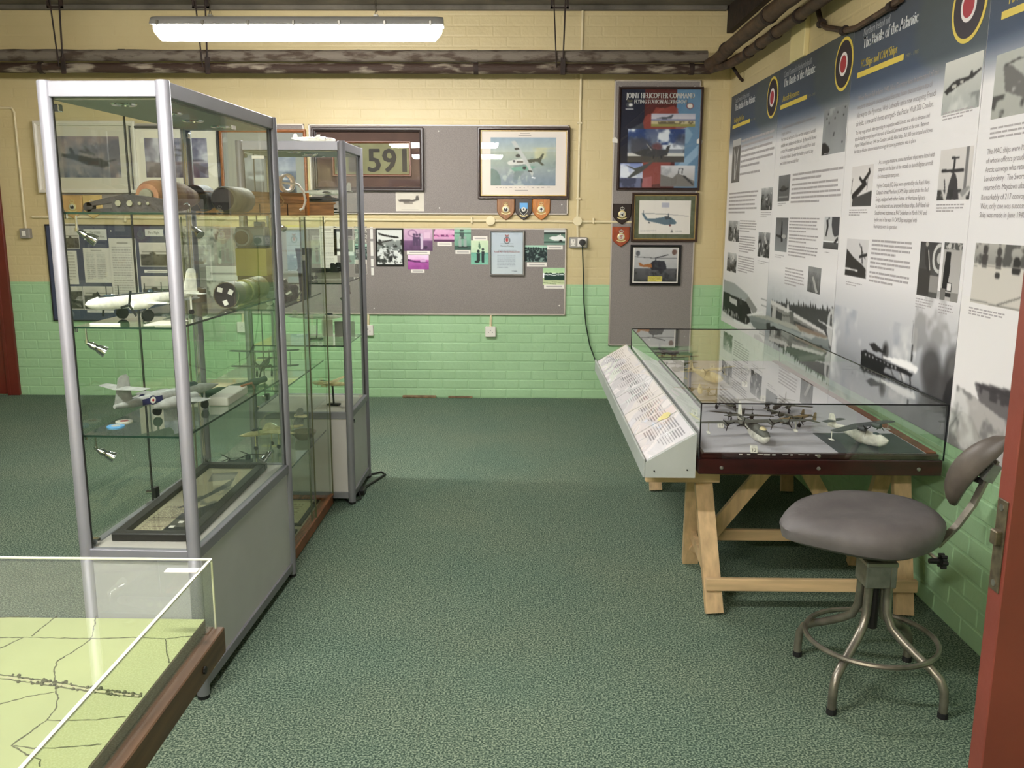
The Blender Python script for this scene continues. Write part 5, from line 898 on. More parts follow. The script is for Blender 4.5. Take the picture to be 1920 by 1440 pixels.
def aircraft(label, loc, head, L, fus='tube', span=1.3, chord=.2, tip=.1, wx=.08, wz=.0, dih=.05, sweep=0.0, tail=.4, tz=.02, fins=((0, .16),), fin_c=.13, fin_sweep=.3, eng=(), er=.035, el=.2, ex=.1, ez=0.0, prop=.1, blades=3, jets=(), body=None, wing=None, belly=None, finm=None, canopy=((.22, .16, .028, .03, .045),), wheels=(), floats=(), cat='model aircraft', pitch=0.0, roll=0.0, name='model_aircraft', stand=None, roundel=False, upper=None, group=None, wing2=None, canmat=None):
    t = thing(name, label, cat, loc, (roll, pitch, R_(head)), group=group); wing = wing or body
    O = lambda nm, mb, m, par=t, sm=False: obj(nm, mb, m, par, sm, world=False)
    O('fuselage', fus_mb(FUS[fus], L), body, t, True)
    if belly is not None: O('hull_top', fus_mb([(a, b*1.012, c*.62, z+c*.4) for a, b, c, z in FUS[fus]], L), belly, t, True)
    O('wing', wing_mb(L*wx+chord*L*.3, chord*L, tip*L, span*L, wz*L, dih, sweep), wing)
    if wing2 is not None:
        O('upper_wing', wing_mb(L*wx+chord*L*.35, chord*L, tip*L, span*L*1.03, (wz+wing2)*L, dih), wing)
        for s in (-1, 1):
            for f in (.28, .75): O('strut', MB().cyl((L*wx, s*f*span*L/2, wz*L), (L*wx, s*f*span*L/2, (wz+wing2)*L), L*.006, n=5), wing)
    O('tailplane', wing_mb(-L*.36, chord*L*.62, tip*L*.7, tail*L, tz*L, .02, sweep*.8), wing)
    for fy, fh in fins: O('fin', fin_mb(fy*L, -L*.34, fin_c*L, fin_c*L*.55, fh*L, (tz if fy else .02)*L-(0 if not fy else fh*L*.45), fin_sweep), finm or body)
    for i, y in enumerate(eng):
        zz_ = wz*L+abs(y)*L*dih+ez*L; e = O('engine', nacelle(L*(wx+ex)-el*L*.2, y*L, zz_, el*L, er*L), wing, t, True)
        O('propeller', prop_mb(L*(wx+ex)+el*L*.3, y*L, zz_, prop*L, blades, .3+i), MATS['model_black'], e)
    for y in jets: O('engine', nacelle(L*(wx+ex)-el*L*.2, y*L, (wz+ez)*L, el*L, er*L), wing, t, True)
    for x, ln, w_, h_, z in canopy: O('canopy', MB().loft([[(L*(x+ln*(.5-a)), L*w_*b*math.cos(p), L*(z+h_*b*math.sin(p)*(1 if math.sin(p) > 0 else .3))) for p in np.linspace(0, 2*math.pi, 10, endpoint=False)] for a, b in ((0, .25), (.2, .85), (.6, 1), (1, .3))]), canmat or MATS['model_canopy'], t, True)
    for x, y, z, r in wheels:
        g = O('undercarriage', MB().cyl((x*L, y*L, z*L+r*L), (x*L, y*L, 0), L*.008, n=6), body); O('wheel', MB().cyl((x*L, (y-.012)*L, z*L+r*L), (x*L, (y+.012)*L, z*L+r*L), r*L, n=12), MATS['model_black'], g)
    for x, y, z, ln in floats:
        g = O('float_strut', MB().cyl((x*L, y*L, (z+.01)*L), (x*L, y*L, wz*L), L*.006, n=5), body); O('float', MB().lathe([(.0005, ln*L*.5), (ln*.12*L, ln*.3*L), (ln*.14*L, 0), (.001, -ln*.5*L)], 8, (x*L, y*L, z*L), 'x'), body, g, True)
    if roundel:
        for s in (-1, 1):
            O('fuselage_band', MB().box(-L*.3, -L*.12, s*L*.049, s*L*.052, -L*.012, L*.03), MATS['model_navy']); r = O('roundel', MB().cyl((-L*.21, s*L*.05, L*.01), (-L*.21, s*L*.054, L*.01), L*.034, n=20), MATS['model_navy']); O('white_ring', MB().cyl((-L*.21, s*L*.054, L*.01), (-L*.21, s*L*.0555, L*.01), L*.024, n=20), MATS['model_white'], r); O('red_disc', MB().cyl((-L*.21, s*L*.0555, L*.01), (-L*.21, s*L*.057, L*.01), L*.01, n=14), MATS['model_red'], r)
    if stand is not None:
        sx, sz = stand; O('stand', MB().bar((0, 0, -.01*L), (-.02*L, 0, sz+.006), .012, .006, (1, 0, 0)).box(-.04*L-.03, .03, -.02, .02, sz, sz+.008, .003), MATS['model_black'])
    return t
for nm, c, r_ in (('model_black', (22, 22, 22), .5), ('model_canopy', (60, 70, 76), .15), ('model_white', (226, 222, 210), .5), ('model_navy', (44, 46, 86), .5), ('model_red', (168, 40, 44), .5), ('model_dark', (66, 60, 50), .6), ('model_olive', (74, 72, 56), .6), ('model_grey', (150, 150, 146), .5), ('model_darkgrey', (74, 76, 78), .55), ('model_cream', (222, 206, 160), .5), ('model_green', (52, 66, 50), .6), ('model_tan', (150, 128, 92), .6), ('model_silver', (180, 178, 170), .35), ('model_sea', (92, 92, 84), .6)):
    mat(nm, c, r_, var=.08, vscale=60)
MD = MATS

# ================================================================ DISPLAY TABLE ON TRESTLES
TX0, TX1, TY0, TY1, TZ0, TZ1, TZG = .637, 1.515, 3.10, 5.19, .575, .632, .838
mahog = mat('dark_mahogany', (44, 16, 14), .3, var=.25, vscale=12, stretch=(1, .3, 3), coat=.3); wood_strip = mat('brown_wood_strip', (120, 66, 40), .45, var=.15, vscale=20)
cglass = glass('case_glass', (.97, .985, .975), 1.0); gedge = mat('glass_black_edge', (14, 14, 20), .25); pine = mat('pale_pine', (196, 166, 124), .55, var=.1, vscale=4, stretch=(9, 9, .8), bump=.05, bscale=40); pine2 = mat('pale_pine_rail', (204, 174, 132), .55, var=.1, vscale=4, stretch=(.8, 9, 9))
t = thing('display_table_case', 'long glass topped model display case with a dark mahogany edge', 'display case', ((TX0+TX1)/2, TY0, TZ0))
for nm, b in (('edge_board', (TX0, TX1, TY0, TY0+.03)), ('edge_board', (TX0, TX1, TY1-.03, TY1)), ('edge_board', (TX0, TX0+.03, TY0+.03, TY1-.03)), ('edge_board', (TX1-.03, TX1, TY0+.03, TY1-.03))): obj(nm, MB().box(*b, TZ0, TZ1, .003), mahog, t)
obj('upper_lip', MB().box(TX0+.012, TX1-.012, TY0+.008, TY1-.008, TZ1, TZ1+.02, .003), mahog, t)
obj('lip_strip', MB().box(1.466, TX1-.014, TY0+.03, TY1-.02, TZ1+.02, TZ1+.024), wood_strip, t)
obj('bed', MB().box(TX0+.03, TX1-.03, TY0+.03, TY1-.03, TZ0+.01, TZ1), mahog, t)
for x, z in ((.72, .6), (1.07, .6), (1.43, .6), (1.07, TZ1+.012)): obj('screw', MB().lathe([(.0075, 0), (.006, -.003), (.001, -.004)], 12, (x, TY0+(0 if z < TZ1 else .008), z), 'y'), steel, t, True)
obj('white_sheet', MB().box(TX0+.022, 1.462, TY0+.024, TY1-.03, TZ1+.02, TZ1+.0225), mat('pale_grey_sheet', (196, 192, 198), .5, var=.02), t); obj('sea_sheet', MB().add([(1.144, TY0+.02, TZ1+.024), (1.456, TY0+.02, TZ1+.024), (1.456, 3.41, TZ1+.024), (1.144, 3.41, TZ1+.024)]+[(1.144, TY0+.02, TZ1+.0226), (1.456, TY0+.02, TZ1+.0226), (1.456, 3.41, TZ1+.0226), (1.144, 3.41, TZ1+.0226)], [(0, 1, 2, 3), (7, 6, 5, 4), (0, 4, 5, 1), (1, 5, 6, 2), (2, 6, 7, 3), (3, 7, 4, 0)]), mat('dark_sea_sheet', (40, 52, 58), .35, var=.15, vscale=30), t)
m_chip = MB(); r = random.Random(4)
for x in np.arange(.78, 1.05, .03): m_chip.box(x+r.uniform(0, .01), x+r.uniform(.012, .034), TY0+.0074, TY0+.0084, TZ1+.0165+r.uniform(-.003, .0005), TZ1+.0185)
obj('chipped_edge', m_chip, mat('chipped_white', (206, 200, 196), .7), t)
g = .006
obj('glass_pane', MB().box(TX0, TX1, TY0, TY1, TZG-g, TZG), cglass, t)
for b in ((TX0, TX1, TY0, TY0+g), (TX0, TX1, TY1-g, TY1), (TX0, TX0+g, TY0+g, TY1-g), (TX1-g, TX1, TY0+g, TY1-g)): obj('glass_pane', MB().box(*b, TZ1+.0005, TZG-g), cglass, t)
e = .0022
for a, b in (((TX0, TY0, TZG), (TX1, TY0, TZG)), ((TX0, TY0, TZG), (TX0, TY1, TZG)), ((TX1, TY0, TZG), (TX1, TY1, TZG)), ((TX0, TY1, TZG), (TX1, TY1, TZG)), ((TX0, TY0, TZ1), (TX0, TY0, TZG)), ((TX1, TY0, TZ1), (TX1, TY0, TZG)), ((TX0, TY1, TZ1), (TX0, TY1, TZG)), ((TX1, TY1, TZ1), (TX1, TY1, TZG))): obj('edge_seal', MB().bar(a, b, e*2, e*2, (0, 0, 1) if a[2] == b[2] else (1, 0, 0)), gedge if a[2] != b[2] or a[1] == b[1] else mat('glass_green_edge', (24, 34, 30), .25), t)

def trestle(yc, label):
    t = thing('trestle', label, 'trestle', (1.1, yc, 0), group='pine trestles under the display case'); dy = .255
    for s, yb in ((-1, yc-dy), (1, yc+dy)):
        for xb, xt in ((.735, .70), (1.455, 1.48)): obj('leg', MB().bar((xb, yb, .006), (xt, yc+s*.05, .564), .032, .066, (1, 0, 0)), pine, t)
        zf = .118 if s < 0 else .14; yy = yb-s*(dy-.05)*(zf/.57)
        obj('stretcher', MB().box(.70, 1.50, yy-.011+s*.03, yy+.011+s*.03, zf-.024, zf+.024, .002), pine2, t)
        if s > 0:
            for sx in (-1, 1): obj('brace', MB().bar((1.085+sx*.34, yy-.0, .07), (1.085+sx*.03, yc+.085, .56), .06, .022, (0, 1, 0)), pine, t)
        obj('support_arm', MB().box(.475, .76, yc+s*.115-.016, yc+s*.115+.016, .485, .5535, .002), pine2, t)
    obj('top_beam', MB().box(.66, 1.50, yc-.03, yc+.03, .525, .5745, .002), pine2, t)
    for x in (.73, 1.46): obj('spreader', MB().bar((x, yc-.2, .10), (x, yc+.2, .16), .02, .04), pine, t)
    return t
trestle(3.42, 'pale pine trestle under the near end of the display case'); trestle(4.95, 'pale pine trestle under the far end of the display case')

# ---------------------------------------------------------------- sloping caption rail
grey_board = mat('light_grey_paint', (170, 174, 168), .5, var=.03); plast = glass('clear_plastic_cover', (.99, .99, .99), .5, haze=.01)
t = thing('caption_rail', 'sloping pale grey caption rail holding typed pages along the display case', 'caption stand', (.54, 3.12, .555))
LY0, LY1 = 3.12, 5.36; lx0, lx1, lz0, lzf, lzb = .447, .630, .555, .612, .722
obj('body', MB().prism([(lx0, lz0), (lx1, lz0), (lx1, lzb), (lx0, lzf)], LY0, LY1, 'y'), grey_board, t); obj('lip', MB().box(lx0-.008, lx0, LY0, LY1, lz0, lzf+.014, .002), grey_board, t); obj('end_screw', MB().cyl((.48, LY0, .58), (.48, LY0-.003, .58), .003, n=8), blk, t); obj('end_screw', MB().cyl((.6, LY0, .585), (.6, LY0-.003, .585), .003, n=8), blk, t)
sl = np.array([lx1-lx0, 0, lzb-lzf]); slen = np.linalg.norm(sl); su = sl/slen; nrm = np.array([-su[2], 0, su[0]])
P0 = np.array([lx0, 0, lzf])
edges_ = np.linspace(LY0+.012, LY1-.01, 7)
for i in range(6):
    ya, yb = edges_[i]+.006, edges_[i+1]-.006
    def cvp(c, i=i):
        c.a[:] = (222, 217, 217); r = random.Random(i)
        for x0_, x1_, y0_, n_ in (((.08, .52, .14, 13), (.56, .9, .14, 10)) if i == 0 else ((.06, .34, .16, 10), (.38, .64, .2, 12), (.68, .92, .2, 8))):
            for q in range(n_): c.rect(x0_, y0_+q*.055, x0_+(x1_-x0_)*(r.uniform(.85, 1) if q < n_-1 else .5), y0_+q*.055+.02, (124, 118, 120), .85)
    # the page is read from the gangway side: its lines run along the rail, its top edge is up the slope
    cv = Cv(90, 72); cvp(cv)
    obj('page', print_mesh('page', cv, P0+su*slen*.97+nrm*.0015+np.array([0, yb, 0]), np.array([0, ya-yb, 0]), -su*slen*.93), None, t)
nn = 9; gv = []; rr = random.Random(2)
nx_, ny_ = 16, 90
for j in range(ny_):
    for i in range(nx_):
        wv = .0007*math.sin(i*.5+j*.28)+.0006*math.sin(j*.47-i*.33); q = P0+su*slen*(.01+.98*i/(nx_-1))+nrm*(.0065+wv)+np.array([0, LY0+.004+(LY1-LY0-.008)*j/(ny_-1), 0]); gv.append(q)
m = MB().add(gv, [(j*nx_+i, j*nx_+i+1, (j+1)*nx_+i+1, (j+1)*nx_+i) for j in range(ny_-1) for i in range(nx_-1)]); obj('plastic_cover', m, plast, t, True)
yn = LY0+.40; m = MB(); ang = np.linspace(0, 2*math.pi, 14, endpoint=False)
m.loft([[P0+su*(slen*.7+.03*math.cos(a))+nrm*h_+np.array([0, yn+.035*math.sin(a)*(1.3 if math.cos(a) > 0 else .8), 0]) for a in ang] for h_ in (.0035, .0045)]); obj('yellow_note', m, mat('pale_yellow_note', (232, 224, 150), .7), t)

# ---------------------------------------------------------------- number cubes and models inside the case
ZT0 = TZ1+.0232
def cube(n, u, v, label):
    p = FL(u, v, ZT0); s = .012; t = thing('number_cube', label, 'label', (p[0], p[1], ZT0), (0, 0, R_(-6)), group='number cubes in the display case')
    obj('cube', MB().box(-s, s, -s, s, 0, 2*s, .001), MATS['model_white'], t, world=False); m = MB(); text_into(m, n, (0, -s-.0006, s*.45), (1, 0, 0), (0, 0, 1), s*1.5, None, 'c'); obj('numeral', m, blk, t, world=False)
cube('12', 1413, 848, 'white cube numbered 12 in front of the flying boat'); cube('11', 1351, 801, 'white cube numbered 11 beside the left wing'); cube('8', 1430, 752, 'white cube numbered 8 behind the flying boat tail'); cube('9', 1302, 779, 'white cube numbered 9 at the left edge of the case'); cube('7', 1396, 725, 'white cube numbered 7 among the far models'); cube('6', 1335, 690, 'white cube numbered 6 near the far end of the case')
def at(u, v, z=None): p = FL(u, v, ZT0 if z is None else z); return (p[0], p[1])
p = at(1432, 838); aircraft('white hulled flying boat model with dark grey wings, number 12 in the case', (p[0]-.012, p[1]+.13, ZT0+.036), -83, .31, 'boat', span=1.5, chord=.2, tip=.08, wx=.06, wz=.105, dih=.02, tail=.46, tz=.085, fins=((0, .24),), fin_c=.17, eng=(-.38, -.19, .19, .38), er=.03, el=.16, ex=.07, prop=.085, body=MD['model_white'], wing=MD['model_sea'], belly=MD['model_sea'], finm=MD['model_white'], canopy=((.33, .14, .04, .03, .08),), floats=((.0, -.56, -.03, .14), (.0, .56, -.03, .14)), canmat=MD['model_cream'])
p = at(1600, 822); aircraft('flying boat model with a broad dark wing on the dark sea sheet', (p[0]-.01, p[1]-.06, ZT0+.03), -58, .27, 'boat', span=1.25, chord=.22, tip=.15, wx=.1, wz=.15, dih=-.01, tail=.42, tz=.12, fins=((0, .2),), fin_c=.17, eng=(-.16, .16), er=.036, el=.18, ex=.1, prop=.1, body=MD['model_white'], wing=MD['model_darkgrey'], canopy=((.3, .12, .035, .025, .075), (-.1, .12, .05, .035, .06)), roll=.0, floats=((.05, -.6, .02, .1), (.05, .6, .02, .1)))
p = at(1390, 792); aircraft('dark olive twin-engined bomber model beside cube 11', (p[0], p[1], ZT0+.035), -110, .20, 'tube', span=1.3, chord=.22, eng=(-.22, .22), er=.045, el=.26, body=MD['model_dark'], wing=MD['model_dark'], fins=((-.17, .13), (.17, .13)), wheels=((.08, -.2, -.17, .05), (.08, .2, -.17, .05)))
p = at(1348, 765); aircraft('dark twin-engined model against the left glass of the case', (p[0]+.02, p[1], ZT0+.035), -80, .21, 'fat', span=1.35, chord=.22, eng=(-.2, .2), er=.05, el=.24, body=MD['model_olive'], wing=MD['model_dark'], wheels=((.1, -.2, -.16, .05), (.1, .2, -.16, .05)))
p = at(1462, 772); aircraft('dark twin-engined model with a silver nose in the middle of the case', (p[0], p[1], ZT0+.034), -120, .22, 'tube', span=1.3, chord=.21, eng=(-.2, .2), er=.045, el=.24, body=MD['model_dark'], wing=MD['model_olive'], canopy=((.42, .14, .035, .03, .0),), canmat=MD['model_silver'], wheels=((.1, -.2, -.15, .05), (.1, .2, -.15, .05)))
p = at(1488, 798); aircraft('tan bomber model with twin oval fins behind the flying boat', (p[0], p[1], ZT0+.03), -150, .20, 'tube', span=1.5, chord=.17, tip=.08, wz=.04, eng=(-.4, -.2, .2, .4), er=.035, el=.16, body=MD['model_tan'], wing=MD['model_olive'], fins=((-.16, .17), (.16, .17)), wheels=((.06, -.2, -.14, .045), (.06, .2, -.14, .045)))
p = at(1322, 718); aircraft('pale cream flying boat model farther back in the case', (p[0], p[1], ZT0+.04), -60, .26, 'boat', span=1.4, chord=.19, tip=.09, wz=.11, tail=.42, tz=.08, fins=((0, .22),), eng=(-.2, .2), er=.04, el=.16, body=MD['model_cream'], wing=MD['model_cream'], floats=((0, -.5, -.02, .12), (0, .5, -.02, .12)))
p = at(1270, 694); aircraft('dark biplane model on floats near the back left of the case', (p[0], p[1], ZT0+.045), -75, .18, 'tube', span=1.25, chord=.2, tip=.17, wz=-.05, wing2=.2, eng=(0,), er=.06, el=.15, ex=.35, ez=.05, prop=.16, body=MD['model_dark'], wing=MD['model_olive'], floats=((.1, -.12, -.2, .6), (.1, .12, -.2, .6)))
p = at(1300, 742); aircraft('cream bomber model with twin fins at the left of the case', (p[0]+.03, p[1], ZT0+.034), -100, .19, 'fat', span=1.35, chord=.2, eng=(-.2, .2), er=.045, el=.2, body=MD['model_cream'], wing=MD['model_tan'], fins=((-.15, .13), (.15, .13)), wheels=((.1, -.2, -.15, .05), (.1, .2, -.15, .05)))
p = at(1400, 700); aircraft('grey single-engined model on the far white sheet', (p[0], p[1], ZT0+.026), -95, .16, 'tube', span=1.2, chord=.24, eng=(0,), er=.05, el=.12, ex=.38, prop=.16, body=MD['model_grey'], wing=MD['model_darkgrey'], wheels=((.1, -.2, -.15, .05), (.1, .2, -.15, .05)))
p = at(1235, 668); aircraft('dark twin-engined model at the far left end of the case', (p[0]+.04, p[1]-.05, ZT0+.035), -70, .22, 'tube', span=1.3, chord=.2, eng=(-.2, .2), er=.045, el=.22, body=MD['model_darkgrey'], wing=MD['model_dark'], wheels=((.1, -.2, -.15, .05), (.1, .2, -.15, .05)))

# ================================================================ SWIVEL STOOL
vinyl = mat('worn_brown_grey_vinyl', (92, 87, 85), .6, var=.12, vscale=9, bump=.12, bscale=60); vin2 = mat('backrest_vinyl', (92, 84, 76), .45, var=.15, vscale=10, bump=.08, bscale=50); tubem = mat('scuffed_steel_tube', (138, 132, 120), .38, .75, var=.2, vscale=12); boxm = mat('grey_hammered_steel', (128, 130, 122), .4, .5, var=.08, vscale=40); rubber = mat('black_rubber', (20, 20, 20), .8)
CX, CY = 1.125, 2.665
t = thing('swivel_stool', 'old grey-brown vinyl swivel stool with backrest and tubular steel legs', 'stool', (CX, CY, 0))
for ax_, ay in ((-.186, -.19), (.165, -.205), (-.166, .18), (.19, .15)):
    d = Vector((ax_, ay, 0)); L_ = d.length; d.normalize(); q = lambda rr, z: (CX+d.x*rr, CY+d.y*rr, z)
    lg = obj('leg', MB().tube([q(.045, .43), q(.045, .33), q(.048, .265), q(.066, .222), q(.1, .196), q(.15, .166), q(.2, .14), q(.232, .118), q(.247, .088), q(.25, .05), q(.25, .008)], .0135, 10), tubem, t, True)
    obj('foot', MB().cyl(q(.25, 0), q(.25, .018), .0155, n=10), rubber, lg)
obj('foot_ring', MB().tube([(CX+.201*math.cos(a), CY+.201*math.sin(a), .166) for a in np.linspace(0, 2*math.pi, 40, endpoint=False)], .0085, 8, closed=True), tubem, t, True)
obj('spindle_box', MB().box(CX-.048, CX+.048, CY-.048, CY+.048, .35, .425, .004), boxm, t); obj('box_cap', MB().box(CX-.05, CX+.05, CY-.05, CY+.05, .42, .438, .004), steel, t); obj('spindle', MB().cyl((CX, CY, .2), (CX, CY, .5), .017, n=12), blk, t)
obj('seat_bracket', MB().box(CX-.09, CX+.14, CY-.03, CY+.03, .47, .49, .003).box(CX-.05, CX+.05, CY-.05, CY+.05, .455, .475, .003), boxm, t)
rings = []
SX, SY = CX-.06, CY+.005
def seat_ring(k, z, droop):
    o = []
    for a in np.linspace(0, 2*math.pi, 36, endpoint=False):
        c_, s_ = math.cos(a), math.sin(a); rx = .25; ryy = .225*(1+.10*c_); e_ = 1.1
        X_ = rx*math.copysign(abs(c_)**e_, c_)*k; Y_ = ryy*math.copysign(abs(s_)**e_, s_)*k
        sad = .02*(abs(X_)/.245)**2*(1 if X_ > 0 else -.9)-.018*math.exp(-(Y_/.1)**2)*(k < .99)
        thin = .03*max(0, -X_/.25)**1.5*max(0, (.575-z)/.085)
        o.append((SX+X_, SY+Y_, z+sad+thin-droop*(Y_/.22)**2))
    return o
rings = [seat_ring(.55, .49, 0), seat_ring(.86, .503, .004), seat_ring(.97, .52, .006), seat_ring(1.0, .546, .008), seat_ring(.985, .572, .008), seat_ring(.92, .592, .007), seat_ring(.75, .606, .005), seat_ring(.45, .609, .0), seat_ring(.12, .607, 0)]
obj('seat', MB().loft(rings), vinyl, t, True)
A_ = Vector(tuple(B(1776, 940, 2.78))); B_ = Vector(tuple(B(1876, 824, 2.60))); ctr = (A_+B_)/2; la = (B_-A_); hl = la.length/2; la.normalize()
nr = Vector((-.86, -.35, .36)); nr = (nr-la*nr.dot(la)).normalized(); wd = la.cross(nr).normalized()
rings = []
for s in np.linspace(-1, 1, 13):
    e_ = (1-abs(s)**2.6)**.5; c0 = ctr+la*(hl*1.08*s)+nr*(.055*(.6-s*s)); hw_ = .048*max(e_, .08); th = .022*max(e_, .12)+.004
    rings.append([c0+wd*(hw_*math.cos(a))+nr*(th*math.sin(a)-.014*math.cos(a)**2*0) for a in np.linspace(0, 2*math.pi, 14, endpoint=False)])
obj('backrest', MB().loft(rings), vin2, t, True)
bk = ctr-nr*.02; bp_ = Vector(tuple(B(1872, 868, 2.62)))
bar = [Vector((CX+.12, CY, .482)), Vector((CX+.17, CY, .487)), Vector(tuple(B(1758, 1022, 2.66))), Vector(tuple(B(1795, 985, 2.655))), Vector(tuple(B(1825, 945, 2.65))), Vector(tuple(B(1845, 905, 2.64))), Vector(tuple(B(1868, 862, 2.63)))]
rings = []
for i, p_ in enumerate(bar):
    d = (bar[min(i+1, 6)]-bar[max(i-1, 0)]).normalized(); w_ = Vector((0, 1, 0)); n_ = d.cross(w_).normalized(); w_ = n_.cross(d).normalized()
    rings.append([p_+w_*(.016*a)+n_*(.004*b_) for a, b_ in ((-1, -1), (1, -1), (1, 1), (-1, 1))])
obj('back_bar', MB().loft(rings), tubem, t); obj('clamp', MB().bar(bar[5]+Vector((0, 0, .012)), bar[6]-Vector((.004, 0, .01)), .045, .03, (1, 0, 0)), boxm, t); obj('pivot', MB().cyl(ctr-nr*.012, bar[6]-Vector((.015, 0, .03)), .014, n=10).cyl(ctr-nr*.012-la*.03, bar[5]-Vector((.008, 0, -.005)), .01, n=8), blk, t)
kc = Vector(tuple(B(1760, 1052, 2.62))); m = MB().lathe([(.001, .022), (.018, .02), (.02, .006), (.009, 0), (.008, -.03)], 12, kc, 'x')
for k in range(6): a = k*math.pi/3; m.cyl((kc.x+.003, kc.y+.019*math.cos(a), kc.z+.019*math.sin(a)), (kc.x+.02, kc.y+.019*math.cos(a), kc.z+.019*math.sin(a)), .006, n=6)
obj('knob', m, black, t, True); obj('knob_stem', MB().cyl(kc, (CX+.13, CY, .478), .006, n=8), steel, t, True)

# ================================================================ MAP RELIEF TABLE (near left)
MX0, MX1, MY0, MY1, MZ, MT = -1.75, -.548, .30, 1.512, .75, .885
dwood = mat('brown_table_wood', (92, 68, 48), .5, var=.18, vscale=7, stretch=(8, .7, 8)); acr = glass('acrylic_cover', (.985, .99, .985), .9, haze=.02); acre = mat('bright_acrylic_edge', (226, 228, 206), .3)
t = thing('map_table', 'low wooden table carrying a pale green relief map', 'table', ((MX0+MX1)/2, (MY0+MY1)/2, 0))
obj('rim', MB().box(MX1-.02, MX1, MY0, MY1, MZ-.05, MZ, .002), dwood, t); obj('rim', MB().box(MX0, MX1-.02, MY1-.03, MY1, MZ-.05, MZ, .002), dwood, t); obj('rim', MB().box(MX0, MX0+.03, MY0, MY1-.03, MZ-.05, MZ, .002), dwood, t); obj('rim', MB().box(MX0+.03, MX1-.02, MY0, MY0+.03, MZ-.05, MZ, .002), dwood, t)
obj('top', MB().box(MX0+.03, MX1-.02, MY0+.03, MY1-.03, MZ-.04, MZ-.002), dwood, t)
for x in (MX0+.06, -1.0):
    for y in (MY0+.06, 1.15): obj('leg', MB().box(x, x+.05, y, y+.05, 0, MZ-.04, .003), dwood, t)
obj('bolt', MB().cyl((MX1+.0005, 1.40, MZ-.026), (MX1+.0035, 1.40, MZ-.026), .007, n=8), blk, t)
mp_z = .772; board_side = mat('map_board_edge', (112, 96, 78), .6, var=.1)
t = thing('relief_map', 'pale green relief map with dark hedge lines on a board', 'map', ((MX0+MX1)/2, (MY0+MY1)/2, MZ))
obj('board', MB().box(MX0+.04, -.576, MY0+.05, 1.494, MZ, mp_z, .0015), board_side, t); mapg = mat('pale_green_map', (150, 158, 106), .75, var=.04, vscale=3, bump=.03, bscale=200); obj('surface', MB().box(MX0+.041, -.577, MY0+.051, 1.493, mp_z, mp_z+.0012), mapg, t)
hedge = mat('dark_green_hedge', (78, 80, 50), .9, var=.25, vscale=200); rd_m = mat('pale_road', (176, 172, 136), .8)
def hl_(pts, w_=.0013, bush=0):
    P = [FL(u, v, mp_z+.001) for u, v in pts]; m = MB(); r = random.Random(int(pts[0][0]*7+pts[0][1])); path = []
    for a, b in zip(P[:-1], P[1:]):
        n = max(2, int(np.linalg.norm(b-a)/.006))
        for i in range(n): path.append(tuple(a+(b-a)*i/n+np.array([r.uniform(-.0011, .0011), r.uniform(-.0011, .0011), 0])))
    path.append(tuple(P[-1])); m.tube(path, [w_*r.uniform(.55, 1.25) for _ in path], 5)
    for i in range(bush):
        q = path[r.randrange(len(path))]; s = r.uniform(.0016, .0036); m.lathe([(.0005, -s*.3), (s*.8, 0), (s, s*.5), (s*.5, s*1.1), (.0003, s*1.3)], 6, (q[0]+r.uniform(-.003, .003), q[1]+r.uniform(-.003, .003), q[2]))
    return m
HEDGES = [[(-120, 1165), (55, 1155)], [(107, 1155), (75, 1180), (60, 1193)], [(-30, 1197), (45, 1195), (120, 1197), (175, 1198), (250, 1195), (310, 1198), (360, 1193)], [(45, 1195), (-60, 1245)], [(180, 1155), (176, 1180), (171, 1199), (140, 1220), (108, 1240), (101, 1258), (104, 1280)], [(310, 1200), (312, 1222), (318, 1243)], [(-40, 1332), (50, 1307), (102, 1298)], [(104, 1290), (109, 1310), (104, 1330), (88, 1350), (120, 1352), (180, 1350), (236, 1344)], [(88, 1350), (50, 1378), (22, 1398), (50, 1415), (75, 1425), (75, 1438)], [(22, 1398), (60, 1404), (120, 1402), (190, 1396)]]
for i, h_ in enumerate(HEDGES): obj('hedge', hl_(h_), hedge, t)
obj('hedge', hl_([(-40, 1259), (20, 1268), (100, 1279), (180, 1292), (265, 1303)], .0014, 40), hedge, t); obj('hedge', hl_([(-40, 1266), (20, 1275), (90, 1285), (180, 1299), (262, 1308)], .0014, 34), hedge, t); obj('road', hl_([(-40, 1262.5), (20, 1271.5), (100, 1282.5), (180, 1296), (262, 1305.5)], .0016), rd_m, t)
t = thing('acrylic_cover', 'clear acrylic box cover over the relief map', 'cover', ((MX0+MX1)/2, (MY0+MY1)/2, MZ)); ax0, ax1, ay0, ay1 = MX0+.012, -.561, MY0+.012, 1.502; g = .005
obj('pane', MB().box(ax0, ax1, ay0, ay1, MT-g, MT), acr, t)
for b in ((ax0, ax1, ay1-g, ay1), (ax0, ax1, ay0, ay0+g), (ax0, ax0+g, ay0+g, ay1-g), (ax1-g, ax1, ay0+g, ay1-g)): obj('pane', MB().box(*b, MZ+.0005, MT-g), acr, t)
for a, b in (((ax0, ay1, MT), (ax1, ay1, MT)), ((ax1, ay0, MT), (ax1, ay1, MT)), ((ax1, ay1, MZ+.001), (ax1, ay1, MT)), ((ax1-.006, ay0, MT-.004), (ax1-.006, ay1, MT-.004))): obj('edge_seam', MB().bar(a, b, .003, .003, (0, 0, 1) if a[2] == b[2] else (1, 0, 0)), acre, t)
a = FL(315, 1066, MT); b = FL(368, 1074, MT); obj('sticker', MB().box(a[0], b[0], b[1], a[1], MT+.0003, MT+.0012), paper, t)
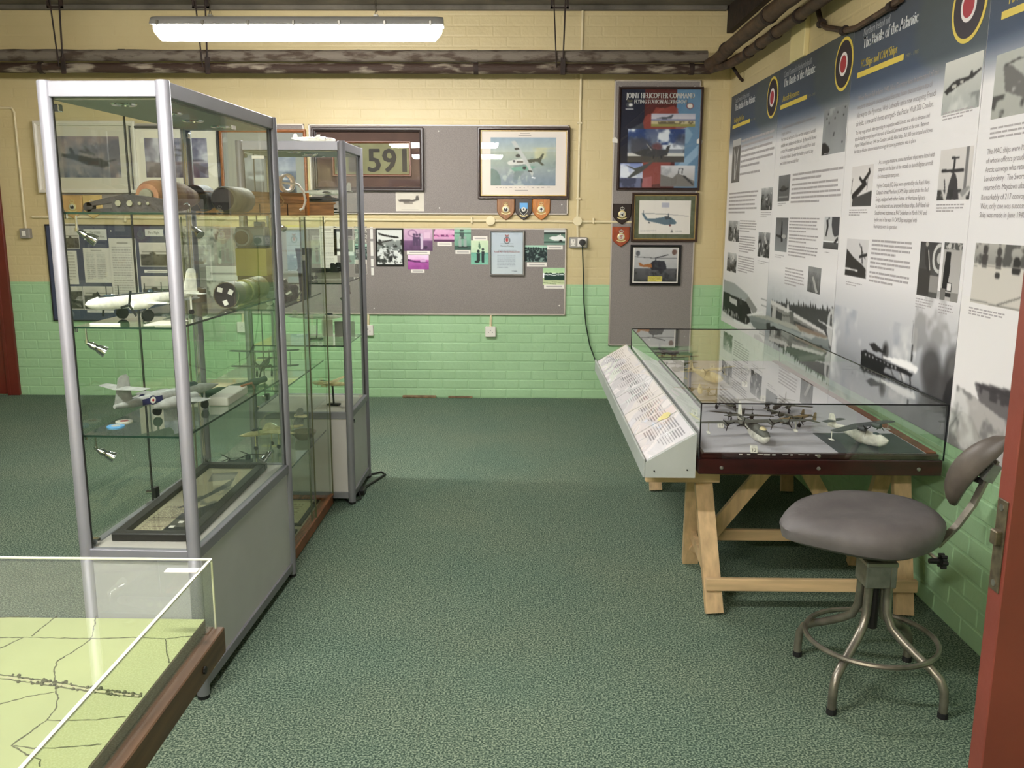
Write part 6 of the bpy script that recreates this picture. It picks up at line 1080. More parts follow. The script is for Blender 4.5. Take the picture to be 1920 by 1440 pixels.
# ================================================================ GLASS CABINETS
alu = mat('anodised_aluminium', (134, 133, 138), .48, .3, var=.03); panel_grey = mat('grey_laminate', (188, 188, 185), .5, var=.03, vscale=4); panel_white = mat('pale_laminate', (196, 190, 186), .5); seal = mat('black_glass_seal', (24, 24, 22), .5); chrome = mat('chrome', (205, 205, 205), .12, 1.0)
sglass = glass('cabinet_glass', (.965, .985, .965), .55); shelf_g = glass('shelf_glass', (.95, .98, .96), 1.0); gedge2 = mat('green_glass_edge', (30, 52, 42), .2); gedge_l = mat('pale_glass_edge', (150, 160, 136), .3)
def spot(t, x, y, z, dx=1, dy=.35):
    """chrome spotlight on a short arm, hanging below a shelf corner"""
    s = obj('spotlight', MB().cyl((x, y, z), (x, y, z-.04), .0035, n=8).lathe([(.006, 0), (.006, .01)], 8, (x, y, z-.045)), chrome, t, True, world=False)
    p = Vector((x, y, z-.043)); d = Vector((dx, dy, -.65)).normalized(); a = p+d*.008; b = p+d*.03
    obj('lamp_neck', MB().tube([p, a, a+d*.008, b-d*.002, b], [.004, .007, .0105, .0105, .007], 10), chrome, s, True, world=False); obj('reflector', MB().tube([b, b+d*.008, b+d*.028], [.009, .013, .0175], 14), chrome, s, True, world=False); obj('bulb_face', MB().tube([b+d*.028, b+d*.029], [.0165, .016], 14), glass('lamp_glass', (.9, .9, .9), 1.0, haze=.3), s, True, world=False)
def cabinet(label, loc, rz, sx, sy, shelves, zb, zt, doors, spots, front_mat):
    t = thing('glass_cabinet', label, 'cabinet', loc, (0, 0, rz)); O = lambda nm, mb, m, par=t, sm=False: obj(nm, mb, m, par, sm, world=False); r = .0195
    for x in (0, sx):
        for y in (0, sy): p = O('post', MB().lathe([(r, .012), (r, zt-.003), (r*.9, zt)], 16, (x, y, 0)), alu, t, True); O('foot', MB().lathe([(r*.95, 0), (r*.95, .012)], 12, (x, y, 0)), rubber, p)
    for b in ((r*.8, sx-r*.8, -.012, .012), (r*.8, sx-r*.8, sy-.012, sy+.012), (-.012, .012, r*.8, sy-r*.8), (sx-.012, sx+.012, r*.8, sy-r*.8)):
        O('top_rail', MB().box(*b, zt-.045, zt-.002, .002), alu); O('middle_rail', MB().box(*b, zb-.035, zb, .002), alu); O('bottom_rail', MB().box(*b, .03, .065, .002), alu)
    O('top_board', MB().box(.012, sx-.012, .012, sy-.012, zt-.05, zt-.006), mat('pale_grey_board', (168, 172, 164), .6)); O('floor_board', MB().box(.012, sx-.012, .012, sy-.012, zb-.02, zb-.004), mat('cabinet_floor_white', (186, 178, 172), .5))
    for i, b in enumerate(((r, sx-r, -.004, .004), (r, sx-r, sy-.004, sy+.004), (-.004, .004, r, sy-r), (sx-.004, sx+.004, r, sy-r))): O('base_panel', MB().box(*b, .065, zb-.035), front_mat if i == 0 else panel_grey)
    for b in ((r, sx-r, -.0025, .0025), (r, sx-r, sy-.0025, sy+.0025), (sx-.0025, sx+.0025, r, sy-r)): O('glass_pane', MB().box(*b, zb, zt-.045), sglass)
    ym = sy*.48
    for a, b in ((r, ym-.0015), (ym+.0015, sy-r)): O('glass_door', MB().box(-.0025, .0025, a, b, zb, zt-.045), sglass)
    O('door_seal', MB().box(-.003, .003, ym-.0022, ym+.0022, zb, zt-.045), seal); lk = O('lock', MB().box(.004, .02, ym-.015, ym+.015, zb+.012, zb+.05, .002), black); O('lock_barrel', MB().cyl((-.02, ym, zb+.03), (.004, ym, zb+.03), .008, n=10), chrome, lk, True)
    for x, y in ((r*.9, 0), (sx-r*.9, 0), (sx, r*.9), (sx, sy-r*.9), (0, r*.9)): O('glass_seal', MB().box(x-.0035, x+.0035, y-.0035, y+.0035, zb, zt-.045), seal)
    for y in (.03, sy-.03): O('hinge', MB().box(.003, .025, y-.012, y+.012, zb+.004, zb+.02, .002), chrome); O('hinge', MB().box(.003, .025, y-.012, y+.012, zt-.08, zt-.06, .002), chrome)
    for z in shelves:
        s = O('shelf', MB().box(.012, sx-.012, .016, sy-.016, z, z+.006), shelf_g); O('polished_edge', MB().box(.012, sx-.012, .0145, .0165, z, z+.006), gedge2, s); O('polished_edge', MB().box(sx-.0125, sx-.0105, .016, sy-.016, z, z+.006), gedge2, s)
        for x in (.012, sx-.012):
            for y in (.03, sy-.03): O('shelf_peg', MB().cyl((x, y, z-.012), (x, y, z), .005, n=8), chrome)
    for y in (sy-.05, sy-.065): O('cable_rail', MB().cyl((.016, y, zb), (.016, y, zt-.05), .004, n=8), chrome)
    for k, (fx, fy) in enumerate(((.5, .12), (.62, .36), (.55, .6), (.6, .82))): d = O('downlight', MB().lathe([(.036, 0), (.034, -.004), (.02, -.005), (.018, .002)], 18, (sx*fx, sy*fy, zt-.05)), chrome, t, True); O('bulb', MB().lathe([(.018, -.001), (.001, -.0025)], 14, (sx*fx, sy*fy, zt-.05)), mat('frosted_bulb', (236, 234, 222), .3), d, True)
    for s in spots: spot(t, *s)
    return t
ZSH = (1.494, 1.164, .836)
c1 = cabinet('tall aluminium framed glass cabinet nearest the viewer, full of relics and models', (-1.335, 2.55, 0), R_(-1.88), .335, .955, ZSH, .49, 1.858, True, [(.03, .05, 1.49), (.03, .05, 1.16), (.03, .05, .832), (.03, .88, 1.49, .9, -.5), (.29, .9, .6, -.5, -.8)], panel_grey)
obj('sticker', MB().box(.336, .3385, .52, .555, 1.775, 1.788), paper, c1, world=False)
c2 = cabinet('square aluminium framed glass cabinet farthest away, with a model on its top', (-1.395, 4.445, 0), 0, .5, .47, (1.5, 1.148, .83), .492, 1.846, True, [(.46, .3, 1.12, -.7, -.3), (.06, .4, 1.49, .8, -.3)], panel_white)
obj('sticker', MB().box(.06, .12, -.0045, -.0028, 1.76, 1.775), paper, c2, world=False); obj('door_lock', MB().cyl((.505, .06, .43), (.515, .06, .43), .011, n=12), chrome, c2, True, world=False)

# wooden based glass case between the two
bw = mat('reddish_wood_base', (134, 82, 52), .45, var=.2, vscale=10, stretch=(8, 1, 1)); gv_edge = mat('olive_glass_edge', (104, 104, 76), .25)
X0, X1, Y0, Y1, ZTOP = -1.385, -.992, 3.61, 4.425, 1.49
t = thing('wooden_base_glass_case', 'frameless glass case on a low reddish wooden base, between the two cabinets', 'display case', ((X0+X1)/2, (Y0+Y1)/2, 0)); g = .006
for b in ((X0, X1, Y0, Y0+.045), (X0, X1, Y1-.045, Y1), (X0, X0+.045, Y0+.045, Y1-.045), (X1-.045, X1, Y0+.045, Y1-.045)): obj('base_rail', MB().box(*b, .004, .052, .003), bw, t)
obj('sliding_track', MB().box(X1-.012, X1+.004, Y0, Y1, .052, .06, .001), bw, t); obj('base_board', MB().box(X0+.045, X1-.045, Y0+.045, Y1-.045, .01, .04), mat('pale_case_floor', (170, 160, 130), .7), t)
for b in ((X0, X1, Y0, Y0+g), (X0, X1, Y1-g, Y1), (X0, X0+g, Y0+g, Y1-g)): obj('glass_pane', MB().box(*b, .053, ZTOP-g), sglass, t)
obj('glass_door', MB().box(X1-.004, X1, Y0+g, 4.05, .061, ZTOP-g), sglass, t); obj('glass_door', MB().box(X1-.011, X1-.007, 4.0, Y1-g, .061, ZTOP-g), sglass, t); obj('glass_top', MB().box(X0, X1, Y0, Y1, ZTOP-g, ZTOP), sglass, t)
for x, y in ((X1, Y0), (X1-.001, 4.05), (X1-.009, 4.0), (X1, Y1), (X0, Y0), (X0, Y1)): obj('polished_edge', MB().box(x-.003, x+.003, y-.003, y+.003, .055, ZTOP-g), gv_edge, t)
for z in (1.11, .77, .405):
    s = obj('shelf', MB().box(X0+.01, X1-.02, Y0+.012, Y1-.012, z-.006, z), shelf_g, t); obj('polished_edge', MB().box(X1-.022, X1-.02, Y0+.012, Y1-.012, z-.006, z), gedge2, s); obj('polished_edge', MB().box(X0+.01, X1-.02, Y0+.011, Y0+.0125, z-.006, z), gedge2, s)

# ---------------------------------------------------------------- relics on the top shelf of the near cabinet
ZS1 = 1.5005
rustm = mat('rusted_bomb_iron', (108, 66, 42), .8, col2=(150, 116, 80), vscale=9, bump=.4, bscale=30, contrast=(.4, .65)); burnt = mat('burnt_black_metal', (30, 24, 20), .65, var=.4, vscale=20, bump=.4, bscale=40); greyiron = mat('grey_green_iron', (104, 100, 80), .7, var=.2, vscale=12, bump=.3)
t = thing('propeller_fragment', 'black burnt metal fragment with a slot, left on the top cabinet shelf', 'relic', (-1.2, 2.7, ZS1)); yb = 2.70; prof = [(-1.312, .014, .012), (-1.30, .015, .02), (-1.26, .02, .027), (-1.2, .026, .035), (-1.14, .024, .032)]
def half(sg): return MB().loft([[(x, yb-.012, ZS1+h_*(0 if sg < 0 else 1.2)), (x, yb+.012, ZS1+h_*(0 if sg < 0 else 1.2)), (x, yb+.012, ZS1+(h_*.55 if sg < 0 else h_*2)), (x, yb-.012, ZS1+(h_*.55 if sg < 0 else h_*2))] for x, h_, _ in prof[:4]])
obj('lower_arm', half(-1), burnt, t); obj('upper_arm', half(1), burnt, t); obj('tip', MB().cyl((-1.309, yb-.012, ZS1+.0145), (-1.309, yb+.012, ZS1+.0145), .0145, n=12), burnt, t); obj('blade', MB().loft([[(x, yb-.014, ZS1), (x, yb+.014, ZS1), (x, yb+.014, ZS1+2*h_), (x, yb-.014, ZS1+2*h_)] for x, h_, _ in ((-1.235, .022, 0), (-1.2, .0265, 0), (-1.14, .024, 0), (-1.08, .019, 0))]), burnt, t)
for x in (-1.215, -1.18, -1.15, -1.125): obj('rivet', MB().cyl((x, yb-.014, ZS1+.026), (x, yb-.019, ZS1+.026), .009 if x < -1.17 else .005, n=8), greyiron, t)
t = thing('rusty_bomb', 'small rusted bomb with a round nose plug on the top cabinet shelf', 'relic', (-1.17, 3.0, ZS1)); bc = (-1.176, 0, ZS1+.051)
obj('body', MB().lathe([(.018, 2.80), (.036, 2.803), (.047, 2.83), (.051, 2.88), (.051, 3.0), (.046, 3.08), (.03, 3.17), (.024, 3.2)], 18, bc, 'y'), rustm, t, True); obj('nose_plug', MB().lathe([(.02, 2.79), (.022, 2.80), (.022, 2.81)], 14, bc, 'y'), greyiron, t, True); obj('tail_drum', MB().tube([(bc[0], 3.2, bc[2]), (bc[0], 3.3, bc[2])], [.046, .048], 16), burnt, t, True)
for k in range(4): a = .5+k*math.pi/2; obj('tail_fin', MB().bar((bc[0]+.01*math.cos(a), 3.25, bc[2]+.01*math.sin(a)), (bc[0]+.047*math.cos(a), 3.25, bc[2]+.047*math.sin(a)), .1, .003, (0, 1, 0) if 0 else (-math.sin(a), 0, math.cos(a))), rustm, t)
obj('wire_hook', MB().tube([(-1.08, 2.9, ZS1), (-1.08, 2.9, ZS1+.02), (-1.088, 2.9, ZS1+.03), (-1.1, 2.9, ZS1+.026)], .002, 6), chrome, t, True)
t = thing('shell_casing', 'mottled grey-green casing with a dark open end behind the bomb', 'relic', (-1.1, 3.35, ZS1)); bc = (-1.062, 0, ZS1+.046)
obj('body', MB().lathe([(.04, 3.17), (.046, 3.18), (.046, 3.40), (.03, 3.44)], 16, bc, 'y'), greyiron, t, True); obj('mouth', MB().lathe([(.04, 3.168), (.001, 3.169)], 16, bc, 'y'), burnt, t, True)
# ---------------------------------------------------------------- middle shelf
ZS2 = 1.1705
t = aircraft('white bomber model with black radar masts and wheels in the near cabinet', (-1.185, 2.755, ZS2+.062), -122, .40, 'tube', span=.74, chord=.2, tip=.09, wx=.06, wz=-.02, dih=.04, tail=.42, tz=.02, fins=((0, .2),), fin_c=.15, eng=(-.16, .16), er=.042, el=.22, ex=.12, prop=.11, body=MD['model_white'], wing=MD['model_white'], wheels=((.1, -.16, -.155, .048), (.1, .16, -.155, .048), (-.42, 0, -.155, .02)), canopy=((.3, .12, .03, .02, .045), (-.05, .06, .02, .03, .05)))
obj('black_topline', fus_mb([(a, b*.55, c*.3, z+c*.75) for a, b, c, z in FUS['tube'][2:]], .40), MD['model_black'], t, True, world=False)
for x in (.13, .09, -.0, -.06): obj('mast', MB().cyl((x, 0, .018), (x, 0, .05), .0016, n=5), MD['model_black'], t, world=False)
for s in (-1, 1): r = obj('roundel', MB().cyl((-.09, s*.0185, .004), (-.09, s*.0205, .004), .0125, n=14), MD['model_dark'], t, world=False); obj('red_disc', MB().cyl((-.09, s*.0205, .004), (-.09, s*.0213, .004), .005, n=10), MD['model_red'], r, world=False)
card_w = mat('white_card_stock', (214, 206, 194), .7)
single('info_card', MB().box(-1.29, -1.2, 2.60, 2.605, ZS2-.0002, ZS2+.006), card_w, 'narrow white strip card by the front of the middle shelf', 'card'); single('info_card', MB().add([(-1.13, 2.60, ZS2), (-1.03, 2.62, ZS2), (-1.04, 2.72, ZS2), (-1.12, 2.70, ZS2)]+[(-1.13, 2.60, ZS2+.002), (-1.03, 2.62, ZS2+.002), (-1.04, 2.72, ZS2+.002), (-1.12, 2.70, ZS2+.002)], [(3, 2, 1, 0), (4, 5, 6, 7), (0, 1, 5, 4), (1, 2, 6, 5), (2, 3, 7, 6), (3, 0, 4, 7)]), card_w, 'white card lying flat under the white model', 'card')
oliv = mat('olive_painted_steel', (122, 122, 66), .6, var=.15, vscale=15); oliv2 = mat('olive_brown_rim', (104, 96, 62), .6, var=.15)
t = thing('smoke_float', 'olive green flared canister with a black open mouth on the middle shelf', 'relic', (-1.06, 3.1, ZS2)); ctr0 = Vector((-1.036, 3.07, ZS2+.047)); ax_ = Vector((.008, .40, 0)).normalized()
P_ = lambda s: ctr0+ax_*s
obj('flare', MB().tube([P_(0), P_(.05), P_(.085)], [.046, .046, .043], 18), oliv2, t, True); obj('mouth', MB().tube([P_(-.001), P_(.0)], [.001, .043], 18), burnt, t, True); obj('body', MB().tube([P_(.085), P_(.09), P_(.14), P_(.2), P_(.3), P_(.36)], [.03, .031, .035, .04, .043, .043], 16), oliv, t, True)
for s in (.17, .185, .23, .25): obj('rib', MB().tube([P_(s), P_(s+.005)], [.043, .043], 16), oliv, t, True)
for a, q in ((.6, .02), (2.4, .028), (4.6, .026)):
    c_ = P_(-.003)+Vector((q*math.cos(a), 0, q*math.sin(a))); e1 = Vector((math.cos(a+.5), 0, math.sin(a+.5)))*.009; e2 = Vector((-math.sin(a+.5), 0, math.cos(a+.5)))*.008; dpt = Vector((0, .0015, 0)); qs = [c_-e1-e2, c_+e1-e2, c_+e1+e2, c_-e1+e2]
    obj('label_patch', MB().loft([qs, [v+dpt for v in qs]]), paper, t)
single('spent_tin', MB().lathe([(.03, 0), (.031, .004), (.031, .05), (.027, .054), (.001, .054)], 16, (-1.22, 3.3, ZS2)), mat('brown_tin', (96, 84, 62), .5, var=.2), 'small brown tin at the back of the middle shelf', 'tin', smooth=True)
aircraft('small silver grey model at the back of the middle shelf', (-1.22, 3.12, ZS2+.03), 170, .15, 'tube', span=1.15, chord=.2, eng=(-.2, .2), er=.04, body=MD['model_grey'], wing=MD['model_silver'], wheels=((.1, -.2, -.16, .05), (.1, .2, -.16, .05)))
# ---------------------------------------------------------------- lower shelf
ZS3 = .8425
aircraft('grey jet fighter model with blue fuselage band and roundel in the near cabinet', (-1.145, 2.795, ZS3+.075), 66, .44, 'jet', span=.66, chord=.22, tip=.12, wx=.02, wz=-.02, dih=.03, tail=.42, tz=.13, fins=((0, .2),), fin_c=.16, fin_sweep=.1, jets=(-.14, .14), er=.046, el=.42, ex=-.02, body=MD['model_grey'], wing=MD['model_grey'], wheels=((.0, -.14, -.165, .035), (.0, .14, -.165, .035), (.34, 0, -.165, .032)), roundel=True, canopy=((.2, .16, .026, .03, .04),))
def badge(u, v, m1, m2, label):
    p = FL(u, v, ZS3); t = thing('round_badge', label, 'badge', (p[0], p[1], ZS3), group='round badges on the lower shelf'); obj('disc', MB().lathe([(.026, 0), (.026, .003), (.001, .004)], 24, (p[0], p[1], ZS3)), m1, t, True); obj('centre', MB().lathe([(.014, .0035), (.001, .0045)], 16, (p[0], p[1], ZS3)), m2, t, True)
badge(233, 791, MD['model_white'], MD['model_red'], 'round white badge with a red centre on the lower shelf'); badge(217, 800, skyb, silverp, 'round blue badge in front of the white one'); 
a = FL(395, 731, ZS3)
single('booklet', MB().add([(-1.25, 3.2, ZS3), (-1.12, 3.2, ZS3), (-1.1, 3.38, ZS3), (-1.2, 3.38, ZS3), (-1.25, 3.2, ZS3+.006), (-1.12, 3.2, ZS3+.006), (-1.1, 3.38, ZS3+.006), (-1.2, 3.38, ZS3+.006)], [(3, 2, 1, 0), (4, 5, 6, 7), (0, 1, 5, 4), (1, 2, 6, 5), (2, 3, 7, 6), (3, 0, 4, 7)]), mat('cream_booklet', (206, 190, 150), .7, var=.1), 'cream booklet lying behind the grey jet model', 'booklet')
single('white_box', MB().box(-1.09, -1.02, 2.98, 3.2, ZS3, ZS3+.03, .003), mat('white_box_card', (200, 196, 186), .6), 'flat white box beside the nose of the grey jet model', 'box')
single('folded_scarf', bumpy([(-1.16, 3.12, ZS3+.012), (-1.1, 3.2, ZS3+.014), (-1.06, 3.3, ZS3+.012), (-1.02, 3.42, ZS3+.014)], .013, 10, .03, .25), mat('dark_green_cloth', (40, 60, 46), .9), 'dark green rolled cloth on the lower shelf', 'cloth', smooth=True)
single('orange_cable', MB().tube([(-1.03, 3.16, ZS3+.036), (-1.01, 3.22, ZS3+.036), (-1.02, 3.28, ZS3+.006), (-1.04, 3.33, ZS3+.005)], .004, 6), mat('orange_brown_lead', (150, 84, 50), .6), 'short orange-brown lead beside the white box', 'cable', smooth=True)
# ---------------------------------------------------------------- framed picture lying in the base
fx0, fx1, fy0, fy1, fz = -1.288, -1.03, 2.615, 3.43, .4865
t = thing('flat_framed_picture', 'long black framed aircraft picture lying flat in the base of the near cabinet', 'picture', ((fx0+fx1)/2, 3.0, fz)); w_ = .034
for b in ((fx0, fx1, fy0, fy0+w_), (fx0, fx1, fy1-w_, fy1), (fx0, fx0+w_, fy0+w_, fy1-w_), (fx1-w_, fx1, fy0+w_, fy1-w_)): obj('frame_bar', MB().box(*b, fz, fz+.026, .003), mat('black_brown_frame', (34, 30, 28), .4), t)
cv = Cv(60, 150); cv.grad((186, 178, 146), (160, 152, 124)); cv.noise(8, 3, 4); cv.put(cv.box(.1, .06, .9, .94), (178, 170, 140)); cv.poly([(.2, .1), (.7, .06), (.75, .2), (.3, .24)], (108, 108, 104), .8); cv.blotch((90, 92, 86), 4, 6, .5, .15, .7, cv.box(.15, .3, .9, .6)); cv.poly([(.75, .16), (.84, .3), (.5, .62), (.3, .66), (.6, .4)], (70, 72, 66)); cv.lines(.08, .62, .5, .95, 26, (96, 78, 66), .9, 4, .5); cv.poly([(.5, .72), (.95, .55), (.98, .98), (.5, .98)], (40, 42, 40)); cv.rect(.62, .82, .7, .85, (220, 216, 206)); cv.rect(.55, .88, .64, .91, (220, 216, 206)); cv.rect(.75, .74, .82, .77, (206, 202, 190))
obj('print', print_mesh('print', cv, (fx0+w_, fy1-w_, fz+.009), (fx1-fx0-2*w_, 0, 0), (0, fy0-fy1+2*w_, 0)), None, t); obj('glass', MB().box(fx0+w_*.9, fx1-w_*.9, fy0+w_*.9, fy1-w_*.9, fz+.014, fz+.016), pane, t); obj('backing', MB().box(fx0+.01, fx1-.01, fy0+.01, fy1-.01, fz, fz+.007), black, t)

# ---------------------------------------------------------------- middle case contents
S1, S2, S3 = 1.1105, .7705, .4055
t = thing('old_camera', 'blue-grey box camera with a round lens in the middle case', 'camera', (-1.19, 3.9, S1)); blg = mat('blue_grey_enamel', (126, 138, 148), .4, var=.1)
obj('plinth', MB().box(-1.25, -1.12, 3.86, 3.94, S1, S1+.24, .004), mat('olive_brown_box', (120, 110, 76), .7), t); obj('yellow_face', MB().box(-1.252, -1.118, 3.857, 3.942, S1+.12, S1+.238, .002), mat('yellow_box_card', (206, 190, 104), .6), t); obj('body', MB().box(-1.25, -1.12, 3.86, 3.94, S1+.24, S1+.33, .008), blg, t); obj('lens', MB().tube([(-1.21, 3.86, S1+.285), (-1.21, 3.82, S1+.285)], [.038, .036], 18), blg, t, True); obj('lens_glass', MB().tube([(-1.21, 3.822, S1+.285), (-1.21, 3.8185, S1+.285)], [.03, .028], 18), MD['model_darkgrey'], t, True); obj('viewfinder', MB().box(-1.17, -1.135, 3.87, 3.93, S1+.33, S1+.352, .003), blg, t)
t = thing('engine_part', 'lump of grey wrecked engine metal in the middle case', 'relic', (-1.03, 3.95, S1)); m = MB(); r = random.Random(9)
for k in range(14): a = Vector((-1.06+r.uniform(-.05, .05), 3.95+r.uniform(-.14, .14), S1+r.uniform(.012, .09))); b = a+Vector((r.uniform(-.03, .03), r.uniform(-.05, .05), r.uniform(-.01, .04))); m.cyl(a, b, r.uniform(.008, .016), r.uniform(.006, .014), n=8)
obj('core', MB().box(-1.12, -1.03, 3.83, 4.05, S1, S1+.07, .012), mat('wreck_grey_metal', (88, 88, 78), .45, .5, var=.3, vscale=20, bump=.4), t); obj('pipework', m, mat('wreck_bright_metal', (140, 138, 124), .35, .7, var=.3, vscale=30), t, True)
t = thing('dark_cylinder', 'tall dark grey flare canister standing in the middle case', 'relic', (-1.04, 4.25, S1)); obj('body', MB().lathe([(.026, 0), (.034, .17), (.042, .225), (.001, .226)], 16, (-1.05, 4.25, S1)), mat('dark_grey_paint', (64, 66, 66), .5, var=.15), t, True); obj('label', MB().box(-1.055, -1.03, 4.207, 4.21, S1+.17, S1+.195), paper, t)
aircraft('dark green biplane model on the middle shelf of the middle case', (-1.17, 3.95, S2+.06), -82, .27, 'tube', span=1.1, chord=.2, tip=.17, wz=-.06, wing2=.26, eng=(0,), er=.06, el=.14, ex=.36, ez=.06, prop=.16, body=MD['model_green'], wing=MD['model_green'], wheels=((.2, -.12, -.2, .05), (.2, .12, -.2, .05)))
aircraft('pale delta jet model on the lower shelf of the middle case', (-1.18, 4.02, S3+.09), -140, .32, 'jet', span=.85, chord=.36, tip=.08, wz=.0, sweep=.7, tail=.3, tz=.16, fins=((0, .26),), fin_c=.18, body=MD['model_cream'], wing=MD['model_cream'], wheels=((.25, 0, -.25, .03), (-.05, -.12, -.25, .03), (-.05, .12, -.25, .03)), finm=MD['model_grey'])
t = thing('glass_dome', 'clear domed cover in the lower part of the middle case', 'cover', (-1.1, 3.95, .055)); 
obj('dome', MB().lathe([(.08, 0), (.08, .14), (.07, .19), (.04, .22), (.002, .228)], 20, (-1.1, 3.82, S3)), glass('dome_glass', (.94, .96, .94), 1.0), t, True)
t = thing('twin_rotor_helicopter', 'dark twin-rotor helicopter model low in the middle case', 'model helicopter', (-1.22, 3.75, S3)); hx, hy = -1.235, 3.70
obj('body', MB().loft([[(hx+x, hy+y*w_, S3+.008+z) for y, z in ((-1, .0), (1, 0), (1, h_), (.6, h_+.008), (-.6, h_+.008), (-1, h_))] for x, w_, h_ in ((-.055, .008, .01), (-.045, .014, .022), (.0, .015, .024), (.045, .014, .024), (.058, .008, .03))]), MD['model_darkgrey'], t); obj('rear_pylon', MB().box(hx+.03, hx+.052, hy-.005, hy+.005, S3+.03, S3+.062, .002), MD['model_darkgrey'], t)
for x, z in ((-.04, .046), (.042, .064)):
    ro = obj('rotor', MB().cyl((hx+x, hy, S3+z-.014), (hx+x, hy, S3+z), .003, n=6), MD['model_black'], t)
    for k in range(3): a = .2+k*2.094; obj('blade', MB().bar((hx+x, hy, S3+z), (hx+x+.085*math.cos(a), hy+.085*math.sin(a), S3+z-.002), .007, .0015), MD['model_black'], ro)
t = thing('bowl_relic', 'shallow grey instrument dial lying in the middle case', 'relic', (-1.04, 4.15, S3)); obj('dish', MB().lathe([(.03, 0), (.06, .03), (.062, .04), (.05, .036), (.001, .03)], 18, (-1.08, 4.22, S3)), mat('dull_khaki_metal', (110, 100, 70), .5), t, True)
for i, (ya, yb, lb) in enumerate(((3.68, 3.92, 'sepia certificate lying in the base of the middle case, nearer one'), (3.98, 4.36, 'sepia certificate lying in the base of the middle case, farther one'))):
    t = thing('lying_certificate', lb, 'picture', (-1.19, ya, .04)); obj('frame', MB().box(-1.33, -1.05, ya, yb, .04, .05, .002), mat('dark_certificate_frame', (60, 50, 40), .5), t); cv = Cv(30, 30, (186, 176, 136)); cv.noise(12, 4, i).lines(.15, .2, .85, .8, 7, (130, 116, 84), .7, i); obj('print', print_mesh('print', cv, (-1.31, yb-.02, .0515), (.24, 0, 0), (0, ya-yb+.04, 0)), None, t)

# ---------------------------------------------------------------- on top of the middle case
hon = mat('honey_wood', (182, 136, 88), .45, var=.18, vscale=8, stretch=(1, 1, 10)); hon2 = mat('honey_wood_face', (166, 120, 76), .45, var=.15, vscale=8, stretch=(1, 1, 10))
t = thing('wooden_rack', 'carved honey coloured wooden rack lying on top of the middle case', 'rack', (-1.15, 3.95, ZTOP)); a0, a1 = Vector((-1.33, 3.70, 0)), Vector((-1.01, 4.14, 0)); dd = (a1-a0).normalized(); pp_ = Vector((-dd.y, dd.x, 0))
def along(p, q, prof): return MB().loft([[c+pp_*a+Vector((0, 0, ZTOP+b)) for a, b in prof] for c in (p, q)])
obj('plank', along(a0, a1, [(0, .0), (.07, .0), (.07, .085), (.0, .085)]), hon, t); obj('cornice', along(a0-dd*.01, a1+dd*.005, [(-.012, .085), (.08, .085), (.085, .1), (-.02, .1), (-.018, .093)]), hon2, t); obj('moulding', along(a0-dd*.005, a1, [(-.006, .055), (.0, .052), (.0, .068), (-.008, .066)]), hon2, t)
b0, b1 = a1+dd*.006, a1+dd*.17; obj('end_block', along(b0, b1, [(-.005, .0), (.075, .0), (.075, .05), (-.005, .05)]), hon2, t); obj('end_cap', along(b0, b1+dd*.004, [(-.012, .05), (.08, .05), (.083, .06), (-.016, .06)]), hon, t); obj('orange_tape', along(a1-dd*.004, a1+dd*.008, [(-.0215, .0), (-.02, .0), (-.02, .1), (-.0215, .1)]), mat('orange_tape', (214, 130, 54), .6), t)
for k in range(3): f = .25+.28*k; q = a0+(a1-a0)*f; obj('panel_line', along(q, q+dd*.004, [(-.002, .0), (.0, .0), (.0, .05), (-.002, .05)]), mat('dark_wood_gap', (70, 46, 30), .7), t)
wc = mat('white_rubber_cable', (222, 212, 196), .45); cc = Vector((-1.055, 4.02, ZTOP+.105)); pts = []
for k in range(5*16+1):
    a = math.pi-k*2*math.pi/16; w_ = k/80; pts.append(cc+Vector((.03*w_-.02+.03*math.cos(a), .03-.05*w_, .036+.036*math.sin(a))))
pts += [cc+Vector((.05, -.01, .03)), cc+Vector((.075, -.02, .0)), cc+Vector((.085, -.03, -.04)), cc+Vector((.075, -.035, -.075)), cc+Vector((.06, -.035, -.082))]
single('cable_coil', MB().tube(pts, .0052, 6), wc, 'coil of white cable on top of the wooden rack', 'cable', smooth=True)
single('cable_end', MB().tube([cc+Vector((-.06, -.03, .0)), cc+Vector((-.03, -.045, -.012)), cc+Vector((-.005, -.055, -.04)), cc+Vector((-.01, -.058, -.062)), cc+Vector((-.03, -.056, -.068))], .004, 6), mat('tan_cable', (176, 140, 96), .5), 'tan cable end curling over the wooden rack', 'cable', smooth=True)
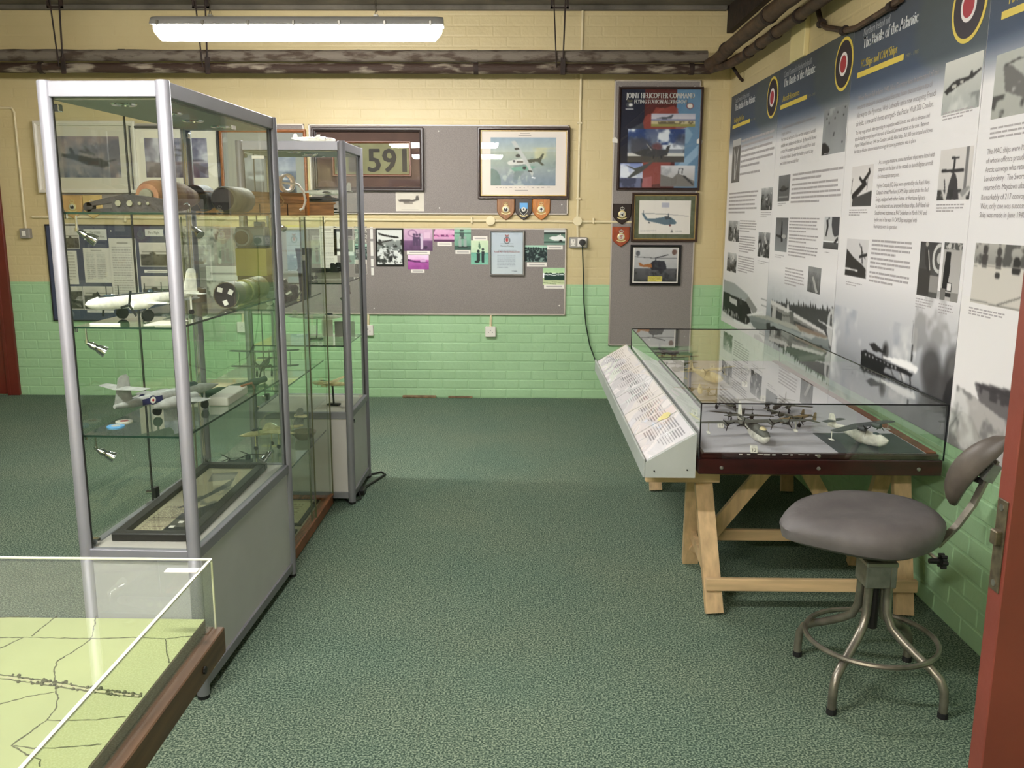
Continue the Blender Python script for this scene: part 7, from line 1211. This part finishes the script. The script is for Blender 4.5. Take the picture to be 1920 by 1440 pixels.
# ---------------------------------------------------------------- far cabinet contents
q1, q2, q3, q0 = 1.507, 1.155, .837, .49
aircraft('black and silver jet model on the top shelf of the far cabinet', (-1.06, 4.58, q1+.06), -15, .30, 'jet', span=.6, chord=.3, tip=.08, sweep=.6, tail=.34, tz=.05, fins=((0, .17),), body=MD['model_darkgrey'], wing=MD['model_black'], wheels=((.25, 0, -.16, .03), (-.05, -.12, -.16, .03), (-.05, .12, -.16, .03)))
aircraft('white and black airliner model on a thin stand, top shelf of the far cabinet', (-1.04, 4.79, q1+.10), 178, .26, 'tube', span=.66, chord=.2, tip=.08, sweep=.4, tail=.34, fins=((0, .18),), body=MD['model_white'], wing=MD['model_black'], stand=(0, -.09))
aircraft('dark model with two round black fins, second shelf of the far cabinet', (-1.08, 4.66, q2+.05), 172, .24, 'tube', span=1.0, chord=.22, tail=.36, tz=.06, fins=((-.17, .2), (.17, .2)), fin_c=.2, fin_sweep=0, body=MD['model_black'], wing=MD['model_darkgrey'], wheels=((.1, -.1, -.2, .04), (.1, .1, -.2, .04)))
single('info_sheet', MB().box(-1.1, -.95, 4.70, 4.704, q2, q2+.06, .0), card_w, 'small white caption sheet on the second shelf of the far cabinet', 'card')
aircraft('grey model with a white nose on the third shelf of the far cabinet', (-1.10, 4.68, q3+.12), 10, .28, 'jet', span=.95, chord=.34, tip=.06, sweep=.8, tail=.3, fins=((0, .12),), body=MD['model_white'], wing=MD['model_grey'], stand=(0, -.12))
single('caption_sheet', MB().box(-1.10, -1.04, 4.78, 4.784, q3, q3+.095), paper, 'white typed caption sheet on the third shelf of the far cabinet', 'card'); single('grey_card', MB().box(-1.03, -.92, 4.78, 4.784, q3, q3+.085), mat('grey_card', (150, 146, 140), .7), 'grey card beside the typed sheet in the far cabinet', 'card')
aircraft('cream airliner model on a black stand in the base of the far cabinet', (-1.02, 4.63, q0+.115), 165, .24, 'tube', span=1.15, chord=.2, tip=.07, wz=.02, dih=.16, sweep=.35, tail=.34, fins=((0, .14),), jets=(-.2, .2), er=.03, el=.14, ex=.05, ez=-.04, body=MD['model_cream'], wing=MD['model_cream'], stand=(0, -.115), belly=None)
aircraft('white model aircraft lying on top of the far cabinet', (-1.06, 4.58, 1.846+.016), 15, .22, 'tube', span=1.6, chord=.14, tip=.06, wz=.01, dih=.06, tail=.4, fins=((0, .1),), eng=(-.2, .2), er=.03, body=MD['model_white'], wing=MD['model_white'])
t = thing('power_lead', 'black power adaptor and flex on the carpet under the far cabinet', 'cable', (-.87, 4.7, 0)); obj('adaptor', MB().box(-.90, -.855, 4.56, 4.64, .004, .035, .005), black, t); obj('flex', MB().tube([(-.88, 4.64, .02), (-.86, 4.75, .008), (-.82, 4.88, .008), (-.80, 4.95, .008), (-.83, 5.0, .008), (-.88, 4.95, .008), (-.93, 4.8, .008)], .006, 6), black, t, True); obj('flex', MB().tube([(-.88, 4.56, .02), (-.86, 4.50, .01), (-.9, 4.42, .008), (-.95, 4.5, .008)], .005, 6), black, t, True)
